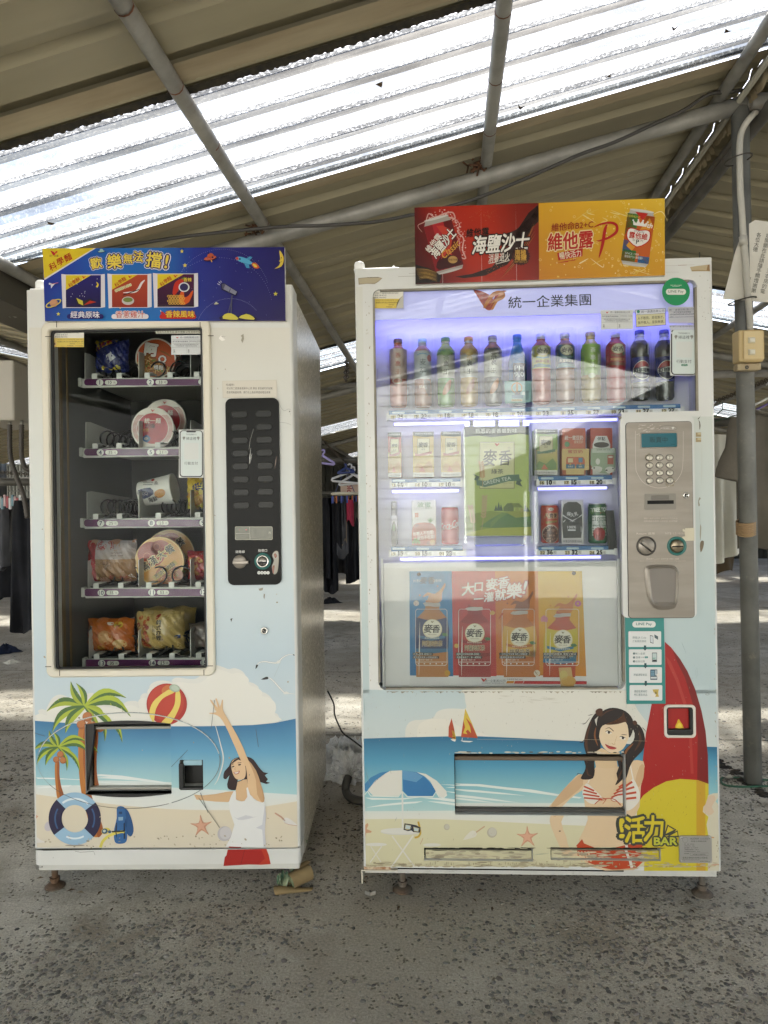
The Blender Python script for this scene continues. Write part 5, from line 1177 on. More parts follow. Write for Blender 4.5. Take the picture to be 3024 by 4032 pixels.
wu=(wl_[0], wu[1], wu[2], wu[3]);wl_=(wl_[0], wl_[1], wl_[2], wu[2])
mh=Mr(1790, 2968, 2464, 3210);mc=Mr(2622, 2782, 2730, 2896);ms1=Mr(1670, 3340, 2098, 3390);ms2=Mr(2168, 3338, 2602, 3388)
b=MB();rr=.007
holed(b, rr, mw-rr, mz0, mz1, [wu, wl_, mh, mc, ms1, ms2], 0.0, .045)
for(xa, sg)in((rr, -1), (mw-rr, 1)):
 for k in range(4):
  a0, a1=R(90*k/4), R(90*(k+1)/4);p_=[(xa+sg*rr*math.sin(a), rr-rr*math.cos(a))for a in(a0, a1)]
  b.face([(p_[0][0], p_[0][1], mz0), (p_[1][0], p_[1][1], mz0), (p_[1][0], p_[1][1], mz1), (p_[0][0], p_[0][1], mz1)], True)
 x=xa+sg*rr;b.face([(x, rr, mz0), (x, .10, mz0), (x, .10, mz1), (x, rr, mz1)])
b.face([(rr, 0, mz1), (mw-rr, 0, mz1), (mw, rr, mz1), (mw, .10, mz1), (0, .10, mz1), (0, rr, mz1)])
b.face([(rr, 0, mz0), (mw-rr, 0, mz0), (mw, rr, mz0), (mw, .10, mz0), (0, .10, mz0), (0, rr, mz0)])
bmesh.ops.remove_doubles(b.bm, verts=b.bm.verts, dist=1e-6)
enam3=mat('white_enamel', 'c9cac6', rough=.35, col2='c0c1bc', scale=3, dirt=.42, dirtcol='71695a', dscale=13, bump=.03, bscale=25)
b.build('door', enam3, drink)
def fillet(mb, x, z, r, sx, sz, y0=-.0004, y1=.02):
 pts=[(x, z)]+[(x+sx*r*(1-math.sin(R(a))), z+sz*r*(1-math.cos(R(a))))for a in range(0, 91, 15)]
 if sx*sz>0:pts=pts[:1]+pts[:0:-1]
 mb.prism(pts, y0, y1)
b=MB();r_=.022
fillet(b, wu[0], wu[3], r_, 1, -1);fillet(b, wu[1], wu[3], r_, -1, -1);fillet(b, wl_[0], wl_[2], r_, 1, 1);fillet(b, wl_[1], wl_[2], r_, -1, 1)
b.build('window_corner', enam3, drink)
g_=.006;b=MB()
for(x0, x1, z0, z1)in((wu[0]+r_, wu[1]-r_, wu[3]-g_, wu[3]), (wu[0], wu[0]+g_, wl_[2]+r_, wu[3]-r_), (wu[1]-g_, wu[1], wu[2], wu[3]-r_), (wl_[1]-g_, wl_[1], wl_[2]+r_, wl_[3]-.01), (wl_[0]+r_, wl_[1]-r_, wl_[2], wl_[2]+g_)):b.box(x0, x1, .001, .012, z0, z1)
b.build('gasket', mat('rusty_gasket', '6d685c', rough=.7, col2='8d8878', scale=14, dirt=.6, dirtcol='3c2f22', dscale=20), drink)
glassR=pane('drink_glass', .004, haze=.006, hazecol=(.78, .78, .80), rough=.01, fres=1.36)
b=MB();b.box(wu[0]-.003, wu[1]+.003, .010, .014, wu[2]-.001, wu[3]+.003);b.box(wl_[0]-.003, wl_[1]+.003, .010, .014, wl_[2]-.003, wl_[3]-.0015);b.build('glass', glassR, drink)
b=MB();b.box(.003, mw-.006, .02, .12, mzb, mz0-.0015);o=b.build('plinth', mat('plinth_white2', 'b4b3ac', rough=.5, dirt=.6, dirtcol='5f5542', dscale=18), drink)
b=MB();q=Mr(1555, 3425, 2463, 3440, .0);b.box(q[0], q[1], .0185, .0197, q[2], q[3]);b.build('vent_gap', dark, o)
b=MB();x0=M.p(1425, 3440)[0]
b.box(x0-.002, x0+.105, .004, .06, mz0-.013, mz0-.010);b.box(x0-.002, x0+.002, .004, .06, mz0-.050, mz0-.013);b.build('bottom_hinge', mat('hinge_rust', 'bdb6a4', rough=.5, dirt=.8, dirtcol='6f4a2a', dscale=22), drink)
b=MB();b.box(x0+.006, x0+.085, -.001, .01, mz0-.006, mz0+.002);b.build('rust_edge', mat('rust_heavy', '8a5a34', rough=.9, col2='c4b296', scale=60), drink)
T=.012;cz1=mz1-.012;b=MB();dx1=mw-.004
b.box(.006, .006+T, .105, .86, mzb+.002, cz1);b.box(dx1-T, dx1, .105, .86, mzb+.002, cz1);b.box(.006+T, dx1-T, .105, .848, cz1-T, cz1-.001);b.box(.006+T, dx1-T, .105, .848, mzb+.003, mzb+.02);b.box(.006+T, dx1-T, .848, .859, mzb+.003, cz1-.001)
b.build('cabinet', enam2, drink)
legs(M, drink, [(1585, 3505), (2765, 3500)], .06, mzb+.001);legs(M, drink, [(1600, 3400), (2700, 3400)], .75, mzb+.003)
b=MB();b.box(.04, mw-.04, .16, .80, .014, mzb+.002);b.build('shade_block', mat('shade_block_dark', '2c2a26', rough=.8), drink)  # light blocker added below this machine too, keeps the floor gap dark
hx0, hz=M.p(1391, 1061)[0], mz1
b=MB();b.lathe([(.0155, -.004), (.0155, .016), (.013, .022), (.006, .025)], (hx0+.016, .03, hz+.006), 20);b.box(hx0+.0, hx0+.135, .012, .055, hz+.0005, hz+.006, .002, 1);b.lathe([(.005, 0), (.005, .008), (.002, .010)], (hx0+.118, .03, hz+.006), 12)
b.build('top_hinge', white_pl, drink)
lav=mat('display_white', 'cfced8', rough=.45)
BY=.128
b=MB()
b.face([(wu[0]-.01, BY, wl_[2]-.01), (wu[1]+.02, BY, wl_[2]-.01), (wu[1]+.02, BY, wu[3]+.01), (wu[0]-.01, BY, wu[3]+.01)])
for x in(wu[0]-.010, wu[1]+.020):b.face([(x, .046, wl_[2]-.01), (x, BY, wl_[2]-.01), (x, BY, wu[3]+.01), (x, .046, wu[3]+.01)])
b.face([(wu[0]-.01, .046, wu[3]+.01), (wu[1]+.02, .046, wu[3]+.01), (wu[1]+.02, BY, wu[3]+.01), (wu[0]-.01, BY, wu[3]+.01)])
b.build('display_back', lav, drink, norm=False)
tube_m=emit('led_tube', '8583ff', .7);tube_w=emit('led_white', 'b5b8ff', .5)
def tubelight(x0, x1, ypx, y, r=.0045, m=tube_m, name='light_tube'):
 xm=(x0+x1)/2;X0, z=M.p(x0, ypx, y);X1, _=M.p(x1, ypx, y);z=M.p(xm, ypx, y)[1]
 b=MB();b.tube([(X0, y, z), (X1, y, z)], r, 10);return b.build(name, m, drink)
q=Mr(1464, 1122, 2746, 1243, .03);LOGO=q
b=MB();b.box(q[0], wu[1]+.01, .030, .036, q[2], wu[3]+.004, .001, 1);lp_=b.build('logo_panel', emit('backlit_acrylic', 'b9b8e8', .075), drink)
tubelight(1480, 2735, 1232, .046, .006, emit('led_tube_bright', '8f8dff', 3.2))
p=Print(M, .030).at(1380, 760, .85594)
bird(p, 640, 492, 150, 'b5402f', 'd9823a');p.up()
p.poly([(610, 525), (640, 470), (672, 450), (700, 452), (712, 465), (700, 480), (670, 486), (650, 505), (640, 525), (655, 500), (690, 470), (668, 470), (640, 500), (622, 527)], 'd07a34', 2)
p.text('統一企業集團', 916, 497, 54, '2f3238', w=380, bold=.012, rot=-2.2)
p.build('logo', lp_, PRINTG)
def rail(x0, x1, yb0, yb1, yw1, items, y=.052, tab=True, name='price_rail'):
 """blue strip above a white strip with number and price tags; y's taken at the middle"""
 xm=(x0+x1)/2
 X0, X1=M.p(x0, yw1, y)[0], M.p(x1, yw1, y)[0];zt, zm, zb=M.p(xm, yb0, y)[1], M.p(xm, yb1, y)[1], M.p(xm, yw1, y)[1]
 b=MB();b.box(X0, X1, y, y+.035, zb, zm-.0004, .001, 1);b.box(X0, X0+.007, y-.003, y, zb-.001, zm+.004);b.box(X1-.006, X1+.003, y-.003, y, zb-.001, zm+.004);o=b.build(name, white_pl, drink)
 b=MB();b.box(X0+.006, X1-.007, y+.002, y+.032, zm, zt);o2=b.build('blue_strip', mat('strip_blue', '1f5a8c', rough=.3), o)
 p=Print(M, y-.0003)
 p2=Print(M, y+.0017)
 sl=lambda x:(x-xm)*-.0235*((2016-yb0)/400 if yb0<2100 else-.05)
 for(n, pc, cx)in items:
  yy=(yb1+yw1)/2+sl(cx)
  p.rrect(cx-26, yy-6.5, cx-6, yy+7, 2, 'c2b488');p.rrect(cx+2, yy-8, cx+40, yy+7, 3, 'd6d5ce');p.up()
  p.text(str(n), cx-16, yy+1, 13, '2a261c', bold=.04);p.text(pc, cx+13, yy-1, 17, '161714', bold=.07);p.text('元', cx+32, yy, 10, '55544c');p.up(-1)
  p2.rrect(cx-20, (yb0+yb1)/2-3+sl(cx), cx+30, (yb0+yb1)/2+5+sl(cx), 4, 'a9c0cc')
 p.build('price_tags', o, PRINTG);p2.build('strip_window', o2, PRINTG)
 return o
B1, B2, B3, B4=(1440, 1260, .42797), (2050, 1260, .42797), (1440, 1640, .42194), (1880, 1640, .36166)
r1=['25', '23', '18', '18', '18', '20', '23', '25', '23', '23', '27', '27']
cxs=[1440+x*.42797 for x in(290, 505, 722, 942, 1165, 1390)]+[2050+x*.42797 for x in(200, 428, 662, 895, 1122, 1357)]
rail(1522, 2690, 1603, 1619, 1640, [(i+1, r1[i], cxs[i])for i in range(12)])
rail(1534, 1822, 1885, 1898, 1919, [(13, '10', 1565), (14, '10', 1660), (15, '10', 1753)])
rail(2112, 2420, 1873, 1890, 1909, [(16, '10', 2150), (17, '15', 2247), (18, '20', 2347)])
rail(1531, 1832, 2151, 2169, 2191, [(19, '15', 1565), (20, '15', 1660), (21, '23', 1755)])
rail(2111, 2426, 2150, 2166, 2185, [(22, '36', 2152), (23, '32', 2250), (24, '25', 2347)])
for(x0, x1, yy, dy)in((1552, 2446, 1661, .060), (1545, 1806, 1934, .060), (2117, 2388, 1923, .060), (1577, 2364, 2198, .060)):tubelight(x0, x1, yy, dy)
q=Mr(1512, 2212, 2432, 2700, .04);b=MB();b.box(q[0], q[1], .040, .048, wl_[2]-.004, q[3], .002, 1);bd=b.build('inner_board', mat('board_white', 'c6c5c3', rough=.45, dirt=.35, dirtcol='8b8474', dscale=10), drink)
for(xa, xb)in((1503, 1511), (2433, 2443)):
 q=Mr(xa, 2200, xb, 2690, .038);b=MB();b.box(q[0], q[1], .036, .050, wl_[2], q[3]);b.build('board_edge', white_pl, bd)
q=Mr(1829, 1680, 2084, 2112, .06);b=MB();b.box(q[0], q[1], .060, .085, q[2], q[3], .002, 1);lb=b.build('poster_box', lav, drink)
p=Print(M, .0597, step=.00012).at(*B3)
p.rect(920, 92, 1522, 700, '9fb35c', 'a3b452');p.rect(920, 700, 1530, 1112, 'a3b452', '8ea544');p.up()
p.poly([(920, 92), (1520, 88), (1520, 172), (1440, 160), (1300, 180), (1180, 192), (1060, 180), (980, 184), (922, 195)], '4c5450');p.up();p.text('熟悉的麥香最對味', 1218, 135, 40, 'd8dcd4', w=388, rot=-.5)
p.rect(1062, 236, 1388, 672, '6d5f3a');p.up();p.rect(1068, 242, 1382, 666, 'd0cfa2', 'c4c487');p.up()
bird(p, 1225, 262, 46);p.text('麥', 1160, 385, 150, '2b2e28', w=125, bold=.03, shear=.08);p.text('香', 1300, 385, 140, '2b2e28', w=118, bold=.03, shear=.08);p.text('綠茶', 1228, 513, 46, '2f332c', w=110, bold=.025)
p.ring(1338, 296, 11, 11, 2.5, '55563f', n=14)
p.poly([(1000, 535), (1060, 560), (1050, 600), (1010, 590), (1028, 562)], '2c4a34');p.poly([(1420, 560), (1460, 600), (1440, 612), (1462, 655), (1400, 630)], '2c4a34');p.up()
p.poly([(1030, 592), (1120, 600), (1220, 570), (1320, 545), (1432, 540), (1438, 600), (1330, 605), (1220, 635), (1110, 660), (1036, 640)], '3d6647', 0);p.up();p.text('GREEN TEA', 1225, 598, 34, 'd3dccb', w=262, rot=-11)
p.text('2023/1963', 1322, 622, 14, '8a8456', rot=-4)
p.poly([(925, 940), (1040, 900), (1160, 880), (1240, 890), (1360, 900), (1480, 885), (1535, 870), (1545, 1110), (938, 1115)], '7d8f2e');p.up()
p.poly([(940, 1090), (1060, 1060), (1180, 1040), (1360, 1035), (1545, 1030), (1548, 1112), (940, 1115)], 'a0a63a');p.poly([(1060, 1030), (1160, 960), (1270, 900), (1400, 915), (1540, 900), (1545, 1030), (1360, 1036), (1180, 1040)], '456f2c');p.up();p.poly([(1165, 1040), (1165, 990), (1270, 895), (1330, 900), (1240, 960)], '5f7f30');p.poly([(1300, 890), (1420, 880), (1540, 890), (1540, 930), (1400, 945)], '8a932e');p.up()
for(x, y, h)in((1240, 880, 70), (1215, 880, 40), (1262, 880, 46), (1490, 885, 50), (1510, 888, 34)):p.poly([(x-18, y), (x, y-h-15), (x+18, y)], '2e4a2c')
p.poly([(1285, 885), (1285, 850), (1320, 810), (1360, 805), (1380, 845), (1380, 885)], '566a2c');p.poly([(1320, 810), (1430, 808), (1465, 850), (1380, 848), (1360, 805)], '71802f');p.poly([(1395, 885), (1395, 860), (1410, 842), (1428, 860), (1428, 888)], '8f9a3a');p.poly([(1440, 890), (1442, 860), (1455, 848), (1472, 866), (1470, 892)], '9a9a4a');p.up()
for(x0, y0, x1, y1, c)in((1075, 420, 1090, 650, 'b58a52'), (1110, 740, 1080, 1060, 'b9936a'), (975, 830, 1010, 1080, 'bd9870')):
 p.line([(x0, y0), ((x0+x1)/2+8, (y0+y1)/2), (x1, y1)], 4, c, 5)
 for k in range(8):
  t=k/12;x, y=x0+(x1-x0)*t+6*math.sin(t*3), y0+(y1-y0)*t
  for sg in(-1, 1):p.ell(x+sg*14, y+6, 16, 7, c, sg*-52, 9)
p.build('printed_face', lb, mat('backlit_film', 'VCOL', rough=.35))
q=Mr(1832, 1656, 2084, 1678, .062);b=MB();b.box(q[0], q[1], .060, .084, q[2], q[3], .002, 1);b.build('lamp_housing', tube_w, lb)
for cx in(1857, 1956, 2052):
 X, Z=M.p(cx, 1666, .055);b=MB();b.box(X-.006, X+.006, .055, .0595, Z-.010, Z+.010, .001, 1);b.lathe([(.003, .055), (.003, .053), (.0003, .053)], (X, 0, Z), 10, axis='y', caps=False);b.build('clip', mat('clip_grey', '8a8a90', rough=.4), lb)
q=Mr(1868, 2112, 2070, 2150, .06);clear=pane('clear_acrylic', .06, haze=.02, hazecol=(.8, .8, .85), rough=.03)
b=MB();b.box(q[0], q[1], .056, .09, q[2], q[3], .003, 1);b.build('clear_foot', clear, lb)
for xa in(1826, 2087, 2110):
 q=Mr(xa, 1690, xa+7, 2140, .055);b=MB();b.box(q[0], q[1], .05, .088, q[2], q[3]);b.build('clear_plate', clear, lb)
pos=thing('poster', 'four colour milk tea poster pinned below the drink rows', 'poster', M, (M.p(1960, 2690, .039)[0], .039, M.p(1960, 2690, .039)[1]))
B6=(1460, 2180, .61483)
p=Print(M, .0393, step=.00008).at(*B6)
p.poly([(247, 112), (1350, 112), (1382, 835), (1300, 848), (250, 838)], 'd3d1cf');p.up()
cols=[((247, 518, 528, 250), '3a7fae', '2f6c9c'), ((518, 795, 805, 528), 'b5423c', 'a8322e'), ((795, 1070, 1082, 805), 'c2742a', 'b8621f'), ((1070, 1352, 1380, 1082), 'c9a52c', 'c07a24')]
for(x0, x1, x2, x3), c1, c2 in cols:p.poly([(x0, 112), (x1, 112), (x2, 785), (x3, 780)], [c1, c1, c2, c2])
p.up()
def pbot(cx, ny, w, liq, film, deep, name, sl, lean=0, splash='b58258'):
 f=lambda pts:[(cx+x*w/100+lean*(y-ny)/500, y)for x, y in pts]
 p.poly(f([(-52, 790), (-54, ny+300), (-56, ny+160), (-50, ny+95), (-22, ny+40), (-20, ny-20), (24, ny-20), (26, ny+40), (52, ny+95), (58, ny+160), (55, ny+300), (56, 790)]), liq);p.up()
 p.poly(f([(-55, ny+290), (-57, ny+170), (-52, ny+90), (-20, ny+105), (20, ny+105), (53, ny+90), (59, ny+170), (56, ny+290)]), film, 0);p.poly(f([(-55, ny+250), (-10, ny+268), (56, ny+245), (56, ny+310), (0, ny+322), (-55, ny+310)]), deep);p.up()
 p.poly(f([(-24, ny), (28, ny-4), (28, ny+16), (-24, ny+18)]), 'cfcac0');p.ell(cx, ny+8, w*.3, 12, 'c4beb4', sl);p.up()
 p.poly(f([(-14, ny-10), (-10, ny-50), (-30, ny-40), (-14, ny-70), (10, ny-62), (30, ny-90), (44, ny-130), (46, ny-110), (36, ny-70), (30, ny-10)]), splash, 3);p.ell(cx-w*.4, ny-52, 6, 5, splash);p.ell(cx+w*.2, ny-110, 5, 6, splash);p.up()
 cyl_=ny+165;p.ell(cx+4, cyl_, 62, 64, 'cfc3a0');p.up();p.ell(cx+4, cyl_-2, 56, 57, 'd8d2bd');p.up();bird(p, cx+4, cyl_-46, 20, '6a5a3a', '8a7a50')
 p.text('麥', cx-22, cyl_-4, 54, '1e1a16', bold=.045, shear=.1);p.text('香', cx+28, cyl_-2, 50, '1e1a16', bold=.045, shear=.1);p.text('MING SHIANG', cx+4, cyl_+34, 6, '5a4a3a')
 p.poly(f([(-46, cyl_+38), (0, cyl_+56), (46, cyl_+40), (44, cyl_+58), (0, cyl_+74), (-44, cyl_+56)]), deep);p.up();p.text('熟悉的麥香最對味', cx+2, cyl_+58, 11, 'd8d0b8', bold=.02);p.poly(f([(34, cyl_+30), (48, cyl_+24), (56, cyl_+40), (42, cyl_+46)]), '3f6a3a', 2)
 p.text(name, cx+4, cyl_+92, 34, '5a3a2a', bold=.03, w=128, out=[(.07, 'd8c9a0')]);p.text('MILK TEA', cx+4, cyl_+115, 9, '5a4a30', bold=.02)
 p.line([(cx-w*.4, ny+120), (cx-w*.43, 780)], 7, 'ddd5c8', taper=True);p.up()
pbot(390, 318, 190, 'a8713f', '26355c', '3d6a8a', '阿薩姆奶茶', 8);pbot(662, 345, 190, '8f2c28', 'a0302c', '7d1f1f', '阿薩姆紅茶', 0, splash='b5493c');pbot(950, 370, 190, 'a8642c', 'c59a48', 'a8622c', '錫蘭奶茶', -4, splash='7a4424');pbot(1225, 385, 190, 'a8431f', 'b9a62c', '2f6a8c', '檸檬紅茶', -8, -30, splash='b56a24')
for k, (x0, x1)in enumerate(((287, 488), (562, 766), (840, 1045), (1120, 1330))):
 for(a, c)in(((x0, 365), (x0, 700)), ((x1, 365), (x1, 700)), ((x0+10, 354), (x1-10, 354)), ((x0+10, 714), (x1-10, 714)), ((x0, 692), (x1, 692)), ((x0, 365), (x0+10, 354)), ((x1, 365), (x1-10, 354)), ((x0, 702), (x0+10, 714)), ((x1, 702), (x1-10, 714))):p.line([a, c], 3, 'ddd6cc')
 for j in range(5):p.ell(x0+18+j*38, 703, 5, 5, 'ddd6cc', n=4+j)
 p.up();p.rect(x0-18, 632, x0+110+30*k, 650, '2b2622');p.rect(x0-18, 654, x0+150, 670, '2b2622');p.up()
 t1=('奶香x麥香 超順口！', '濃郁茶底混合花果紅茶香氣 迴夠厲宝', '一超經典的奶茶香 再配上焦糖甜香', '酸甜甜的檸檬青 清爽又解渴')[k];t2=('遇見直接淘滿 心情直接滿分', '來個麥香就了！來一罐再說', '還得就是最滿分的奶茶', '夏天就靠它了 有沒有女神男神都要喝一下')[k]
 p.text(t1, x0-14, 641, 14, 'd8d2c8', bold=.02, al=0, w=116+30*k);p.text(t2, x0-14, 662, 13, 'd8d2c8', bold=.02, al=0, w=156);p.text('#奶茶救了我的一天', x0+62, 678, 11, 'd8cfc4', w=90);p.up(-1)
p.up(2)
for(t, x, y, h, r)in(('大', 622, 225, 78, -6), ('口', 690, 212, 62, -4), ('麥', 775, 195, 74, -5), ('香', 850, 185, 74, -6), ('一', 690, 288, 60, -4), ('灌', 755, 276, 60, -4), ('就', 830, 262, 70, -5), ('樂', 918, 236, 96, -5), ('!', 985, 215, 80, 6)):
 p.text(t, x, y, h, 'dfdcd8', bold=.055, rot=r, shear=.12, out=[(.11, 'a8463a')]);p.lay-=2
p.up(4);p.text('熟悉的', 300, 173, 18, 'd3dce0', rot=-3);p.text('麥香', 363, 170, 44, '22303c', bold=.03, shear=.1);p.text('最對味', 425, 172, 18, 'd3dce0', rot=-3)
p.ell(291, 316, 18, 18, 'd3cfc4');p.ell(490, 762, 18, 20, 'b5862f');p.ell(1324, 318, 20, 20, 'b5608a');p.ell(1062, 762, 20, 20, 'cdbfa8');p.up();p.ell(1324, 318, 7, 7, 'c9a52c');p.line([(280, 305), (288, 318), (283, 330)], 2, 'a8443a');p.line([(300, 303), (294, 316), (300, 330)], 2, 'a8443a')
for k in range(5):p.ell(1062+random.uniform(-12, 12), 762+random.uniform(-12, 12), 3, 3, '6d4a30', n=6)
p.poly([(1087, 408), (1105, 392), (1130, 408), (1130, 436), (1087, 432)], 'c4808a');p.poly([(760, 385), (775, 362), (795, 375), (785, 390)], 'c49a48', 2);p.poly([(816, 412), (842, 374), (850, 380), (822, 417)], 'a8431f');p.ell(548, 588, 14, 14, 'c9a04a')
p.poly([(872, 812), (918, 812), (912, 828), (865, 828)], 'c9822f');p.poly([(922, 812), (978, 812), (970, 830), (915, 830)], 'b5463a');p.poly([(982, 812), (1380, 814), (1380, 834), (972, 831)], 'b0302f');bird(p, 722, 806, 36);p.text('統一企業(股)公司', 795, 812, 16, '4a4a4e', bold=.03);p.text('UNI-PRESIDENT ENTERPRISES CORP.', 783, 826, 6.5, '4a4a4e', w=148);p.text('生產履歷專線 0800', 920, 801, 8, '5f5f60', w=100)
p.poly([(1200, 728), (1280, 725), (1300, 850), (1215, 855)], 'c2a06a');p.up();p.ell(1232, 775, 26, 30, 'c4b06a');p.ell(1265, 815, 46, 34, 'c79a50')
p.build('printed_sheet', pos, PRINTG)
for(x, y)in((308, 132), (1300, 125)):
 X, Z=M.p(1460+x*.61483, 2180+y*.61483, .037);b=MB();b.lathe([(.0055, .0385), (.0055, .0355), (.004, .0345), (.0003, .0345)], (X, 0, Z), 16, axis='y', caps=False);b.build('magnet', blk, pos)
form_sticker(M, drink, .0098, (1360, 980, .1808), (530, 915, 1265, 1295), fold=True)
A8=(2150, 1000, .3918)
service_sticker(M, drink, .0098, A8, (548, 566, 876, 762))
p=Print(M, .0098).at(*A8);p.poly([(895, 563), (1200, 543), (1206, 716), (903, 738)], '2a3344');p.up();p.poly([(899, 567), (1196, 548), (1198, 594), (902, 612)], 'c9ccd4');p.poly([(902, 614), (1198, 597), (1202, 712), (907, 733)], 'c4bf98');p.up()
p.text('統一速邁自販公司', 1072, 576, 27, '22262e', w=232, bold=.03, rot=-3.2);p.ell(927, 580, 16, 15, '2f7f6a', -10);p.text('SMAILE', 927, 605, 8, '2f7f6a', rot=-3);p.text('人不敬我。是我無才。', 1052, 640, 30, '2a2c28', w=265, rot=-3, shear=.06);p.text('我不敬人。是我無德。', 1055, 685, 30, '2a2c28', w=265, rot=-3, shear=.06);p.build('motto_sticker', drink, PRINT)
p=Print(M, .0098).at(*A8);p.rrect(1226, 532, 1512, 700, 14, 'b5b6bc');p.up()
for y in(545, 575, 605, 630):p.line([(1232, y+8), (1505, y)], 2, '70727a')
p.text('統一速邁自販(股)公司', 1368, 562, 20, '4a4c52', w=260, rot=-1.5);p.text('新竹營業所客服專線', 1370, 585, 18, '4a4c52', w=175, rot=-1.5);p.text('(03)6563258.6563259', 1368, 607, 18, '3d4046', w=240, rot=-1.5, bold=.01);p.text('網址：http://www.vendor.com.tw', 1372, 632, 13, '5a5c62', w=250, rot=-1.5);p.rect(1234, 710, 1514, 748, 'c4c6ce');p.up();p.text('新竹縣竹北市溫州里2鄰新國街261號', 1374, 727, 19, '2c2e34', w=265, bold=.02, rot=-1);p.build('address_sticker', drink, PRINT)
phone_sticker(M, drink, .0094, A8, (1247, 750, 1522, 1222), torn=True)
p=Print(M, -.0042).at(*A8);p.ell(1306, 378, 140, 140, '1f8a55', n=56);p.up();p.rrect(1204, 351, 1406, 410, 29, 'd6d9d0');p.text('WE WELCOME', 1305, 316, 12, 'd0dcd2', bold=.01);p.line([(1268, 327), (1342, 325)], 3, 'b8d2c2');p.up();p.text('LINE Pay', 1306, 380, 34, '1f5f40', w=152, bold=.025);p.build('payment_badge', drink, PRINTG)
hs=Mr(2447, 1640, 2738, 2432, -.014)
b=MB();b.prism(rpts(hs[0], hs[1], hs[2], hs[3], .014), -.014, .003);b.build('panel_housing', enam3, drink)
B5=(2420, 1600, .38873)
def P5(x, y):return(2420+x*.38873, 1600+y*.38873)
a, c=P5(126, 160), P5(790, 2095);cp=Mr(a[0]+2, a[1], c[0]+2, c[1]+18, -.017)
b=MB();b.prism(rpts(cp[0]-.0015, cp[1]+.0015, cp[2]-.0015, cp[3]+.0015, .010), -.0146, -.0138);b.build('panel_gap', dark, drink)
b=MB();b.prism(rpts(cp[0], cp[1], cp[2], cp[3], .009), -.017, -.013);cpn=b.build('control_panel', satin, drink)
def R5(x0, y0, x1, y1, y=-.017):return Mr(*P5(x0, y0), *P5(x1, y1), y)
p=Print(M, -.017).at(*B5)
p.line([(210, 250), (214, 600), (230, 680), (290, 770), (380, 815), (470, 826), (570, 800), (650, 720), (690, 600), (695, 250)], 4, 'b9b2a6', 5)
p.ell(544, 221, 90, 27, '5f5a52');p.up();p.ell(544, 221, 86, 23, '928c82');p.up();p.text('the alpha', 522, 222, 15, 'd8d5cc', shear=.2, bold=.03);p.poly([(576, 212), (606, 208), (598, 220), (590, 236), (584, 224)], 'd8d5cc', 2);p.up()
for i, t in enumerate(('請投入紙鈔或硬幣 選擇商品 取回商品', '找零請按退幣桿 注意面額 謝謝惠顧')):p.text(t, 465, 1135+28*i, 18, 'b8afa2', w=340)
p.text('Return 退幣', 315, 1288, 24, 'c9bfae', w=185);p.text('NT$ 1.5.10.50', 610, 1288, 24, 'bdb3a3', w=195);p.text('請選擇商品編號 選擇完畢 請輸入按鍵', 485, 1545, 17, 'c4baaa', w=330);p.text('please enter your item and press(OK) button then your card', 485, 1566, 12, 'bdb3a3', w=460, shear=.15)
for(x, y, r)in((350, 522, 44), (560, 765, 54)):
 for k in range(50):a_=random.uniform(0, 6.28);q_=r*math.sqrt(random.uniform(.35, 1.0));p.ell(x+q_*math.cos(a_), y+q_*math.sin(a_), random.uniform(3, 8), random.uniform(3, 7), random.choice(('857a60', '786d54', '8f866f')), 0, 7)
for k in range(26):x=random.uniform(170, 480);p.ell(x, random.uniform(180, 300), random.uniform(6, 30), random.uniform(2, 6), 'b5aea2', random.uniform(-30, 10), 8)
p.build('panel_print', cpn, PRINT);p=Print(M, -.0175).at(*B5)
p.poly([(690, 1240), (715, 1250), (712, 1236), (806, 1232), (808, 1360), (690, 1362), (686, 1320), (714, 1316), (708, 1270), (688, 1266)], 'c9c1a8');
p.build('tape_scrap', cpn, PRINT)
q=R5(258, 262, 642, 425);b=MB();ringframe(b, q[0], q[1], q[2], q[3], .004, .0032, -.0195, -.0165);o=b.build('display_frame', satin, cpn)
b=MB();b.box(q[0]+.002, q[1]-.002, -.0178, -.0172, q[2]+.002, q[3]-.002);o=b.build('display', mat('lcd_teal', '1c5a66', rough=.18), cpn)
p=Print(M, -.0178).at(*B5);p.text('販賣中', 445, 338, 58, '123a40', bold=.02);p.line([(570, 385), (610, 385)], 5, '174852');p.build('display_text', o, PRINTG)
keys=['1', '2', '3', '4', '5', '6', '7', '8', '9', '', '0', 'OK']
for i, t in enumerate(keys):
 x, y=352+(i%3)*102+(i//3), 521+(i//3)*77.5-(i%3)*1.5
 X, Z=M.p(*P5(x, y), -.017);k_=.38873*2.09/FPX
 b=MB();b.lathe([(37*k_, -.0155), (37*k_, -.0178), (32*k_, -.0178), (32*k_, -.0165)], (X, 0, Z), 22, axis='y', caps=False)
 for v in b.bm.verts:v.co.z=Z+(v.co.z-Z)*.86
 o=b.build('key', blk, cpn)
 b=MB();b.lathe([(31.5*k_, -.0165), (31*k_, -.0192), (26*k_, -.0202), (.0003, -.0202)], (X, 0, Z), 22, axis='y', caps=False)
 for v in b.bm.verts:v.co.z=Z+(v.co.z-Z)*.86
 o2=b.build('key_cap', mat('key_silver', 'b9b4a6', rough=.35, metal=.3), o)
 if t:p=Print(M, -.0203).at(*B5);p.text(t, x, y, 22 if t!='OK' else 14, '25241f' if t!='OK' else '4a6a78', bold=.03);p.build('numeral', o, PRINTG)
q=R5(303, 884, 620, 1046);b=MB();b.prism(rpts(q[0], q[1], q[2], q[3], .003), -.0185, -.0168);o=b.build('note_slot', mat('slot_grey', '77736a', rough=.4, metal=.3), cpn)
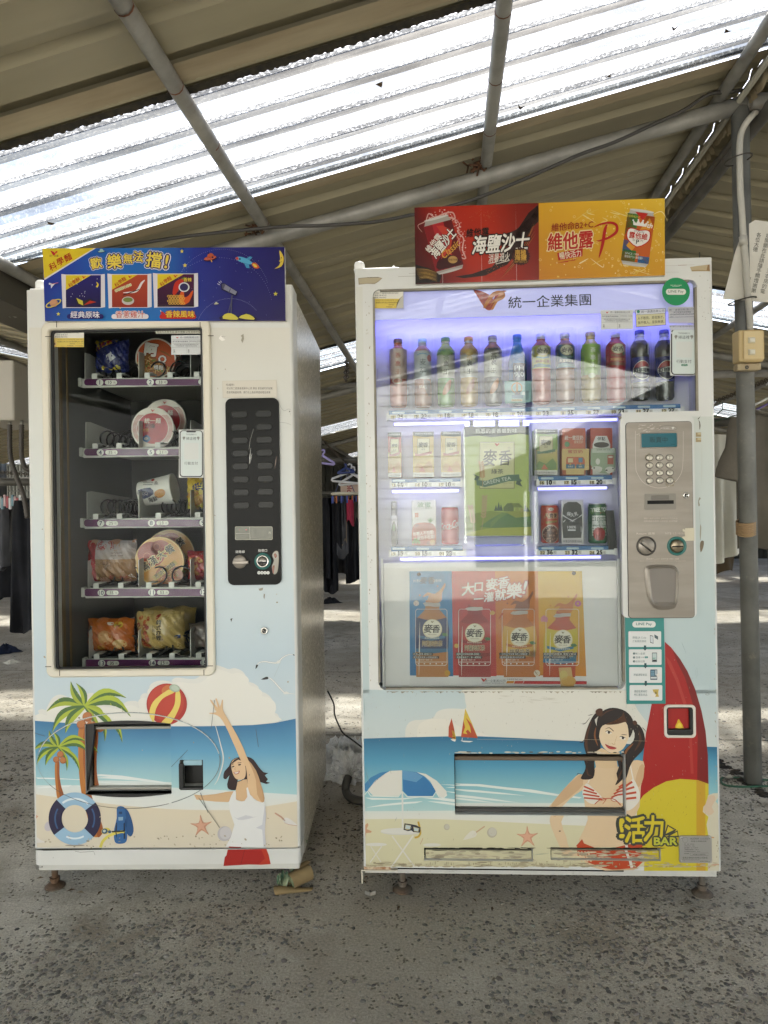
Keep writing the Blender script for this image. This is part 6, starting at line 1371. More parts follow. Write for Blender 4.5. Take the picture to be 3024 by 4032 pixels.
q=R5(330, 953, 597, 989);b=MB();b.box(q[0], q[1], -.0187, -.0184, q[2], q[3]);b.build('slot_mouth', dark, o);q=R5(370, 902, 548, 946);b=MB();b.box(q[0], q[1], -.0192, -.0184, q[2], q[3], .0006, 1);b.build('slot_label', mat('slot_label', '66625a', rough=.5), o)
lock(M, drink, *P5(722, 902), .0088, -.017)
k_=.38873*2.09/FPX
X, Z=M.p(*P5(320, 1415), -.017);b=MB();b.lathe([(98*k_, -.016), (96*k_, -.019), (82*k_, -.0185), (80*k_, -.012)], (X, 0, Z), 32, axis='y', caps=False);o=b.build('return_lever', mat('lever_bezel', '35322c', rough=.45), cpn)
b=MB();b.lathe([(79*k_, -.016), (78*k_, -.0195), (74*k_, -.0205), (.0003, -.0205)], (X, 0, Z), 32, axis='y', caps=False);b.build('lever_disc', satin, o)
b=MB();b.box(X-70*k_, X+70*k_, -.030, -.0205, Z-10*k_, Z+18*k_, .0012, 2, rot=Matrix.Rotation(R(38), 3, 'Y'), piv=(X, 0, Z));b.build('lever_bar', satin, o)
b=MB();b.box(X-72*k_, X+72*k_, -.0212, -.0203, Z-20*k_, Z-11*k_, rot=Matrix.Rotation(R(38), 3, 'Y'), piv=(X, 0, Z));b.build('lever_shadow_gap', dark, o)
X, Z=M.p(*P5(629, 1415), -.017);b=MB();b.lathe([(94*k_, -.016), (94*k_, -.019), (86*k_, -.0205), (68*k_, -.0195), (66*k_, -.0165)], (X, 0, Z), 32, axis='y', caps=False);o=b.build('coin_slot', mat('teal_ring', '1f5f58', rough=.4), cpn)
b=MB();b.lathe([(66*k_, -.0165), (63*k_, -.0215), (48*k_, -.024), (.0003, -.0245)], (X, 0, Z), 32, axis='y', caps=False);b.build('coin_cup', mat('worn_brass', '7d7360', rough=.3, metal=.8), o)
b=MB();b.box(X-52*k_, X+52*k_, -.0252, -.0225, Z-10*k_, Z+3*k_);b.build('slot', dark, o)
cr=[P5(x, y)for x, y in((330, 1620), (380, 1608), (480, 1605), (590, 1612), (635, 1650), (648, 1720), (645, 1850), (632, 1980), (600, 2040), (520, 2060), (440, 2058), (380, 2020), (335, 1930), (312, 1800), (300, 1690), (308, 1640))]
ci=[P5(x, y)for x, y in((365, 1648), (400, 1642), (480, 1640), (575, 1644), (612, 1664), (620, 1720), (618, 1850), (608, 1960), (598, 1982), (520, 1984), (440, 1984), (402, 1982), (380, 1930), (362, 1800), (352, 1700), (352, 1660))]
def ring3(name, mts):
 A=[M.p(q.x, q.y, -.017)for q in catmull(cr, 3)];Bq=[M.p(q.x, q.y, -.017)for q in catmull(ci, 3)];N=len(A);b=MB()
 mid=[((a[0]+c[0])/2, (a[1]+c[1])/2)for a, c in zip(A, Bq)]
 for(P1, y1, P2, y2)in((A, -.0168, A, -.020), (A, -.020, mid, -.0235), (mid, -.0235, Bq, -.019), (Bq, -.019, Bq, -.0175)):
  for i in range(N):j=(i+1)%N;b.face([(P1[i][0], y1, P1[i][1]), (P1[j][0], y1, P1[j][1]), (P2[j][0], y2, P2[j][1]), (P2[i][0], y2, P2[i][1])], True)
 o=b.build(name, satin, cpn);b=MB();b.face([(q[0], -.0176, q[1])for q in Bq]);b.build('reader_pad', mat('reader_pad', '746e66', rough=.5, dirt=.3), o);return o
ring3('card_reader', None)
B8=(2150, 2400, .49735)
p=Print(M, -.0045).at(*B8);p.poly([(624, 56), (933, 54), (946, 746), (638, 748)], '2f827c');p.up();p.rrect(683, 92, 868, 142, 24, 'd6d8d2');p.up();p.text('LINE Pay', 775, 117, 26, '2f6a68', w=124, bold=.03)
for i, (y0, y1)in enumerate(((172, 296), (315, 438), (456, 580), (598, 720))):p.rrect(652+i*3, y0, 911+i*3, y1, 8, 'd4d6d3')
p.up()
for i, y in enumerate((304, 444, 585)):p.poly([(774+i*3, y-20), (792+i*3, y-20), (792+i*3, y+2), (800+i*3, y+2), (783+i*3, y+22), (766+i*3, y+2), (774+i*3, y+2)], '164a4c')
gt='55706e'
p.text('掃描QR Code', 738, 222, 20, gt, w=108, bold=.01);p.text('之後開啟連結', 738, 250, 18, gt, w=108, bold=.01)
for k, t in enumerate(('輸入金額', '選擇', '結帳付款')):p.ell(696, 348+31*k, 9, 9, '3d5a58');p.text(t, 745 if k!=1 else 727, 348+31*k, 18, gt, bold=.02);p.up();p.text(str(k+1), 696, 348+31*k, 10, 'd4d6d3', bold=.03);p.up(-1)
p.text('LINE', 763, 378, 9, '1e2a2a', bold=.05);p.rrect(780, 370, 806, 385, 3, '2f827c');p.up();p.text('Pay', 793, 377, 9, 'd4d6d3', bold=.03)
p.text('按鍵選取商品', 745, 516, 19, gt, w=105, bold=.02);p.text('請從販賣機取', 748, 647, 19, gt, w=105, bold=.01);p.text('物口拿取商品', 748, 674, 19, gt, w=105, bold=.01)
p.poly([(822, 202), (848, 208), (850, 270), (824, 262)], '35383c');p.up();p.poly([(825, 208), (846, 213), (847, 264), (827, 257)], 'c4cacc');p.poly([(856, 196), (886, 212), (886, 240), (858, 222)], '44565c');p.rect(838, 340, 878, 415, '5f6668');p.up();p.rect(842, 346, 874, 396, 'b5c4c2');p.rect(843, 380, 868, 390, '5a9a80');p.rect(846, 398, 872, 410, '2a2c2e');p.rrect(824, 474, 880, 556, 4, '4a5c66');p.up();p.rect(828, 480, 858, 526, '3d6a80');p.rect(862, 480, 876, 520, 'a8b4b8');p.rect(828, 532, 876, 546, 'c4c8c8');p.up()
for k in range(9):p.rect(830+(k%3)*9, 484+(k//3)*14, 837+(k%3)*9, 494+(k//3)*14, '7fa0b0')
p.poly([(872, 515), (895, 500), (902, 525), (885, 538)], 'd6d2ca', 2);p.poly([(842, 632), (892, 630), (886, 660), (892, 690), (848, 690), (852, 660)], 'b8a04a');p.up();p.text('A', 868, 658, 20, '4a4020', bold=.04);p.poly([(828, 672), (850, 656), (866, 668), (862, 690), (832, 690)], 'dbd7cf', 2)
p.build('payment_guide', drink, PRINT)
p=Print(M, 0.0, step=.00003)
def eL(y):return 1437+.0172*(y-3414)
def eR(y):return 2834+.0150*(y-3431)
p.lim=(lambda y:eL(y)+4, lambda y:eR(y)-3)
def mband(fa, fb, ca, cb, n=12, xr=(0, 1)):
 for i in range(n):
  ta, tb=xr[0]+(xr[1]-xr[0])*i/n, xr[0]+(xr[1]-xr[0])*(i+1)/n;q=[]
  for t, f in((ta, fa), (tb, fa), (tb, fb), (ta, fb)):
   y=f(t)if callable(f)else f;q.append((eL(y)+(eR(y)-eL(y))*t, y))
  p.poly(q, [ca, ca, cb, cb])
mband(1130, 1900, 'd0cfc5', 'c0cac4', 6, (0, .021));mband(1900, 2730, 'c0cac4', 'b2c2c2', 6, (0, .021));mband(1640, 2400, 'c6cbc3', 'b4c3c2', 6, (.93, 1));mband(2400, 2730, 'b4c3c2', 'b0c0c1', 6, (.70, 1))
mband(2716, 2960, 'b2c1c2', 'c2cac6', 14)
p.up()
msea=lambda t:2908-10*math.sin(t*4.2)+42*max(0, t-.32)**.8-26*max(0, t-.75)
B7=(1400, 2700, .5425);at7=lambda x, y:(B7[0]+x*B7[2], B7[1]+y*B7[2])
tx=lambda t, y:eL(y)+(eR(y)-eL(y))*t
cl=[at7(*q)for q in((360, 385), (362, 320), (385, 270), (430, 250), (470, 248), (560, 235), (590, 190), (650, 168), (720, 165), (800, 165), (795, 110), (790, 60), (785, 30), (1100, 28), (1900, 30), (1980, 60), (2050, 180), (2140, 300), (2200, 420))]
p.poly([(q.x, q.y)for q in catmull(cl, 3, False)]+[(tx(t, msea(t)), msea(t)-1)for t in np.linspace(.86, .14, 12)], 'd2d0c4');p.up()
cl=[at7(*q)for q in((448, 385), (450, 310), (480, 265), (560, 240), (680, 250), (760, 300), (900, 340))]
p.poly([(q.x, q.y)for q in catmull(cl, 3, False)]+[(tx(t, msea(t)), msea(t)-1)for t in np.linspace(.36, .18, 6)], 'd8d4c6');p.up()
mfoam=lambda t:3186+8*math.cos(t*3)+(26*max(0, t-.3));msand=lambda t:3232-8*math.sin(t*5+1)+30*max(0, t-.2)
mband(msea, 3000, '1f6385', '4c90ac', 16);mband(3000, 3120, '4c90ac', '83b4b9', 14);mband(3120, mfoam, '83b4b9', 'aac6c2', 14);mband(mfoam, msand, 'cdd2c8', 'd4d2c6', 14);mband(msand, 3412, 'ccc7a4', 'c6c09c', 14)
p.up();p.at(*B7)
for w in([(600, 715), (900, 725), (1100, 755), (1280, 775), (1480, 820), (1659, 850), (1640, 862), (1480, 838), (1250, 800), (1050, 770), (880, 745), (650, 740), (760, 728)], [(640, 765), (900, 785), (1090, 810), (1240, 835), (1050, 820), (800, 795)], [(75, 885), (200, 860), (350, 845), (490, 838), (440, 852), (250, 868)], [(480, 812), (640, 815), (850, 840), (1000, 865), (1100, 885), (1210, 905), (1020, 885), (760, 850)], [(520, 838), (640, 842), (860, 872), (1020, 905), (830, 885), (620, 855)], [(60, 812), (300, 818), (480, 808), (340, 826), (120, 828)]):p.poly(w, 'd6dcd4')
p.up()
p.poly([(697, 235), (676, 300), (674, 372), (700, 380), (728, 388), (715, 310)], 'a8431f');p.poly([(695, 320), (712, 330), (722, 350), (728, 388), (700, 382), (705, 355)], 'd0b238', 2);p.poly([(688, 386), (730, 390), (722, 406), (700, 398)], 'd8d6cc')
p.poly([(796, 165), (765, 372), (888, 380), (840, 260)], 'c9ac38');p.up();p.poly([(783, 250), (765, 372), (888, 380), (840, 275), (800, 232), (832, 300), (838, 345), (815, 318), (800, 330), (812, 352), (780, 345), (795, 300)], 'a8431f', 1);p.poly([(760, 398), (855, 402), (830, 410), (785, 408)], 'd8d6cc');p.line([(775, 378), (772, 400)], 4, 'd8d6cc')
p.poly([(48, 760), (60, 715), (110, 665), (180, 630), (250, 618), (150, 690), (92, 748), (82, 770)], '3b7ba6', 1);p.poly([(90, 760), (140, 690), (210, 640), (250, 618), (338, 614), (336, 770), (310, 800), (130, 800)], 'd2d0c4');p.poly([(340, 614), (445, 628), (500, 660), (550, 710), (582, 765), (560, 800), (380, 800), (345, 765)], '2f6f9f');p.poly([(445, 628), (510, 640), (590, 690), (660, 765), (662, 800), (630, 812), (590, 790), (582, 765), (540, 690), (500, 655)], 'd2d0c4', 1);p.up()
p.poly([(340, 614), (440, 630), (490, 660), (440, 700), (345, 680)], '5a8fb4');p.line([(50, 770), (62, 792), (75, 780), (86, 765), (110, 800), (310, 806), (340, 768), (375, 806), (560, 806), (584, 770), (606, 806), (640, 814), (664, 790)], 7, 'd6d8ce')
p.line([(340, 770), (341, 900), (342, 1030)], 12, 'd0cfc6');p.up();p.ell(330, 1060, 148, 24, 'c4c2b8');p.up();p.ell(330, 1054, 148, 22, 'd0cec4');p.line([(265, 1090), (425, 1310)], 9, 'cfccc2');p.line([(418, 1088), (265, 1310)], 11, 'd2cfc6');p.ell(150, 1152, 78, 12, 'cfcdc3');p.line([(110, 1165), (185, 1280)], 6, 'cdcabf');p.line([(190, 1165), (105, 1282)], 7, 'd0cdc4');p.ell(555, 1155, 66, 12, 'cdcabf');p.up()
p.line([(455, 985), (465, 1030), (470, 1070), (455, 1095), (428, 1102)], 14, 'b8962c', 4);p.up();p.poly([(355, 998), (405, 1005), (440, 1012), (474, 1030), (468, 1066), (420, 1062), (405, 1050), (380, 1055), (348, 1045)], '1f2633');p.up();p.poly([(362, 1006), (404, 1014), (398, 1042), (375, 1048), (356, 1038)], 'a89a6a');p.poly([(418, 1022), (462, 1034), (456, 1060), (424, 1056)], 'a89a6a');p.up();p.poly([(366, 1010), (400, 1017), (394, 1040), (360, 1036)], 'b5c4c4');p.poly([(422, 1027), (458, 1037), (452, 1056), (427, 1052)], 'b5c4c4');p.up()
p.ell(662, 1025, 22, 23, 'b0aa98');p.ell(990, 1065, 36, 38, 'b0aa98');p.up();p.ell(666, 1022, 17, 18, 'b9b4a4');p.ell(994, 1060, 29, 31, 'bcb7a8');p.up()
p.line([(938, 1020), (880, 1060), (850, 1090)], 9, 'b8987c');p.poly([(780, 1117), (830, 1060), (860, 1052), (880, 1070), (870, 1095), (830, 1108)], 'd2cebf', 2);p.line([(935, 1018), (895, 1045)], 4, 'cba88a');p.line([(490, 1105), (470, 1150)], 5, 'b8987c')
starfish(1248, 1098, 84, -92);p.poly([(88, 995), (94, 1010), (80, 1040), (118, 1055), (112, 1066), (78, 1068), (64, 1100), (58, 1060), (56, 1010)], 'bf906e', 1)
p.at(*B8)
p.poly([(940, 255), (990, 300), (1060, 390), (1120, 490), (1180, 630), (1230, 800), (1262, 960), (1280, 1150), (1286, 1400), (1290, 1800), (720, 1800), (728, 1540), (755, 1280), (790, 980), (820, 830), (836, 740), (946, 745)], '9c1712');p.up()
p.poly([(1000, 320), (1060, 390), (1120, 490), (1180, 630), (1230, 800), (1262, 960), (1280, 1150), (1284, 1380), (1196, 1360), (1200, 1000), (1165, 760), (1100, 540), (1040, 420)], '74100e');p.poly([(950, 370), (985, 410), (1050, 560), (1110, 740), (1150, 960), (1168, 1300), (1145, 1298), (1130, 980), (1090, 760), (1030, 570), (960, 420)], 'a8342c', 1);p.up()
p.poly([(728, 1530), (770, 1470), (850, 1410), (950, 1360), (1060, 1340), (1200, 1350), (1286, 1380), (1284, 2068), (775, 2068), (780, 1960), (725, 1850), (715, 1640)], 'c4b32a');p.up();p.poly([(1190, 1348), (1286, 1382), (1284, 2068), (1190, 2068)], 'bc9428');p.up();p.poly([(1260, 1374), (1286, 1382), (1284, 2068), (1262, 2068)], 'c4b32a');p.up()
p.poly([(1280, 1470), (1320, 1455), (1365, 1452), (1368, 1490), (1340, 1520), (1378, 1540), (1390, 2068), (1280, 2068), (1284, 1790), (1270, 1700), (1285, 1640), (1240, 1600), (1245, 1560), (1275, 1530)], 'c6c0a8', 1);p.up();p.poly([(1284, 1480), (1330, 1470), (1340, 1510), (1310, 1560), (1330, 1600), (1290, 1630), (1245, 1590), (1262, 1540)], 'c9b298', 2);p.line([(1285, 2050), (1310, 2025), (1390, 2015)], 14, 'b88a70', 3, True);p.line([(1290, 1800), (1330, 1805)], 8, 'c08a50')
for k in range(70):x, y=random.gauss(1000, 190), random.gauss(1500, 90)if k<40 else random.uniform(1450, 2040);p.line([(x, y), (x+random.uniform(2, 8), y-random.uniform(6, 22))], random.uniform(1.2, 4), random.choice(('97862a', 'a8962a', '8a7a30')), taper=True)if 760<x<1270 and y>1420 else 0
SK, SK2='d2b894', 'c4a37c'
p.poly([(275, 1290), (330, 1300), (370, 1340), (345, 1420), (250, 1500), (180, 1580), (120, 1680), (160, 1800), (180, 1880), (240, 1930), (260, 1960), (150, 1960), (110, 1880), (40, 1720), (30, 1650), (60, 1590), (150, 1450), (230, 1340)], SK, 2);p.up();p.poly([(275, 1300), (300, 1310), (310, 1400), (230, 1500), (150, 1580), (70, 1640), (60, 1600), (150, 1450)], SK2, 2);p.up()
p.poly([(415, 1210), (500, 1220), (590, 1210), (660, 1200), (720, 1190), (770, 1200), (780, 1240), (750, 1400), (740, 1560), (700, 1640), (640, 1700), (610, 1760), (650, 1850), (690, 1880), (270, 1880), (260, 1820), (300, 1740), (330, 1660), (320, 1560), (320, 1450), (350, 1350), (385, 1270)], SK, 1);p.up()
p.poly([(740, 1240), (775, 1230), (770, 1330), (740, 1400), (700, 1380)], SK2, 2)
p.poly([(640, 1860), (760, 1840), (772, 1990), (710, 2050), (560, 2060), (480, 2055), (330, 2000), (250, 1955), (245, 1880), (280, 1820), (300, 1850), (400, 1890), (520, 1890)], 'b0421f', 1);p.up();p.poly([(620, 1850), (640, 1846), (690, 2040), (668, 2044)], 'd2cfc4');p.poly([(235, 1872), (285, 1816), (298, 1846), (260, 1880)], 'b0421f');p.poly([(260, 1940), (330, 2000), (430, 2040), (520, 2058), (720, 2052), (740, 2040), (690, 2062), (470, 2066), (330, 2030)], SK);p.up()
for k in range(4):p.line([(255+k*26, 1900), (272+k*27, 1960+k*8), (286+k*24, 2000-k*4)], 20, SK, 4, True)
sw1=[(345, 1385), (395, 1440), (470, 1540), (440, 1570), (400, 1600), (350, 1580), (315, 1530), (305, 1470), (320, 1410)];sw2=[(690, 1340), (735, 1430), (742, 1500), (700, 1560), (650, 1590), (600, 1580), (540, 1545), (600, 1460), (650, 1390)]
for sw in(sw1, sw2):p.poly(sw, 'd6d2c6', 3)
p.up()
for k in range(4):p.line([(318-4*k+(12 if k==3 else 0), 1415+k*40), (380+14*k, 1450+32*k), (400+22*k, 1462+30*k)], 17, 'b0421f', 4)
for k in range(4):p.line([(682+16*min(k, 2), 1362+42*k), (640-16*k, 1390+38*k), (600-20*k, 1425+36*k)], 17, 'b0421f', 4)
p.line([(350, 1380), (365, 1330), (372, 1290)], 9, 'd6d2c6', 3);p.line([(690, 1345), (678, 1290), (668, 1235)], 9, 'd6d2c6', 3);p.up()
p.line([(405, 1602), (450, 1555), (520, 1540), (570, 1555), (616, 1612)], 8, 'b0421f', 4);p.ring(462, 1548, 34, 15, 6, 'b0421f', n=16);p.ring(560, 1560, 28, 14, 5, 'b0421f', n=16, rot=25);p.line([(500, 1548), (470, 1600)], 5, 'b0421f');p.up()
HB, HM, HL='1d120d', '4a2a14', '7a4a22'
p.poly([(415, 810), (380, 830), (340, 900), (312, 980), (298, 1060), (310, 1120), (330, 1200), (320, 1260), (290, 1330), (330, 1345), (390, 1330), (405, 1250), (400, 1160), (430, 1100), (425, 1000), (400, 920), (385, 870), (420, 840)], HB, 2)
p.poly([(690, 900), (740, 915), (775, 980), (782, 1060), (760, 1120), (700, 1180), (660, 1250), (640, 1320), (600, 1380), (570, 1400), (590, 1340), (580, 1280), (600, 1210), (590, 1150), (640, 1090), (690, 1040), (700, 980), (680, 930)], HB, 2);p.up()
for(a, c_, w)in(([(360, 880), (325, 980), (318, 1070), (345, 1170)], HM, 22), ([(395, 930), (385, 1000), (410, 1080)], HL, 14), ([(340, 1220), (350, 1290), (385, 1310)], HM, 14), ([(735, 960), (745, 1040), (700, 1120)], HM, 20), ([(690, 1060), (640, 1110), (620, 1160)], HL, 18), ([(640, 1220), (610, 1290), (592, 1360)], HM, 16)):p.line(a, w, c_, 5, True)
for a in([(350, 850), (310, 900), (288, 905)], [(300, 1030), (280, 1052), (268, 1048)], [(300, 1290), (270, 1280), (258, 1300)], [(760, 930), (790, 965)], [(370, 830), (330, 838)]):p.line(a, 5, HB, 4, True)
p.up()
p.poly([(430, 905), (470, 870), (560, 850), (640, 890), (660, 940), (655, 1000), (640, 1050), (610, 1100), (560, 1130), (500, 1128), (450, 1085), (425, 1030), (418, 970)], 'd9c3a2', 3);p.up()
p.poly([(408, 985), (400, 900), (420, 830), (470, 790), (530, 776), (600, 790), (650, 820), (685, 870), (690, 940), (670, 1000), (655, 1010), (650, 950), (630, 890), (560, 900), (490, 905), (445, 920), (425, 960), (420, 1000)], HB, 2);p.up();p.poly([(470, 905), (540, 880), (600, 840), (612, 806), (625, 850), (645, 900), (630, 888), (570, 905), (500, 912)], HM, 2);p.line([(480, 905), (560, 880), (600, 845)], 14, HL, 4, True);p.line([(430, 850), (480, 808), (540, 790)], 10, HM, 4, True);p.poly([(392, 800), (418, 782), (446, 788), (446, 830), (420, 842), (395, 825)], HM, 2);p.poly([(682, 888), (705, 876), (722, 900), (700, 916)], HM, 2);p.up()
p.line([(468, 945), (500, 935), (530, 958), (536, 964)], 6, '2a1a12', 4, True);p.line([(594, 988), (620, 990), (642, 992)], 5, '2a1a12', 3, True)
for(ex, ey, rt)in((495, 972, 14), (606, 1016, 10)):p.ell(ex, ey, 25, 12, 'e2dacb', rt);p.up();p.ell(ex+2, ey, 10, 11, '2b1a14', n=12);p.line([(ex-28, ey-6), (ex-6, ey-13), (ex+26, ey+2)], 6, '1d120d', 4, True);p.up(-1)
p.up();p.line([(560, 1000), (548, 1040), (540, 1058)], 3, SK2, 3);p.line([(520, 1058), (532, 1066), (548, 1062)], 4, 'a88a66', 3)
p.poly([(466, 1062), (500, 1078), (522, 1082), (558, 1094), (540, 1106), (505, 1104), (480, 1088)], 'a83a34', 2);p.up();p.line([(470, 1066), (510, 1086), (552, 1094)], 3, '6a201e', 3);p.up()
p.poly([(400, 1120), (440, 1095), (470, 1110), (500, 1132), (580, 1128), (590, 1215), (500, 1230), (415, 1215)], 'cfb48e', 1);p.up()
for(txt, x, y, h, w_)in(('!', 600, 1730, 150, 34), ('活', 705, 1742, 205, 165), ('力', 850, 1732, 200, 150)):
 p.text(txt, x, y, h, 'cbb82a', w=w_, bold=.055, out=[(.14, '3a3d36')]);p.lay-=1
for q_, c_ in(([(930, 1790), (960, 1700), (1030, 1740), (1000, 1780)], '3a3d36'), ([(945, 1800), (1040, 1745), (1050, 1800)], '3a3d36')):p.poly(q_, c_)
p.up();p.poly([(946, 1774), (966, 1714), (1012, 1742)], 'cbb82a');p.poly([(975, 1792), (1036, 1758), (1040, 1788)], 'cbb82a');p.text('BAR', 945, 1832, 58, 'b5b83a', w=180, bold=.06, out=[(.2, '3a3d36')]);p.up()
p.up()
p.at(*B7)
for k in range(230):
 x, y=random.uniform(60, 2400), random.uniform(40, 380)if k<130 else random.uniform(380, 1320);l=random.uniform(2, 18)
 p.line([(x, y), (x+random.uniform(-4, 4), y+l)], random.uniform(1.0, 3.6), random.choice(('aba694', 'a09a88', '8f8976', 'b3ad9b')), taper=True)
for k in range(24):x, y=random.uniform(1030, 1420), random.uniform(70, 130);p.line([(x, y), (x+random.uniform(20, 90), y+random.uniform(-3, 3))], 2, 'aba592', taper=True)
for(a, c_)in(((250, 590), (258, 640)), ((300, 950), (285, 985)), ((1290, 1225), (1405, 1215)), ((350, 490), (352, 520)), ((70, 600), (96, 690)), ((65, 90), (68, 260)), ((80, 640), (110, 740))):p.line([a, c_], 3, '6d8a88', taper=True)
p.line([(880, 388), (1400, 392), (1650, 400)], 1.6, 'aaa796');p.line([(1640, 272), (1650, 278), (1659, 268)], 3, '2a1a12');p.line([(1625, 412), (1645, 412), (1659, 390)], 3, '2a1a12')
p.at(*B8)
for k in range(40):x, y=random.uniform(980, 1390), random.uniform(280, 1400);p.line([(x, y), (x+random.uniform(-3, 5), y+random.uniform(4, 20))], random.uniform(1, 2.5), random.choice(('8f9a98', 'a0aaa6')), taper=True)
p.line([(1070, 255), (1085, 290), (1108, 350)], 3, '8fa0a0', 3, True);p.ring(1276, 668, 16, 9, 2.5, '6a5a48', n=12);p.ring(1360, 668, 14, 8, 2.5, '6a5a48', n=12);p.ring(1190, 495, 8, 36, 2, '9fb0ae', n=16)
p.line([(640, 640), (632, 780)], 1.5, '9aa09a');p.ell(108, 1752, 8, 5, '4a4034');p.line([(300, 1027), (800, 1040)], 1.3, 'c2b79a')
p.at(*B5)
for(pts, c_)in(([(885, 80), (868, 100), (850, 130), (838, 128), (860, 108)], '3a3222'), ([(846, 135), (862, 160), (868, 200), (858, 240), (856, 170)], '4a3c28'), ([(858, 920), (870, 935), (852, 960), (862, 1000), (848, 1012), (844, 960)], '8f8a78'), ([(866, 1380), (880, 1360), (902, 1368), (895, 1430), (870, 1480), (862, 1420)], '6d5f48'), ([(856, 1020), (862, 1180), (876, 1220), (868, 1360), (860, 1300), (864, 1190)], '9a9684')):p.poly(pts, c_, 2)
for y in(265, 318):p.rect(820, y, 874, y+44, '9c8a62');p.up();p.rect(838, y+4, 872, y+22, 'bfb48e');p.up(-1)
p.line([(880, 380), (882, 600), (878, 800)], 3, 'b5b0a0', taper=True)
p.at(1360, 980, .1808);p.poly([(280, 640), (480, 622), (720, 618), (808, 640), (720, 720), (640, 770), (460, 765), (290, 785)], '9c9078', 1);p.up();p.poly([(300, 660), (460, 640), (700, 640), (770, 655), (640, 740), (480, 745), (320, 760)], 'b0a486', 2);p.up(-1);p.line([(1150, 608), (1525, 595)], 7, '8a8472');p.line([(1380, 540), (1520, 532)], 5, '8a8472');p.line([(480, 628), (720, 622)], 10, '4a4030')
p.at(2600, 980, .1808);p.poly([(640, 400), (760, 380), (1060, 345), (1090, 490), (900, 490), (680, 495)], 'b5a684', 1);p.up();p.line([(680, 480), (800, 470), (1080, 485)], 16, '957a50');p.line([(380, 362), (570, 356)], 9, '8a5f38');p.poly([(1030, 350), (1070, 345), (1070, 480), (1000, 470)], '8a6a44', 1);p.up(-1);p.line([(110, 372), (740, 350)], 4, '9a9482');p.line([(110, 512), (400, 510)], 4, 'a59f8d')
for k in range(16):x, y=random.uniform(850, 1130), random.uniform(520, 1640);p.ell(x, y, random.uniform(4, 10), random.uniform(4, 12), random.choice(('8f8a78', '6a6454')), 0, 7)
p.at(0, 0, 1)
for k in range(150):x=random.uniform(1440, 2830);y=3412-random.uniform(0, 26)*random.random();p.ell(x, y, random.uniform(3, 22), random.uniform(1, 4), random.choice(('b3a98a', 'a89e80', 'bdb494', '9a8f72')), random.uniform(-6, 6), 9)
for k in range(45):y=random.uniform(1150, 2700);p.ell(1452+.006*(2700-y)*-1+random.uniform(-4, 16), y, random.uniform(.8, 2.2), random.uniform(1, 5), random.choice(('b0a994', 'a39b86', '8f8672')), random.uniform(-20, 20), 6)
for k in range(40):y=random.uniform(2430, 3400);p.ell(2838-random.uniform(4, 26), y, random.uniform(.8, 2.4), random.uniform(2, 6), random.choice(('a8a08c', '8f8672')), random.uniform(-20, 20), 6)
for k in range(30):x=random.uniform(1790, 2466);p.ell(x, 2962+random.uniform(-3, 3), random.uniform(4, 18), random.uniform(1.5, 4), random.choice(('5a4e3c', 'c9bfa8', 'd2cab6')), 0, 7)
for(xa, xb)in((1665, 2102), (2160, 2606)):
 for k in range(34):p.ell(random.uniform(xa, xb), 3338+random.uniform(-1, 2), random.uniform(6, 24), random.uniform(1, 2.4), random.choice(('2c261e', '3a3226', '4a4030')), 0, 7)
 for k in range(60):p.ell(random.uniform(xa+8, xb-8), random.uniform(3344, 3388), random.uniform(5, 26), random.uniform(2, 7), random.choice(('b5ac92', 'aaa086', 'c0b89c', '9d937a')), random.uniform(-8, 8), 9)
p.at(0, 0, 1)
for k in range(60):x=random.uniform(1560, 2440);p.line([(x, 3406), (x+random.uniform(-2, 2), 3406-random.uniform(3, 18))], random.uniform(1, 4), '9a9074', taper=True)
for k in range(80):x=random.uniform(1490, 2450);p.poly([(x, 2722), (x+random.uniform(4, 22), 2722), (x+random.uniform(2, 14), 2722+random.uniform(2, 9))], random.choice(('8a8270', '6d6454', 'a59c88')))
(o, fl)=p.build('door_picture', drink, PRINT, holes=[(1462, 1120, 2748, 1632), (1482, 1630, 2455, 2716), (2622, 2782, 2730, 2896)], flaps=[((1790, 2968, 2464, 3210), .022, 'hatch_picture', drink), ((1670, 3340, 2098, 3390), .012, 'slot_picture', drink), ((2168, 3338, 2602, 3388), .012, 'slot_picture', drink)])
b=MB();b.box(mh[0]-.004, mh[1]+.004, .045, .049, mh[2]-.004, mh[3]+.004);b.build('hatch_void', dark, drink)
b=MB();b.box(mh[0]+.003, mh[1]-.003, .0225, .030, mh[2]+.016, mh[3]-.026, .002, 1);hf2=b.build('delivery_flap', mat('flap_plastic', '9aa0a0', rough=.4, dirt=.4), drink)
hp=fl[0];hp.parent=hf2
for v in hp.data.vertices:v.co.z=mh[2]+.016+(v.co.z-mh[2])*((mh[3]-mh[2]-.042)/(mh[3]-mh[2]));v.co.x=mh[0]+.003+(v.co.x-mh[0])*((mh[1]-mh[0]-.006)/(mh[1]-mh[0]))
b=MB();b.box(mh[0]+.002, mh[1]-.002, .016, .03, mh[3]-.026, mh[3]-.014, .002, 1);b.build('flap_hinge', mat('dirty_brown', '5a4a38', rough=.6, dirt=.6, dirtcol='241c14'), hf2)
b=MB();b.box(mh[0]+.002, mh[1]-.002, .010, .028, mh[2]+.004, mh[2]+.015, .002, 1);b.build('flap_sill', mat('sill_dark', '3a3a36', rough=.5, dirt=.5, dirtcol='8a8474'), hf2)
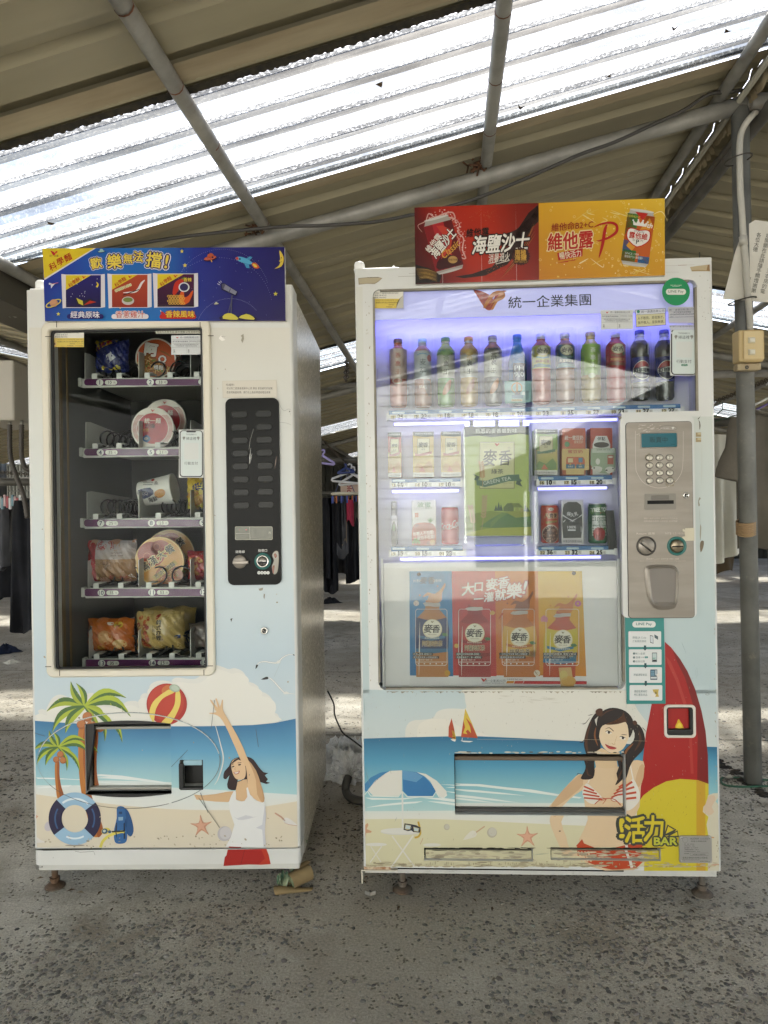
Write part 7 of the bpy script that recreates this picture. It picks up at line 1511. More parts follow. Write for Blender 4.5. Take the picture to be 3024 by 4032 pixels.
for f_, ms in zip(fl[1:], (ms1, ms2)):
 f_.parent=drink
 b=MB();b.box(ms[0]-.002, ms[1]+.002, .030, .034, ms[2]-.002, ms[3]+.002);b.build('slot_void', dark, drink)
 b=MB();b.box(ms[0]+.004, ms[1]-.002, .0125, .02, ms[2]+.001, ms[3]-.012, .001, 1);pl=b.build('slot_plate', mat('slot_plate', 'a59f8a', rough=.6, dirt=.7, dirtcol='554b3c', dscale=14), drink)
 f_.parent=pl
 for v in f_.data.vertices:v.co.z=ms[2]+.001+(v.co.z-ms[2])*((ms[3]-ms[2]-.013)/(ms[3]-ms[2]));v.co.x=ms[0]+.004+(v.co.x-ms[0])*((ms[1]-ms[0]-.006)/(ms[1]-ms[0]))
b=MB();ringframe(b, mc[0]-.006, mc[1]+.006, mc[2]-.006, mc[3]+.006, .012, .0075, -.005, .001, .008);cr_=b.build('coin_return_rim', mat('rim_worn', 'c9c4b8', rough=.5, dirt=.3), drink)
b=MB();b.box(mc[0]-.002, mc[1]+.002, .042, .046, mc[2]-.002, mc[3]+.002);b.box(mc[0], mc[0]+.006, -.002, .04, mc[2], mc[3]);b.box(mc[1]-.010, mc[1], -.002, .04, mc[2], mc[3]);b.box(mc[0], mc[1], -.003, .04, mc[2], mc[2]+.018, .004, 2);b.box(mc[0], mc[1], -.002, .04, mc[3]-.005, mc[3]);b.build('coin_return_cup', blk, cr_)
b=MB();b.box(mc[0]+.007, mc[1]-.011, .006, .010, mc[2]+.019, mc[3]-.006);fl_=b.build('coin_flap', mat('coin_flap', '8f1612', rough=.35), cr_)
p=Print(M, .006).at(*B8);p.poly([(1022, 936), (1035, 900), (1048, 868), (1062, 885), (1090, 938)], 'c9a52a', 2);p.up();p.poly([(1030, 936), (1045, 905), (1058, 895), (1078, 936)], 'd9c24a', 2);p.build('flap_print', fl_, PRINTG)
q=Mr(2675, 3292, 2803, 3398, -.0055);b=MB();b.prism(rpts(q[0], q[1], q[2], q[3], .004, 3), -.0056, -.0002-80*.00016*0);npl=b.build('name_plate', mat('plate_alu', 'a19f99', rough=.4, metal=.5, dirt=.3), drink)
for x in(2683, 2793):
 for y in(3299, 3391):X, Z=M.p(x, y, -.0056);c=MB();c.lathe([(.0026, -.0054), (.0024, -.0068), (.0003, -.007)], (X, 0, Z), 10, axis='y', caps=False);c.build('rivet', chrome, npl)
p=Print(M, -.0056).at(2600, 3240, .1808);p.ring(540, 372, 60, 62, 5, '7d7b74', n=24);tk='2a2925'
p.text('ALONA', 745, 343, 38, tk, w=190, bold=.05, shear=.1);p.text('自動販賣機', 950, 350, 24, '6a6862', w=170);p.text('榮獲台灣精品獎', 835, 400, 30, '4a4842', w=340)
for y, t, w_ in((463, '型　號：MT581', 215), (503, '冷媒 R134a：250g', 225), (542, '額定電壓：AC110V60HZ', 300), (581, '冷藏額定消耗電力：500W', 310), (622, '冷/熱藏額定消耗電力：750W', 345), (668, '製造號碼：', 110)):p.text(t, 522, y, 24, tk, w=w_, al=0, bold=.01)
p.line([(650, 655), (1045, 655), (1045, 712), (650, 712), (650, 655)], 5, '6a6862');p.text('NT58111400770', 845, 688, 24, tk, w=270, bold=.04);p.text('金雨企業股份有限公司製造', 755, 760, 36, tk, w=545, bold=.03);p.text('http://www.alona.com.tw', 670, 805, 22, tk, w=370);p.text('MADE IN TAIWAN', 965, 838, 18, tk, w=200, bold=.02)
p.build('plate_lettering', npl, PRINT)
A7=(1380, 760, .85594)
bq=[M.p(A7[0]+x*A7[2], A7[1]+y*A7[2], -.014)for x, y in((294, 67), (1445, 24), (1446, 379), (300, 420))]
board2=thing('advertising_board', 'red and yellow soda can board standing on the drink machine', 'sign board', M, (bq[3][0], -.012, bq[3][1]))
b=MB();b.prism([bq[3], bq[2], bq[1], bq[0]], -.0138, -.0030);b.build('backing', mat('foam_board', 'd9d6cf', rough=.6), board2)
p=Print(M, -.014, step=.0001).at(*A7)
ty=lambda x:67-43*(x-294)/1151;by=lambda x:420-41*(x-300)/1146
xs_=[294, 420, 600, 760, 866];c1=['5a1414', 'a02418', 'a82a16', '7d1f14', '6a1a14'];c2=['3a1414', '5f1a16', 'a02a18', '8f2416', '7a2016']
for i in range(4):p.poly([(xs_[i], ty(xs_[i])), (xs_[i+1], ty(xs_[i+1])), (xs_[i+1]+(2 if i==3 else 4), by(xs_[i+1])), (xs_[i]+5, by(xs_[i]))], [c1[i], c1[i+1], c2[i+1], c2[i]])
xs_=[866, 1050, 1250, 1445];c1=['c9982a', 'd0a02c', 'd2a82e', 'd4b03a'];c2=['b8761c', 'bc7f1e', 'bf8a20', 'c08a22']
for i in range(3):p.poly([(xs_[i], ty(xs_[i])), (xs_[i+1], ty(xs_[i+1])), (xs_[i+1]+2, by(xs_[i+1])), (xs_[i]+2, by(xs_[i]))], [c1[i], c1[i+1], c2[i+1], c2[i]])
p.up()
for(pts, c_, n_)in(([(862, 55), (864, 100), (830, 170), (780, 260), (720, 330), (620, 380), (520, 392), (480, 385), (560, 372), (650, 340), (730, 250), (780, 150), (820, 90)], '2a1612', 1), ([(300, 330), (360, 345), (420, 380), (410, 412), (300, 415)], '1f1412', 1), ([(680, 200), (760, 170), (830, 110), (864, 60), (866, 130), (780, 210), (700, 260)], '2f1813', 1)):p.poly(pts, c_, n_)
p.up()
for k in range(9):p.line([(300+k*2, 350+k*6), (350, 352+k*5), (400, 368+k*5)], 2.2, random.choice(('b08a3c', '8f6a2c', 'c9a552')), 4, True);p.line([(690+k*8, 395-k*12), (760+k*6, 320-k*12), (850-k, 190-k*8)], 2.0, random.choice(('3f1d14', 'a0703a', '2a1612')), 4, True)
for k in range(170):
 a_=random.uniform(-2.4, 1.2);x, y=425+90*math.cos(a_)*random.uniform(.75, 1.25), 225+130*math.sin(a_)*random.uniform(.8, 1.15)
 if 302<x<560 and ty(x)+5<y<by(x)-5:p.ell(x, y, random.uniform(1, 4.5), random.uniform(1, 4), random.choice(('d0a89c', 'c98a80', 'dcc2b8', 'b56a5c')), 0, 6)
for k in range(90):x, y=random.gauss(620, 40)if k<50 else random.gauss(690, 40), random.gauss(105, 14)if k<50 else random.gauss(350, 14);p.ell(x, y, random.uniform(.8, 2), random.uniform(.8, 2), 'b5603c', 0, 5)
for(pts)in([(330, 180), (310, 150), (345, 130), (360, 95), (390, 112), (430, 95), (470, 90), (480, 120), (450, 112), (400, 130), (365, 125), (350, 160)], [(470, 110), (500, 140), (495, 180), (520, 210), (515, 260), (530, 300), (505, 290), (500, 220), (478, 180)]):p.line(pts, 6, 'c99a90', 4, True)
for k in range(260):
 x=random.uniform(872, 1440);y=random.uniform(ty(x)+6, by(x)-6);s_=random.uniform(.8, 4.5);d=min(abs(x-1300)/300, 1)
 if random.random()<d*.6:continue
 if random.random()<.35:p.ring(x, y, s_+2, s_+2, 1.3, 'ddc882', n=9)
 else:p.ell(x, y, s_, s_, random.choice(('ddc070', 'e0d0a0', 'd8b850')), 0, 6)
for k in range(30):x0=random.uniform(1080, 1430);y0=random.choice((random.uniform(60, 130), random.uniform(300, 385)));p.line([(x0, y0), (x0+random.uniform(-40, 50), y0+random.uniform(-25, 25)), (x0+random.uniform(-70, 80), y0+random.uniform(-30, 30))], random.uniform(2, 6), random.choice(('e0cf9a', 'd8c07a', 'cfae4a')), 4, True)if 40<y0<370 else 0
p.up()
def can_art(cx, cyy, w, h, rot, cols, top):
 c_, s_=math.cos(R(rot)), math.sin(R(rot));f=lambda x, y:(cx+x*c_-y*s_, cyy+x*s_+y*c_)
 p.poly([f(*q)for q in((-w*.44, -h*.5), (w*.44, -h*.5), (w*.42, -h*.46), (w*.5, -h*.38), (w*.5, h*.4), (w*.42, h*.48), (-w*.42, h*.48), (-w*.5, h*.4), (-w*.5, -h*.38), (-w*.42, -h*.46))], top);p.up()
 for(x0, x1, y0, y1, cc)in cols:p.poly([f(x0*w, y0*h), f(x1*w, y0*h), f(x1*w, y1*h), f(x0*w, y1*h)], cc)
 p.up();p.ell(*f(0, -h*.49), w*.43, h*.022, 'c4c0b8', rot);p.ell(*f(0, h*.47), w*.42, h*.02, 'b5b2aa', rot);p.up();return f
f=can_art(428, 240, 132, 262, -15, [(-.5, -.2, -.4, .42, '7d1a1e'), (-.2, .2, -.4, .42, 'a0242a'), (.2, .5, -.4, .42, '5a1418')], '9a948c')
p.poly([f(-10, -95), f(50, -60), f(30, 20), f(-30, 60), f(20, -10)], 'b5382c', 2);p.poly([f(-50, 70), f(0, 40), f(50, 80), f(50, 105), f(-50, 105)], '3a1416', 2);p.up()
p.text('維他露', *f(-42, -22), 30, 'd6cfc4', rot=-52, bold=.03);p.text('海鹽沙士', *f(0, -10), 50, 'dcd6cc', w=150, rot=-50, bold=.05, shear=.1, out=[(.1, '3a1414')]);p.text('Classic', *f(26, 26), 32, 'c9963c', w=100, rot=-42, shear=.25, bold=.02);p.ell(*f(24, 76), 22, 17, 'b08a50');p.up();p.text('南極海鹽', *f(24, 76), 10, '3a1414', bold=.02)
f=can_art(1322, 210, 128, 262, 8, [(-.5, .5, -.42, .42, 'b5561f'), (-.5, -.1, -.42, -.05, '3a7a3c'), (-.5, 0, .22, .42, '3a7a3c'), (.15, .5, -.42, -.25, 'c9652c'), (-.5, -.15, .05, .25, '2f6a9a'), (.1, .5, .3, .42, '2f6a9a')], 'a8a49a')
p.poly([f(-30, -120), f(30, -120), f(10, -85)], 'b02a20');p.poly([f(40, -100), f(60, -70), f(-20, 60), f(-50, 40)], 'c98a2c');p.up()
p.poly([f(-52, -40), f(-30, -46), f(0, -40), f(30, -46), f(52, -40), f(56, -5), f(40, 20), f(0, 42), f(-40, 20), f(-56, -5)], 'b0301f', 2);p.up();p.poly([f(-48, -36), f(-28, -41), f(0, -35), f(28, -41), f(48, -36), f(51, -5), f(36, 17), f(0, 37), f(-36, 17), f(-51, -5)], 'dad6cc', 2)
p.poly([f(-30, -58), f(-34, -80), f(-18, -68), f(-10, -86), f(0, -70), f(12, -86), f(18, -68), f(34, -80), f(30, -58)], 'dad6cc');p.up()
for q in(-34, -10, 12, 34):p.ell(*f(q, -84 if abs(q)<20 else-80), 4, 4, 'dad6cc')
p.text('露他維', *f(0, -12), 30, 'a82a20', w=84, rot=8, bold=.05);p.text('P', *f(0, 16), 20, '2a2522', rot=8, bold=.04);p.text('水　汽', *f(0, 10), 10, '5a5248', w=52, rot=8);p.text('VITALON', *f(0, -32), 8, '4a443c', rot=8);p.text('th', *f(46, -66), 22, 'dad6cc', rot=8, bold=.05, shear=.2);p.text('SINCE 1950', *f(-18, 74), 9, 'dad6cc', rot=8, bold=.03);p.text('維他命汽水 維他露P', *f(-8, 88), 12, 'dad6cc', rot=8, w=84, bold=.03);p.text('維他命B2+C', *f(-38, -98), 12, 'd6c04a', rot=8, bold=.03)
p.text('維他露', 585, 182, 38, '1c1210', w=104, rot=-5, bold=.04, shear=.12);p.text('海鹽沙士', 692, 232, 82, 'dcd8ce', w=258, rot=-4.5, bold=.055, shear=.22, out=[(.11, '2a1412')]);p.text('消暑退火', 684, 297, 40, 'd8d0c4', w=98, rot=-5, bold=.02, shear=.15);p.line([(635, 325), (672, 318), (668, 328), (728, 312)], 3, 'd8d0c4')
p.star(784, 292, 44, '3a1a14', .86, 20);p.up();p.text('南極', 782, 274, 24, 'c4963c', bold=.05);p.text('海鹽', 782, 298, 26, 'c4963c', bold=.05);p.poly([(750, 312), (818, 306), (816, 322), (752, 328)], '3a1a14');p.up();p.text('純粋でおいしい', 784, 317, 10, 'c4963c', w=60)
p.text('維他命B2+C', 1020, 152, 36, '8a2a18', w=192, rot=-5, bold=.025, shear=.12);p.text('維他露', 1012, 220, 78, 'a8241f', w=208, rot=-5, bold=.055, shear=.08, out=[(.10, 'd8c490')]);p.up()
p.line([(1142, 300), (1158, 240), (1170, 170), (1180, 145)], 15, 'a8241f', 5, True);p.line([(1118, 160), (1150, 145), (1195, 138), (1222, 150), (1222, 180), (1190, 205), (1150, 220), (1130, 222)], 13, 'a8241f', 5, True);p.up()
p.poly([(950, 278), (1068, 255), (1066, 292), (956, 312)], 'a8241f');p.up();p.text('暢快活力', 1010, 284, 32, 'd8ccb0', w=100, rot=-9, bold=.02);p.poly([(935, 326), (1005, 312), (1000, 318)], 'a8241f');p.poly([(990, 315), (1040, 305), (1030, 312)], 'a8241f')
p.build('printed_face', board2, PRINTG)
PY=.088
pet=mat('pet_bottle', 'VCOL', rough=.2, spec=.6)
def bottle(lab, cx, top, bot, w, capc, bands, art=None, capw=.5, shoulder=.14, waist=None, fr=M, group='display bottles in the top row'):
 """bands: (fraction from the top of the body, colour) list, used as rings of the body"""
 y=PY;X, _=fr.p(cx, (top+bot)/2, y);zt, zb=fr.p(cx, top, y)[1], fr.p(cx, bot, y)[1];r=w/2*(fr.o.y+y)/FPX;H=zt-zb
 t=thing('drink_bottle', lab, 'bottle', fr, (X, y, zb), group)
 ch=H*.062;b=MB();rc=r*capw
 b.lathe([(rc*1.0, zt-ch), (rc*1.03, zt-ch*.9), (rc, zt-ch*.15), (rc*.9, zt), (.0004, zt)], (X, y, 0), 20, caps=False);b.build('cap', mat('cap_'+capc, capc, rough=.35), t)
 f=lambda q:zt-ch-(H-ch)*q
 ws=waist or[(1.0, .30), (.985, .40), (1.0, .48), (.97, .60), (1.0, .63), (1.0, .92)]
 pts=[(rc*.86, f(-.004)), (rc*.86, f(.02)), (rc*.98, f(.024)), (rc*.98, f(.034)), (rc*.84, f(.036)), (rc*.88, f(.05)), (r*.78, f(shoulder*.75)), (r*.95, f(shoulder)), (r, f(shoulder+.04))]+[(r*a, f(q))for a, q in ws]+[(r*.97, f(.965)), (r*.80, f(1.0))]
 prof=[]
 for(a, b2)in zip(pts, pts[1:]):
  n=max(1, int((a[1]-b2[1])/H/.02))
  prof+=[(a[0]+(b2[0]-a[0])*k/n, a[1]+(b2[1]-a[1])*k/n)for k in range(n)]
 prof.append(pts[-1]);cols=[]
 for(a, b2)in zip(prof, prof[1:]):
  q=1-((a[1]+b2[1])/2-zb)/H;c=bands[0][1]
  for(qq, cc)in bands:
   if q>=qq:c=cc
  cols.append(c)
 b=MB();b.lathe(prof, (X, y, 0), 28, cols=cols, caps=False);b.build('body', pet, t)
 if art:
  p=Print(fr, y, step=.00008, surf=cylsurf(X, y, r*1.004), seg=.008);art(p, cx, top, bot, w);p.build('label', t, LABEL)
 b=MB();rw=r*1.28
 b.lathe([(rw, zb-H*.02), (rw, zt+H*.05)], (X, y+.004, 0), 18, half=(math.pi*1.04, math.pi*1.96), caps=False)
 b.build('clear_cover', cover, drink)
 return t
cover=pane('clear_cover', .008, haze=.004, hazecol=(.8, .8, .86), rough=.05, fres=1.4)
def Q(top, bot, f):return top+(bot-top)*f
def art_chali(film, ink, low, leaf):
 def a(p, cx, t, b, w):
  p.rect(cx-w*.49, Q(t, b, .26), cx+w*.49, Q(t, b, .60), film, None, 4);p.up()
  p.poly([(cx-w*.49, Q(t, b, .26)), (cx-w*.3, Q(t, b, .20)), (cx-w*.1, Q(t, b, .25)), (cx+w*.1, Q(t, b, .19)), (cx+w*.3, Q(t, b, .25)), (cx+w*.49, Q(t, b, .2)), (cx+w*.49, Q(t, b, .28)), (cx-w*.49, Q(t, b, .28))], low);p.up()
  p.text('茶', cx, Q(t, b, .315), w*.34, leaf, bold=.05);p.text('裏王', cx, Q(t, b, .46), w*.30, ink, vert=True, w=(b-t)*.24, bold=.05);p.text('日式綠茶', cx-w*.28, Q(t, b, .47), w*.11, '7a776c', vert=True, w=(b-t)*.15)
  p.poly([(cx-w*.2, Q(t, b, .84)), (cx-w*.1, Q(t, b, .73)), (cx+w*.15, Q(t, b, .64)), (cx+w*.28, Q(t, b, .64)), (cx+w*.22, Q(t, b, .76)), (cx, Q(t, b, .84))], 'b5703a', 2)
 return a
def art_mai(film, inner, sub, subc, wave):
 def a(p, cx, t, b, w):
  p.rect(cx-w*.49, Q(t, b, .19), cx+w*.49, Q(t, b, .50), film, None, 4);p.up();p.ell(cx, Q(t, b, .265), w*.34, (b-t)*.075, 'b5a578');p.up();p.ell(cx, Q(t, b, .265), w*.31, (b-t)*.068, inner);p.up()
  p.text('麥', cx-w*.14, Q(t, b, .265), w*.29, '241c16', bold=.05, shear=.1);p.text('香', cx+w*.15, Q(t, b, .265), w*.27, '241c16', bold=.05, shear=.1)
  p.poly([(cx-w*.36, Q(t, b, .335)), (cx, Q(t, b, .36)), (cx+w*.36, Q(t, b, .335)), (cx+w*.33, Q(t, b, .365)), (cx, Q(t, b, .385)), (cx-w*.33, Q(t, b, .365))], wave);p.poly([(cx+w*.2, Q(t, b, .33)), (cx+w*.36, Q(t, b, .3)), (cx+w*.36, Q(t, b, .345)), (cx+w*.26, Q(t, b, .355))], '3f6a3a', 2)
  p.text(sub, cx, Q(t, b, .415), w*.16, subc, w=w*.72, bold=.03);p.poly([(cx-w*.49, Q(t, b, .46)), (cx-w*.2, Q(t, b, .445)), (cx+w*.2, Q(t, b, .465)), (cx+w*.49, Q(t, b, .45)), (cx+w*.49, Q(t, b, .5)), (cx-w*.49, Q(t, b, .5))], wave)
 return a
def art1(p, cx, t, b, w):
 p.rect(cx-w*.49, Q(t, b, .16), cx+w*.49, Q(t, b, .58), 'cfb5aa', None, 4);p.up();p.text('茶裏', cx, Q(t, b, .32), w*.3, 'a8463a', vert=True, w=(b-t)*.24, bold=.05);p.text('王', cx, Q(t, b, .5), w*.3, 'a8463a', bold=.05);p.text('炭焙烏龍', cx+w*.3, Q(t, b, .36), w*.1, '9a6a5c', vert=True);p.ell(cx-w*.05, Q(t, b, .63), w*.28, (b-t)*.05, 'd2c0b4');p.up();p.ell(cx-w*.05, Q(t, b, .63), w*.2, (b-t)*.03, 'b5705c')
def art2(p, cx, t, b, w):
 p.rect(cx-w*.49, Q(t, b, .20), cx+w*.49, Q(t, b, .58), 'c9ccd2', None, 4);p.up();p.line([(cx-w*.48, Q(t, b, .28)), (cx, Q(t, b, .235)), (cx+w*.48, Q(t, b, .28))], w*.1, '7fa8c9', 4);p.text('麦', cx, Q(t, b, .36), w*.36, '4a5058', bold=.03);p.text('萃', cx, Q(t, b, .48), w*.36, '4a5058', bold=.03);p.ell(cx+w*.36, Q(t, b, .3), w*.12, (b-t)*.05, 'b5564a');p.poly([(cx+w*.05, Q(t, b, .62)), (cx+w*.4, Q(t, b, .64)), (cx+w*.42, Q(t, b, .85)), (cx+w*.2, Q(t, b, .8))], '5a3a30', 2);p.text('烘焙', cx, Q(t, b, .72), w*.2, 'd2c4b8')
def art6(p, cx, t, b, w):
 p.rect(cx-w*.3, Q(t, b, .42), cx+w*.42, Q(t, b, .66), '14224f');p.up();p.text('PH', cx+w*.02, Q(t, b, .49), w*.26, 'cfd4dc', w=w*.5);p.text('9.0', cx+w*.02, Q(t, b, .575), w*.26, 'cfd4dc', w=w*.54)
def art9(p, cx, t, b, w):
 p.rect(cx-w*.49, Q(t, b, .19), cx+w*.49, Q(t, b, .63), '7fa63a', '8fb047', 4);p.up();p.text('茶裏王', cx, Q(t, b, .38), w*.26, 'd8dccb', vert=True, w=(b-t)*.31, bold=.05);p.rect(cx+w*.26, Q(t, b, .31), cx+w*.4, Q(t, b, .49), 'd2d6c2');p.up();p.text('台灣綠茶', cx+w*.33, Q(t, b, .4), w*.09, '6a8a3a', vert=True, w=(b-t)*.16);p.ell(cx-w*.05, Q(t, b, .64), w*.18, (b-t)*.035, 'b9bf94')
def art_cola(p, cx, t, b, w):
 p.ell(cx, Q(t, b, .59), w*.46, (b-t)*.135, 'd6d6d2', n=36);p.up();p.ell(cx, Q(t, b, .59), w*.43, (b-t)*.127, '171f4d', n=36);p.up()
 p.ell(cx, Q(t, b, .59), w*.43, (b-t)*.127, 'a8242c', 0, 24, 190, 350);p.up()
 p.poly([(cx-w*.45, Q(t, b, .555)), (cx-w*.2, Q(t, b, .565)), (cx+w*.1, Q(t, b, .54)), (cx+w*.44, Q(t, b, .55)), (cx+w*.45, Q(t, b, .62)), (cx+w*.2, Q(t, b, .635)), (cx-w*.1, Q(t, b, .615)), (cx-w*.43, Q(t, b, .63))], 'd6d6d2');p.up();p.text('百事可樂', cx, Q(t, b, .59), w*.21, '14182f', w=w*.84, bold=.07)
 p.poly([(cx+w*.28, Q(t, b, .2)), (cx+w*.36, Q(t, b, .19)), (cx+w*.4, Q(t, b, .24)), (cx+w*.36, Q(t, b, .37)), (cx+w*.28, Q(t, b, .36)), (cx+w*.33, Q(t, b, .28))], 'c4c6cc')
def x1(v):return 1440+v*.42797
def y1(v):return 1260+v*.42797
def x2(v):return 2050+v*.42797
bottle('pale red tea bottle with brown cap, leftmost in the top row', x1(300), y1(178), y1(803), 69, '5a3a30', [(0, 'b5603f'), (.16, 'cfb5aa'), (.6, 'b06450')], art1)
bottle('barley drink bottle with pale blue cap, second in the top row', x1(525), y1(176), y1(803), 69, '9fbccc', [(0, 'b5b4b2'), (.11, 'b58468'), (.2, 'c9ccd2'), (.6, '8f5a48'), (.85, '96614a')], art2)
bottle('green tea bottle with green cap and white label in the top row', x1(738), y1(164), y1(797), 70, '4f7a3c', [(0, 'b5b4a8'), (.1, '8a9a3a'), (.19, '4f7f2c'), (.26, 'c9c6bd'), (.6, '568a35')], art_chali('c9c6bd', '26241f', '5c8a2f', '5f6f5a'))
bottle('yellow tea bottle with orange cap in the top row', x1(950), y1(158), y1(792), 70, 'b5803a', [(0, 'b5b4a8'), (.1, 'a8842f'), (.19, 'b58a3a'), (.26, 'c9c6bd'), (.6, 'b08a3f')], art_chali('c9c6bd', '26241f', 'c09a3c', 'b08a3c'))
bottle('dark oolong bottle with grey cap and white label in the top row', x1(1170), y1(148), y1(787), 70, '77726c', [(0, 'b5b4a8'), (.1, '8a5a22'), (.2, '4a4640'), (.26, 'c9c6bd'), (.6, '56504a')], art_chali('c9c6bd', '1f1d1a', '4a443e', '35322e'))
bottle('blue water bottle with ridged shoulder in the top row', x1(1397), y1(138), y1(792), 71, '1f5f9a', [(0, '3f7fb8'), (.09, '2f6fae'), (.35, '1f5fa0'), (.64, '2a4a66')], art6, capw=.48, shoulder=.30, waist=[(1.0, .40), (.97, .42), (1.0, .45), (1.0, .9)])
bottle('red tea bottle with yellow green label in the top row', x2(190), y1(128), y1(772), 73, 'c4c4c0', [(0, 'b5b4b0'), (.085, 'a04a2c'), (.12, 'a0532c'), (.19, 'a8a83c'), (.5, 'a83f2c')], art_mai('a8a83c', 'd2cdb5', '檸檬紅茶', '8a4a2c', '4f7f7a'))
bottle('brown milk tea bottle with blue label in the top row', x2(410), y1(122), y1(770), 73, 'b5b3ae', [(0, 'b5b4b0'), (.085, 'a87a58'), (.19, '2f4f6f'), (.5, '8a5a44')], art_mai('2f5068', 'd2cdb5', '阿薩姆奶茶', 'd2c9b4', '5f8a94'))
bottle('light green tea bottle with tan cap in the top row', x2(645), y1(115), y1(757), 75, '9a8a62', [(0, 'b09a5c'), (.09, 'a5974a'), (.19, '7fa63a'), (.63, '9a8444')], art9, shoulder=.18)
bottle('deep red tea bottle with white cap in the top row', x2(875), y1(112), y1(754), 74, 'c9c5c4', [(0, 'b9b4b2'), (.085, '7d2025'), (.15, '9c1f2c'), (.5, '9c1f2c')], art_mai('98202c', 'd4cdb4', '阿薩姆紅茶', 'd0a864', '7d4a2c'))
for i, (xx, tp, bt, lb)in enumerate(((1098, 98, 737, 'black cola bottle with blue cap beside the deep red tea'), (1323, 95, 734, 'black cola bottle with blue cap half behind the payment sticker'))):
 bottle(lb, x2(xx), y1(tp), y1(bt), 71, '1c2a7a', [(0, 'b0b2bc'), (.16, '120e0e'), (.39, '1a2470'), (.76, '100d0d')], art_cola, shoulder=.17, waist=[(1.0, .28), (.96, .36), (.97, .42), (1.0, .5), (1.02, .62), (1.0, .74), (.95, .84), (.98, .92)])
c=thing('shelf_card', 'teal award card leaning in front of the blue water bottle', 'card', M, (M.p(x1(1400), y1(665), .045)[0], .045, M.p(x1(1400), y1(765), .045)[1]))
p=Print(M, .045).at(*B1);p.poly([(1275, 562), (1522, 560), (1525, 758), (1282, 768)], '86aeb0');p.up();p.ring(1390, 625, 52, 52, 12, 'b08a5c', 100, 440, 24);p.text('1', 1392, 615, 84, 'b58a50', bold=.06);p.rect(1345, 690, 1450, 722, '5a7a90');p.rect(1370, 655, 1425, 692, '4a5a6a');p.up();p.rect(1340, 728, 1440, 748, 'c4b27a');p.up();p.text('銷售冠軍', 1390, 738, 16, '4a4030', w=80);p.text('茶飲', 1305, 655, 22, '5a7f86');p.rect(1470, 650, 1500, 735, '6a8a92');p.rect(1440, 660, 1465, 690, 'cfd6d4');p.build('printed_sheet', c, PRINT)
def carton(lab, z, q, col, art, depth=.045, y=.07, name='drink_carton', group=None):
 x0, y0, x1_, y1_=cq(z, *q);X0, X1, Z0, Z1=Mr(x0, y0, x1_, y1_, y)
 t=thing(name, lab, 'drink carton', M, ((X0+X1)/2, y, Z0), group)
 b=MB();b.box(X0, X1, y, y+depth, Z0, Z1, .0015, 1);b.build('box', mat('carton_'+col, col, rough=.4), t)
 p=Print(M, y-.0002, step=.00008);art(p, x0, y0, x1_-x0, y1_-y0);p.build('printed_front', t, LABEL);return t
def art_maic(bg, bg2, top='4c5650'):
 def a(p, x, y, w, h):
  p.rect(x, y+h*.1, x+w, y+h*.45, bg);p.rect(x, y+h*.45, x+w, y+h*.9, 'c0ac6a', bg2);p.rect(x, y+h*.9, x+w, y+h, 'cfccc4');p.up();p.poly([(x, y), (x+w, y), (x+w, y+h*.1), (x+w*.6, y+h*.115), (x, y+h*.09)], top);p.up();p.text('熟悉的麥香最對味', x+w*.5, y+h*.045, h*.03, 'cfd2cc', w=w*.8)
  p.rect(x+w*.2, y+h*.15, x+w*.8, y+h*.53, '6d5f3a');p.up();p.rect(x+w*.22, y+h*.156, x+w*.78, y+h*.524, 'c9c39a');p.up();p.text('麥', x+w*.39, y+h*.29, w*.25, '26241f', bold=.05, shear=.1);p.text('香', x+w*.61, y+h*.29, w*.23, '26241f', bold=.05, shear=.1);p.text('綠茶', x+w*.5, y+h*.39, h*.04, '3a382f')
  p.poly([(x+w*.1, y+h*.47), (x+w*.3, y+h*.49), (x+w*.9, y+h*.43), (x+w*.9, y+h*.49), (x+w*.5, y+h*.53), (x+w*.1, y+h*.54)], 'a0584a' if bg!='7fa04a' else '3d6647')
  p.poly([(x+w*.1, y+h*.88), (x+w*.2, y+h*.7), (x+w*.5, y+h*.76), (x+w*.8, y+h*.64), (x+w*.95, y+h*.88)], 'b58a4a' if bg!='7fa04a' else '5a7a34', 2);p.up();p.poly([(x+w*.3, y+h*.88), (x+w*.42, y+h*.76), (x+w*.6, y+h*.88)], 'b5603f');p.rect(x+w*.06, y+h*.925, x+w*.94, y+h*.985, 'bdbab2');p.up();p.text('本產品內容量300ml', x+w*.5, y+h*.955, h*.04, '3f3e3a', w=w*.82)
 return a
carton('red milk tea carton, leftmost in the second row', B3, (208, 147, 332, 568), 'a8463c', art_maic('a8463c', 'b08a4a'))
carton('yellow milk tea carton beside the red one in the second row', B3, (441, 142, 635, 565), 'c4a85c', art_maic('c4a85c', 'c0a24a'))
carton('yellow milk tea carton next to the green tea light box', B3, (705, 140, 890, 562), 'c4a85c', art_maic('c4a85c', 'c0a24a'))
carton('green tea carton right of the light box in the second row', B4, (620, 140, 872, 634), '7fa04a', art_maic('7fa04a', '8a9a3f'))
def art17(p, x, y, w, h):
 p.rect(x, y, x+w, y+h, 'b5563a', 'b56a4a');p.up();p.text('統一蜜豆奶', x+w*.5, y+h*.2, h*.09, 'd8d0c0', w=w*.8, bold=.04);p.text('蛋蜜豆奶', x+w*.7, y+h*.29, h*.06, 'd8c9b0', w=w*.4);p.ell(x+w*.2, y+h*.34, w*.11, h*.06, '3f7a4a')
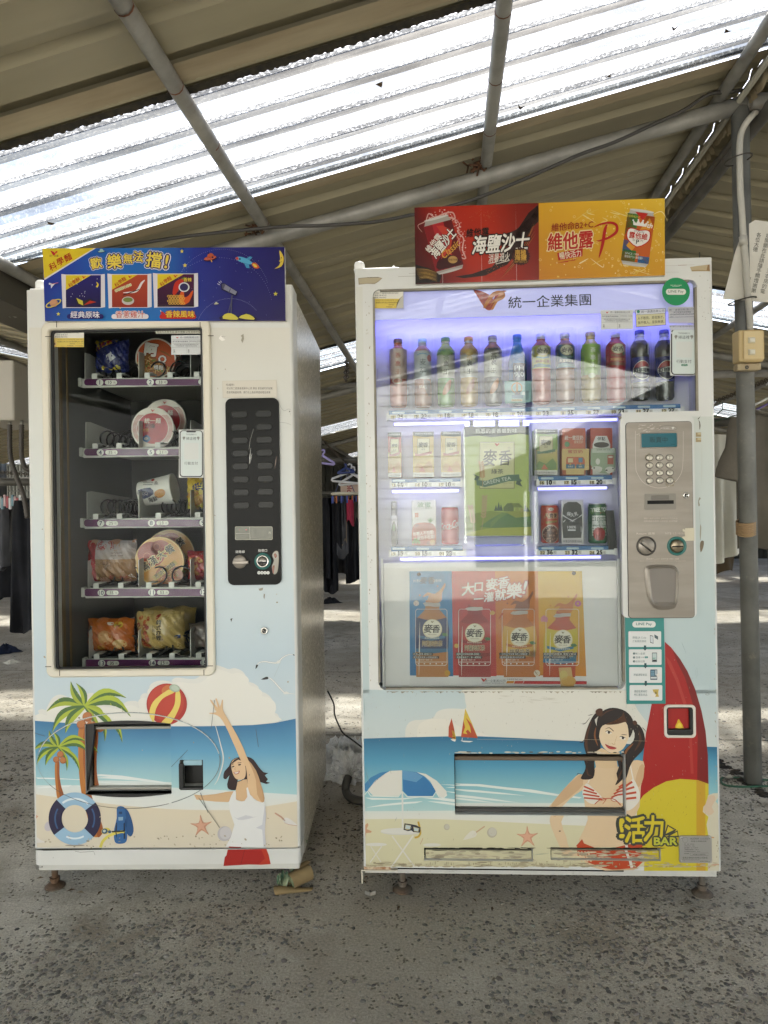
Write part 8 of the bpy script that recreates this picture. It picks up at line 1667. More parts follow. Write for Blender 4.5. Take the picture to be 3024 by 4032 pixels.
def art18(p, x, y, w, h):
 p.rect(x, y, x+w, y+h, 'a8442f');p.up();p.poly([(x+w*.25, y+h*.17), (x+w*.75, y+h*.17), (x+w*.9, y+h*.34), (x+w*.9, y+h), (x+w*.1, y+h), (x+w*.1, y+h*.34)], 'cdcac4');p.up();p.text('伴點', x+w*.5, y+h*.23, h*.08, '2a2522', bold=.04);p.ell(x+w*.5, y+h*.36, w*.35, h*.06, '3a302a')
carton('orange honey soy milk carton behind a yellow card', B4, (925, 128, 1175, 640), 'b5563a', art17);carton('red and white coffee milk carton behind a farm card', B4, (1230, 125, 1468, 635), 'a8442f', art18)
c=thing('shelf_card', 'yellow truck picture card in front of the orange carton', 'card', M, (M.p(*cq(B4, 1065, 580, 0, 0)[:2], .050)[0], .050, M.p(*cq(B4, 1065, 580, 0, 0)[:2], .050)[1]))
p=Print(M, .050).at(*B4);p.poly([(918, 352), (1216, 350), (1215, 582), (1160, 584), (1160, 630), (965, 632), (965, 584), (918, 580)], 'c9ae72');p.up();p.text('蜜豆奶', 1065, 382, 36, 'a8463a', w=160, bold=.04);p.poly([(975, 440), (1150, 440), (1170, 470), (1170, 540), (965, 540), (965, 470)], 'b5603f');p.up();p.rect(985, 455, 1040, 500, 'd2c49a');p.rect(1100, 450, 1145, 500, '4a7a94');p.rect(965, 520, 1060, 566, '3a6a84');p.rect(1075, 520, 1165, 566, '3a6a84');p.up();p.text('買就送', 1012, 545, 18, 'd6d2c4');p.text('抽獎', 1120, 545, 18, 'd6d2c4');p.ell(1010, 520, 10, 10, 'c9a04a');p.ell(1120, 520, 10, 10, 'c9a04a');p.build('printed_sheet', c, PRINT)
c=thing('shelf_card', 'green farm picture card in front of the red coffee carton', 'card', M, (M.p(*cq(B4, 1370, 630, 0, 0)[:2], .050)[0], .050, M.p(*cq(B4, 1370, 630, 0, 0)[:2], .050)[1]))
p=Print(M, .050).at(*B4);p.poly([(1237, 348), (1506, 345), (1500, 590), (1420, 625), (1330, 615), (1262, 580), (1230, 520)], '8f9f84');p.up();p.rect(1250, 352, 1495, 395, 'b9beb0');p.up();p.text('送好禮 100% 台灣小農', 1390, 362, 18, '5a6a5a', w=190);p.rect(1415, 420, 1480, 520, 'a0523c');p.ell(1310, 490, 24, 34, 'cfcdc4');p.poly([(1240, 560), (1300, 540), (1360, 560), (1330, 610), (1262, 580)], 'c9c6bc', 2);p.poly([(1390, 570), (1440, 545), (1495, 560), (1490, 590), (1420, 622)], 'c9c6bc', 2);p.up();p.ell(1270, 560, 10, 8, '2a2724');p.ell(1405, 585, 12, 8, '2a2724');p.ell(1475, 565, 9, 7, '2a2724');p.rect(1425, 430, 1470, 450, 'd2c8b8');p.build('printed_sheet', c, PRINT)
def art19(p, x, y, w, h):
 p.rect(x, y+h*.33, x+w, y+h*.62, 'b9b6c4');p.up();p.rect(x+w*.1, y, x+w*.9, y+h*.32, '4a4652');p.ell(x+w*.45, y+h*.78, w*.5, h*.33, '3a3a34');p.up();p.rect(x+w*.2, y+h*.04, x+w*.7, y+h*.12, '7a7486');p.ell(x+w*.45, y+h*.6, w*.25, h*.08, '4f6a44')
carton('narrow dark carton turned sideways, leftmost in the bottom row', B3, (240, 790, 292, 1200), '77727e', art19)
def art20(p, x, y, w, h):
 p.rect(x+w*.07, y, x+w*.93, y+h*.52, 'cfcdca');p.up();p.poly([(x, y+h*.68), (x+w*.1, y+h*.54), (x+w*.3, y+h*.5), (x+w*.75, y+h*.5), (x+w*.95, y+h*.58), (x+w, y+h*.7), (x+w*.98, y+h*.97), (x+w*.8, y+h), (x+w*.1, y+h), (x, y+h*.95)], '9c3f22', 2);p.up()
 p.text('波蜜', x+w*.5, y+h*.1, h*.11, '4f7a55', w=w*.55, bold=.05);p.text('果菜汁', x+w*.68, y+h*.175, h*.05, '5f7a5c');p.rect(x+w*.12, y+h*.28, x+w*.27, y+h*.38, 'b5643f');p.up();p.text('年輕人不怕菜!', x+w*.48, y+h*.73, h*.085, 'd9cfc4', w=w*.85, bold=.04, rot=-6);p.text('就怕不吃菜!', x+w*.58, y+h*.82, h*.085, 'd9cfc4', w=w*.7, bold=.04, rot=-6)
 for k in range(7):p.line([(x+w*.75, y+h*.5), (x+w*(.62+.05*k), y+h*(.42-.015*(3-abs(k-3))))], w*.03, '4f7a3a', taper=True);p.ell(x+w*(.06+.04*k), y+h*(.93-.03*(k%3)), w*.05, h*.035, '6a8a3c')
 p.ell(x+w*.68, y+h*.95, w*.08, h*.05, '7a2a1c');p.ell(x+w*.85, y+h*.93, w*.11, h*.06, 'b58a3a');p.ell(x+w*.2, y+h*.56, w*.1, h*.04, '8a3a2c')
carton('white and brick red vegetable juice carton in the bottom row', B3, (430, 780, 658, 1203), 'cfcdca', art20)
def art23(p, x, y, w, h):
 p.rect(x, y, x+w, y+h, 'c6c3c4');p.up();p.poly([(x+w*.06, y+h*.2), (x+w*.12, y+h*.1), (x+w*.3, y+h*.05), (x+w*.7, y+h*.05), (x+w*.9, y+h*.12), (x+w*.94, y+h*.3), (x+w*.96, y+h*.6), (x+w*.9, y+h*.86), (x+w*.08, y+h*.87), (x+w*.03, y+h*.6)], '17161a', 1);p.up()
 p.poly([(x+w*.05, y+h*.33), (x+w*.3, y+h*.42), (x+w*.5, y+h*.46), (x+w*.75, y+h*.41), (x+w*.95, y+h*.32), (x+w*.93, y+h*.36), (x+w*.6, y+h*.46), (x+w*.5, y+h*.50), (x+w*.36, y+h*.45), (x+w*.06, y+h*.37)], 'cfcdd0');p.up()
 for ch, dx, dy, r in(('保', .33, .32, 14), ('久', .5, .345, 0), ('乳', .67, .32, -14)):p.text(ch, x+w*dx, y+h*dy, h*.085, 'cfcdd0', rot=r, bold=.03)
 p.text('100%', x+w*.47, y+h*.62, h*.06, 'd2d0d4', w=w*.4, bold=.04);p.rrect(x+w*.28, y+h*.67, x+w*.66, y+h*.705, 3, 'd2d0d4');p.text('台灣鮮乳', x+w*.5, y+h*.49, h*.03, 'b5b3b8');p.rect(x+w*.04, y+h*.9, x+w*.96, y+h*.98, 'a9a6aa');p.up();p.text('本產品內容量200ml', x+w*.5, y+h*.94, h*.055, '26252a', w=w*.86, bold=.02)
 for k in range(4):p.ell(x+w*(.09+.025*k), y+h*(.5-.012*k), w*.02, h*.012, 'cfcdd0', n=8);p.ell(x+w*.9, y+h*(.62+.03*k), w*.02, h*.012, 'cfcdd0', n=8)
carton('black and white milk carton in the bottom row', B4, (915, 905, 1152, 1388), 'c6c3c4', art23)
def can(lab, z, q, col, art, y=.075):
 x0, y0, x1_, y1_=cq(z, *q);X0, X1, Z0, Z1=Mr(x0, y0, x1_, y1_, y);r=(X1-X0)/2;X=(X0+X1)/2;H=Z1-Z0
 t=thing('drink_can', lab, 'can', M, (X, y, Z0));alu=mat('can_aluminium', 'b9b9b6', rough=.28, metal=.7)
 b=MB();b.lathe([(r*.86, Z0), (r, Z0+H*.04), (r, Z1-H*.09), (r*.9, Z1-H*.025)], (X, y, 0), 28, caps=False);b.build('body', mat('can_'+col, col, rough=.25, spec=.6), t)
 b=MB();b.lathe([(r*.9, Z1-H*.026), (r*.93, Z1-H*.01), (r*.9, Z1), (r*.84, Z1-H*.02), (.0004, Z1-H*.025)], (X, y, 0), 28, caps=False);b.lathe([(r*.8, Z0-.0001), (r*.88, Z0+H*.012), (r*.87, Z0+H*.02)], (X, y, 0), 28, caps=False);b.build('rim', alu, t)
 p=Print(M, y, step=.00008, surf=cylsurf(X, y, r*1.004), seg=.008);art(p, x0, y0, x1_-x0, y1_-y0);p.build('label', t, LABEL);return t
def art21(p, x, y, w, h):
 p.rect(x+w*.01, y+h*.1, x+w*.99, y+h*.94, 'b0373a', None, 4);p.up();p.text('Coca-Cola', x+w*.52, y+h*.48, h*.19, 'd9d2d0', w=w*1.25, rot=-14, shear=.35, bold=.02);p.line([(x+w*.05, y+h*.56), (x+w*.4, y+h*.6), (x+w*.7, y+h*.55), (x+w*.95, y+h*.6)], w*.05, 'd9d2d0', 4, True)
can('red cola can with white script in the bottom row', B3, (705, 840, 868, 1192), 'b0373a', art21)
def art22(p, x, y, w, h):
 p.rect(x+w*.01, y+h*.07, x+w*.99, y+h*.95, 'a8402c', None, 4);p.up();p.ell(x+w*.5, y+h*.125, w*.15, h*.04, 'd4cec4');p.text('八寶粥', x+w*.5, y+h*.29, h*.12, '4a1a14', w=w*.7, bold=.06, out=[(.14, 'd2b48a')]);p.poly([(x+w*.2, y+h*.44), (x+w*.85, y+h*.41), (x+w*.83, y+h*.46), (x+w*.22, y+h*.5)], '9a8a4a');p.ell(x+w*.5, y+h*.76, w*.46, h*.24, 'c9b4a0');p.up();p.text('泰山', x+w*.5, y+h*.125, h*.05, '8a2a22', bold=.04);p.text('珍饌營養', x+w*.52, y+h*.455, h*.04, '3a2a14', w=w*.55);p.ell(x+w*.5, y+h*.77, w*.43, h*.22, '5a3a34');p.up()
 for k in range(40):a_=random.uniform(0, 6.28);q_=math.sqrt(random.random());p.ell(x+w*(.5+.38*q_*math.cos(a_)), y+h*(.77+.19*q_*math.sin(a_)), w*.05, h*.022, random.choice(('7a5448', '8f6a5a', '4a2a26', 'a07a64')), random.uniform(0, 90), 7)
can('orange red mixed congee can in the bottom row', B4, (688, 958, 882, 1375), 'a8402c', art22)
def art24(p, x, y, w, h):
 p.rect(x+w*.01, y+h*.05, x+w*.99, y+h*.94, '2f5a40', None, 4);p.up();p.poly([(x+w*.14, y+h*.3), (x+w*.9, y+h*.3), (x+w*.9, y+h*.82), (x+w*.14, y+h*.82)], 'c6c8c4')
 for k in range(14):p.ell(x+w*random.uniform(.1, .9), y+h*random.uniform(.06, .3), w*.13, h*.04, random.choice(('3f6a3a', '57803f', '28502f')), random.uniform(0, 180), 7)
 p.up();p.text('TREE TOP', x+w*.52, y+h*.16, h*.10, 'd6d8d2', w=w*.86, bold=.06, rot=-3);p.line([(x+w*.42, y+h*.25), (x+w*.96, y+h*.215)], w*.035, 'a8302c');p.text('100%', x+w*.55, y+h*.385, h*.085, '33503f', w=w*.56);p.text('樹頂', x+w*.55, y+h*.47, h*.075, '33503f', w=w*.3);p.text('純蘋果汁', x+w*.55, y+h*.55, h*.07, '33503f', w=w*.7)
 p.ell(x+w*.43, y+h*.76, w*.24, h*.165, '8f1f24');p.ell(x+w*.6, y+h*.76, w*.22, h*.16, '8f1f24');p.up();p.ell(x+w*.4, y+h*.72, w*.1, h*.07, 'b5474a');p.poly([(x+w*.66, y+h*.63), (x+w*.86, y+h*.58), (x+w*.82, y+h*.67)], '4a7a3f', 2);p.line([(x+w*.52, y+h*.63), (x+w*.54, y+h*.58)], w*.025, '4a3a22')
can('green apple juice can at the right end of the bottom row', B4, (1204, 945, 1406, 1378), '2f5a40', art24)
q0, q1, q2, q3=[M.p(*cq(B4, x, y, 0, 0)[:2], .055)for x, y in((1392, 1022), (1478, 1022), (1518, 1440), (1425, 1450))]
st=thing('dark_stick', 'black flat stick leaning beside the apple juice can', 'stick', M, (q3[0], .055, q3[1]));b=MB();b.prism([q0, q1, q2, q3], .050, .058);b.build('blade', mat('stick_black', '1c1c1e', rough=.5), st)
def g3(px, py, d):r_=ray(px, py);return EYE+r_*d
A3_=lambda x, y:(2500+x*.5424, 700+y*.5424)
cond=mat('conduit_pvc', 'a8a497', rough=.5, dirt=.5, dirtcol='6d675a')
D1=2.885
t=thing('conduit_pipe', 'pale plastic conduit bending down the post into the switch box', 'conduit', G, tuple(g3(*A3_(836, 1105), D1)))
pts=[g3(1512+x*.9114, y*.9114, D1+(.16 if i<3 else 0))for i, (x, y)in enumerate(((1750, 360), (1700, 405), (1640, 452), (1590, 500), (1556, 545), (1540, 590), (1536, 650), (1536, 700)))]+[g3(*A3_(x, y), D1)for x, y in((765, 100), (776, 240), (786, 420), (800, 560), (816, 800), (832, 1000), (838, 1108))]
pts=[p_ for p_ in catmull(pts, 4, False)];b=MB();b.tube(pts, .0125, 12);b.build('pipe', cond, t)
b=MB();b.tube([g3(*A3_(784, 425), D1), g3(*A3_(790, 490), D1)], .0155, 12);b.build('coupling', cond, t)
for yy in(905, 3):pass
for(cx, cyy)in((779, 895), (1508+0, 0)):
 if cyy==0:c0=g3(1512+1530*.9114, 690*.9114, D1)
 else:c0=g3(*A3_(cx, cyy), 2.92)
 b=MB();b.tube([c0+Vector((.052*math.cos(a*.35), .05*math.sin(a*.35), .010*math.cos(a*.35)))for a in range(18)], .0028, 6, closed=True);b.build('wire_tie', mat('tie_wire', '3a352c', rough=.7), t)
q0=g3(*A3_(742, 1345), 2.87);q1=g3(*A3_(912, 1112), 2.87)
sw=thing('switch_box', 'yellowed double light switch box on the grey post', 'switch box', G, (q0.x, 2.87, q0.z))
yel=mat('yellowed_plastic', 'c4ad7c', rough=.45, dirt=.35, dirtcol='7a6034', dscale=20)
b=MB();b.box(q0.x-.004, q1.x, 2.845, 2.905, q0.z, q1.z, .008, 3);b.build('box', yel, sw)
b=MB();b.box(q0.x+.012, q1.x-.002, 2.8405, 2.846, q0.z+.006, q1.z-.004, .006, 3);b.build('face_plate', mat('face_plate', 'cdb98c', rough=.4, dirt=.2), sw)
for y0 in(1158, 1245):
 a0=g3(*A3_(820, y0+44), 2.84);a1=g3(*A3_(870, y0), 2.84)
 b=MB();b.box(a0.x, a1.x, 2.834, 2.841, a0.z, a1.z, .002, 1);o=b.build('switch', mat('switch_ivory', 'c9c0a4', rough=.4), sw)
 b=MB();b.box(a0.x+.005, a1.x-.003, 2.8305, 2.835, a0.z+.004, a1.z-.004, .002, 2);b.build('rocker', mat('rocker_white', 'd6d2c2', rough=.35), o)
a0=g3(*A3_(730, 1403), 2.88);a1=g3(*A3_(900, 1352), 2.88);b=MB();b.box(a0.x, a1.x, 2.862, 2.90, a0.z, a1.z, .004, 2);o=b.build('mount', mat('mount_dirty', 'a89878', rough=.6, dirt=.7, dirtcol='5a4426', dscale=20), sw)
c0=g3(*A3_(812, 1376), 2.862);b=MB();b.lathe([(.008, 2.862), (.007, 2.858), (.003, 2.858), (.0025, 2.861)], (c0.x, 0, c0.z), 16, axis='y', caps=False);b.build('screw', galvd, o)
ND=2.905
nt=thing('notice_sheet', 'torn white notice sheet with handwriting tied to the grey post', 'notice', G, tuple(g3(*A3_(800, 880), ND)))
prf=[A3_(x, y)for x, y in((800, 345), (836, 330), (872, 306), (960, 318), (1100, 330), (1180, 340), (1180, 930), (1000, 908), (820, 890), (640, 880), (672, 760), (722, 560), (770, 425))]
V=[g3(x, y, ND)for x, y in prf];b=MB();n=len(V)
b.face(V);b.face([v+Vector((0, .003, 0))for v in V][::-1])
for i in range(n):j=(i+1)%n;b.face([V[i], V[j], V[j]+Vector((0, .003, 0)), V[i]+Vector((0, .003, 0))])
b.build('sheet', mat('notice_plastic', 'c9c5b8', rough=.5, col2='bdb8a8', scale=4, dirt=.4, dirtcol='8a7f66', dscale=9), nt)
NF=Frame((0, 0, 0), 0.0);p=Print(NF, ND-.0004, step=.0001).at(2500, 700, .5424)
for(txt, xa, ya, xb, yb)in(('各位大德', 900, 415, 874, 520), ('燈開關在此請隨手關燈謝謝', 968, 420, 862, 818), ('為了節約用電本洗衣房的電', 1052, 420, 928, 824), ('齋白', 826, 735, 816, 772)):
 n=len(txt)
 for i, ch in enumerate(txt):f=i/(n-1);p.text(ch, xa+(xb-xa)*f, ya+(yb-ya)*f, 34, '45453f', bold=.0, rot=8)
p.build('handwriting', nt, PRINT)
cb=thing('sagging_cable', 'black cable sagging beside the main rafter pipe', 'cable', G, tuple(g3(1512, 868, 2.98)))
pp=[(-40, 1040), (300, 1000), (700, 935), (1080, 895), (1250, 889), (1400, 880), (1512, 868), (1760, 815), (1900, 772), (2100, 690), (2280, 610), (2420, 560), (2560, 495), (2690, 435), (2790, 372), (2880, 362), (2960, 350)]
b=MB();b.tube([g3(x, y, 2.99-.12*(x/3000))for x, y in[(q.x, q.y)for q in catmull(pp, 4, False)]], .0075, 8);b.build('cable', mat('rubber_cable', '33302a', rough=.6, dirt=.5, dirtcol='7a735f'), cb)
cloths={}
def cloth_mat(name, col, col2=None):return mat('cloth_'+name, col, rough=.9, col2=col2, scale=5, bump=.15, bscale=120, spec=.2)
def garment(name, lab, cat, x0, x1, y0, y1, d, m, folds=6, amp=.02, flare=.0, sleeve=None, thick=.05, group=None, hem=.02, parent=None):
 """hanging cloth: px box at distance d, hollow, folded"""
 A, B_=g3(x0, (y0+y1)/2, d), g3(x1, (y0+y1)/2, d);zt, zb=g3((x0+x1)/2, y0, d).z, g3((x0+x1)/2, y1, d).z
 X0, X1=A.x, B_.x;xc, hw=(X0+X1)/2, (X1-X0)/2;ph=random.uniform(0, 6);H=zt-zb
 t=parent or thing(name, lab, cat, G, (xc, d, zt), group)
 def fn(s_):
  def f(u, v):
   w=hw*(1-flare+flare*v)*(.80+.2*min(1, v*7));x=xc+(u*2-1)*w
   e=math.sqrt(max(0, 1-(u*2-1)**2));k=amp*1.5*(.3+.7*v)
   y=d+s_*thick*e*.5*(.6+.4*v)+k*(math.sin(u*folds*6.28/2+ph+v*.9)+.5*math.sin(u*folds*5.1-v*2.2+ph*2))*.7
   z=zt-H*v+hem*math.sin(u*5+ph)*v-(.25*hw*abs(u*2-1)**1.6 if sleeve else 0)*(1-v)**3
   return(x, y, z)
  return f
 b=MB();b.grid(fn(-1), 22, 18);b.grid(fn(1), 22, 18)
 b.build('fabric', m, t)
 return t
def sleeve_(t, m, pa, pb, wa, wb, d, thick=.05):
 A, B_=g3(*pa, d), g3(*pb, d);b=MB()
 def f(u, v):
  c=A.lerp(B_, v);w=wa+(wb-wa)*v;a=u*6.283;dr=(B_-A).normalized();n_=Vector((dr.z, 0, -dr.x))
  return c+n_*(w*math.cos(a))+Vector((0, thick*.5*math.sin(a), 0))+n_*.008*math.sin(v*9+a*2)
 b.grid(f, 16, 8);b.build('sleeve', m, t)
def hanger(lab, cx, cyy, w, d, m, wire=.0026, tilt=0, group=None, name='clothes_hanger'):
 t=thing(name, lab, 'hanger', G, tuple(g3(cx, cyy, d)));c=g3(cx, cyy, d);s_=w/FPX*d;b=MB()
 cs, sn=math.cos(R(tilt)), math.sin(R(tilt));T=lambda x, z:c+Vector((x*s_*cs-z*s_*sn, 0, x*s_*sn+z*s_*cs))
 b.tube([T(0, .12), T(-.5, -.12), T(-.52, -.16), T(-.48, -.19), T(.48, -.19), T(.52, -.16), T(.5, -.12), T(0, .12)], wire, 7)
 b.tube([T(0, .12), T(0, .22), T(.05, .27), T(.04, .35), T(-.03, .37), T(-.07, .32)], wire*.8, 7)
 b.build('frame', m, t);return t
grey_t=cloth_mat('grey_tee', '6d675c', '5f5a50');white_c=cloth_mat('white_cotton', 'd2d0c4', 'c4c2b4');blackc=cloth_mat('black', '26272b', '17181b');dgrey=cloth_mat('dark_grey', '55565a', '3d3e42');tan_c=cloth_mat('tan', '4f4434', '453b2e');blue_c=cloth_mat('navy', '1a2133')
def C3(x, y):return A3_(x, y)
t=garment('white_shirt', 'white shirt hanging behind the right edge of the drink machine', 'shirt', 2740, 2915, 1712, 2200, 4.3, white_c, 5, .03, hem=.03)
t=garment('grey_tshirt', 'grey marbled t-shirt hanging behind the grey post', 'shirt', 2905, 3190, 1605, 2170, 3.55, grey_t, 7, .022, sleeve=True, thick=.10)
sleeve_(t, grey_t, (2925, 1650), (2875, 1890), .055, .075, 3.5)
b=MB();c0=g3(3035, 1600, 3.5);b.tube([c0+Vector((.10*math.cos(a*.35), .03*math.sin(a*.35), -.04*abs(math.sin(a*.35))))for a in range(18)], .008, 6, closed=True);b.build('collar', grey_t, t)
garment('dark_trousers', 'dark brown trousers hanging low behind the white shirt', 'trousers', 2770, 2892, 2180, 2255, 4.6, tan_c, 3, .02)
hg=hanger('green wire hanger with red tips hooked on the chain by the post', 2850, 1625, 120, 3.9, mat('green_wire', '2f4a34', rough=.5), .003, 15)
hanger('white plastic hanger holding the grey t-shirt', 3035, 1590, 230, 3.56, mat('hanger_white', 'c9c9c6', rough=.4), .006)
hanger('purple coated hanger behind the grey t-shirt', 3040, 1600, 150, 3.7, mat('purple_plastic', '5f4f86', rough=.4), .006)
def chain(lab, a, b_, d0, d1, n, r=.010, sag=.0):
 t=thing('chain', lab, 'chain', G, tuple(g3(*a, d0)));A, B_=g3(*a, d0), g3(*b_, d1);b=MB();dr=(B_-A).normalized()
 u=dr.cross(Vector((0, 0, 1))).normalized();w=dr.cross(u)
 for i in range(n):
  f=(i+.5)/n;c=A.lerp(B_, f)-Vector((0, 0, sag*4*f*(1-f)));q=u if i%2 else w;L_=(B_-A).length/n*.72
  b.tube([c+dr*L_*math.cos(k*.785)+q*r*math.sin(k*.785)for k in range(8)], r*.3, 5, closed=True)
 b.build('links', mat('old_chain', '4a4238', rough=.6, metal=.4), t)
chain('rusty chain sagging left of the grey post', (2815, 1582), (2900, 1548), 4.0, 3.9, 11);chain('rusty chain rising right of the grey post', (2965, 1520), (3060, 1480), 3.5, 3.45, 12)
tr=lambda lab, a, b_, d0, d1, r:(lambda t:MB().tube([g3(*a, d0), g3(*b_, d1)], r, 10).build('pipe', galvd, t))(thing('drying_rail', lab, 'rail', G, tuple(g3(*a, d0))))
tr('galvanised drying rail above the grey t-shirt', (2700, 1668), (3150, 1650), 4.4, 4.3, .028)
D=6.4
tr('clothes rail behind the ring hanger', (1240, 1812), (1480, 1812), D+.2, D+.2, .026);tr('low clothes rail far behind the ring hanger', (1240, 1942), (1480, 1942), D+.9, D+.9, .02)
wh=mat('white_plastic_b', 'cfd0d2', rough=.35)
hanger('white plastic hanger hooked above the ring hanger', 1375, 1875, 130, D-.1, wh, .010, -6, 'white hangers above the ring');hanger('second white hanger tangled with the first above the ring', 1395, 1882, 120, D-.02, wh, .010, 5, 'white hangers above the ring')
hanger('blue plastic hanger crossing the white hangers', 1362, 1850, 60, D-.12, mat('blue_plastic', '27386f', rough=.4), .011, 4);hanger('pale purple hanger hanging alone near the snack machine', 1270, 1806, 95, D-.3, mat('lilac_plastic', '9d94c8', rough=.4), .010, -8)
rg=thing('ring_hanger', 'white round drying ring with blue pegs in the gap', 'drying ring', G, tuple(g3(1358, 1945, D)));c0=g3(1358, 1944, D);rx=50/FPX*D;b=MB()
b.tube([c0+Vector((rx*math.cos(k*.2618), rx*math.sin(k*.2618)*.9, 0))for k in range(24)], .013, 8, closed=True);b.build('ring', mat('ring_ivory', 'cdc8b4', rough=.4), rg)
for k in range(14):
 a_=k*.4488;q=c0+Vector((rx*math.cos(a_), rx*.9*math.sin(a_), -.02));b=MB();b.box(q.x-.007, q.x+.007, q.y-.006, q.y+.006, q.z-.065, q.z, .002, 1);b.build('peg', mat('peg_blue', '2a3f8a' if k%4 else '2a3f8a', rough=.4)if k%3 else mat('peg_orange', 'a8622f', rough=.4), rg)
for sx in(-.8, .8):
 b=MB();b.tube([c0+Vector((rx*sx, 0, 0)), c0+Vector((0, 0, .22))], .004, 6);b.build('cord', mat('cord_blue', '39436a', rough=.6), rg)
chain('chain running from the ceiling pipe to the hangers', (1278, 1742), (1366, 1826), 7.6, D-.1, 22, .012);chain('shackled chain knotted on the thick pipe above the gap', (1368, 1412), (1362, 1500), 5.9, 5.85, 9, .022)
cards=g3(1352, 1905, D+.1);cd=thing('cardboard_sign', 'pinkish cardboard sign with red letters behind the hangers', 'sign', G, tuple(cards));a0=g3(1341, 1940, D+.1);a1=g3(1420, 1902, D+.1)
b=MB();b.box(a0.x, a1.x, D+.1, D+.11, a0.z, a1.z);b.build('card', mat('card_pink', 'b5a090', rough=.8), cd)
p=Print(NF, D+.0995, step=.0004);p.text('blo', 1377, 1925, 20, '8f2226', rot=90, bold=.05);p.build('letters', cd, PRINT)
def sock(lab, cat, x0, x1, y0, y1, d, m, f=2, nm='hanging_cloth'):return garment(nm, lab, cat, x0, x1, y0, y1, d, m, f, .018, hem=.03, thick=.06)
sock('pink vest hanging from the drying ring', 'vest', 1365, 1393, 1968, 2060, D-.1, cloth_mat('pink', 'a8384f', '8f2c42'));sock('patterned grey cloth hanging right of the pink vest', 'cloth', 1393, 1412, 1975, 2050, D-.05, cloth_mat('pattern', '6d6a5c', '3f3d38'))
sock('pale beige towel hanging low behind the drying ring', 'towel', 1342, 1366, 2045, 2140, D+.1, cloth_mat('beige', '8a7a68', '7d6f60'));sock('dark grey trousers hanging from the left of the drying ring', 'trousers', 1345, 1362, 1975, 2130, D, dgrey);sock('long black dress hanging from the drying ring', 'dress', 1312, 1345, 1975, 2150, D, blackc);sock('grey cloth hanging below the black dress', 'cloth', 1325, 1372, 2055, 2190, D+.25, dgrey, 3)
for i, (x0, x1, y1_, m, lb)in enumerate(((1225, 1300, 2280, blackc, 'black coat hanging deepest left in the gap'), (1270, 1330, 2330, blackc, 'black long skirt hanging behind the drying ring'), (1360, 1430, 2290, blackc, 'black trousers hanging at the right of the gap'), (1395, 1500, 2250, blue_c, 'navy trousers hanging half behind the drink machine'), (1300, 1400, 2260, dgrey, 'charcoal coat hanging deep in the middle of the gap'))):
 garment('dark_garment', lb, 'garment', x0, x1, 1960, y1_, D+.9+.12*i, m, 4, .04, thick=.12, group='dark clothes on the far rail')
bx0, bx1=g3(-60, 1672, 3.7), g3(112, 1440, 3.7)
wb=thing('water_heater', 'grey wall box with two corrugated hoses left of the snack machine', 'heater box', G, (bx0.x, 3.7, bx0.z));b=MB();b.box(bx0.x, bx1.x, 3.55, 3.95, bx0.z, bx1.z, .01, 2);b.build('housing', mat('box_grey', 'a8a294', rough=.5, dirt=.5, dirtcol='6d6350'), wb)
hosem=mat('corrugated_hose', '3a342c', rough=.55)
for pp_ in([(38, 1672), (38, 1740), (42, 1800), (62, 1870), (92, 1950), (108, 2040)], [(85, 1672), (84, 1740), (86, 1800), (98, 1840), (118, 1848), (132, 1820)]):
 pts=[g3(q.x, q.y, 3.62)for q in catmull(pp_, 14, False)];rs=[.011+.0022*(k%2)for k in range(len(pts))];b=MB();b.tube(pts, rs, 10);b.build('hose', hosem, wb)
for xx in(38, 85):c0, c1=g3(xx, 1655, 3.62), g3(xx, 1700, 3.62);b=MB();b.tube([c0, c1], .0085, 10);b.build('nipple', galv, wb)
garment('black_coat', 'long black garment hanging beside the corrugated hose', 'coat', 52, 150, 1970, 2478, 4.1, blackc, 3, .03, thick=.12)
for i, (x0, x1, y0, y1_, m, lb)in enumerate(((-40, 36, 1985, 2240, dgrey, 'grey shirt pegged at the far left edge'), (24, 76, 1990, 2180, cloth_mat('mid_grey', '555656', '444545'), 'mid grey shirt pegged beside the black garment'), (-50, 30, 2120, 2215, cloth_mat('denim', '5a6472', '4a5462'), 'faded denim cloth hanging under the grey shirt'), (-60, 44, 2200, 2362, blackc, 'black printed shirt hanging lowest at the far left'))):
 garment('pegged_shirt', lb, 'shirt', x0, x1, y0, y1_, 5.0+.08*i, m, 3, .03, thick=.08)
tr('rail with pegs behind the heater box', (-80, 1898), (130, 1896), 5.0, 5.0, .03)
chain('chain stretched along the pegs at the far left', (-30, 1858), (130, 1868), 4.7, 4.7, 18, .011)
pg=thing('peg_strip', 'row of coloured clothes pegs on the far left rail', 'clothes pegs', G, tuple(g3(20, 1950, 4.95)))
for k in range(10):
 c0=g3(-10+k*10, 1965+(k%3)*6, 4.95);b=MB();b.box(c0.x-.008, c0.x+.008, 4.94, 4.96, c0.z-.05, c0.z+.03, .003, 1);b.build('peg', mat('peg_c%d'%(k%4), ('9a4a50', 'c4c6c8', '6a8a94', 'b59a9a')[k%4], rough=.5), pg)
lat=thing('mesh_panel', 'pale mesh window panel beyond the pegs at the far left', 'panel', G, tuple(g3(60, 1960, 7.5)));a0, a1=g3(34, 1960, 7.5), g3(125, 1830, 7.5);b=MB();b.box(a0.x, a1.x, 7.5, 7.52, a0.z, a1.z);b.build('screen', mat('screen_pale', 'b5b5ac', rough=.8), lat);b=MB()
for k in range(8):x=a0.x+(a1.x-a0.x)*k/7;b.box(x-.006, x+.006, 7.48, 7.499, a0.z, a1.z)
for k in range(6):z=a0.z+(a1.z-a0.z)*k/5;b.box(a0.x, a1.x, 7.47, 7.479, z-.006, z+.006)
b.build('wires', mat('mesh_wire', '77776f', rough=.6), lat)
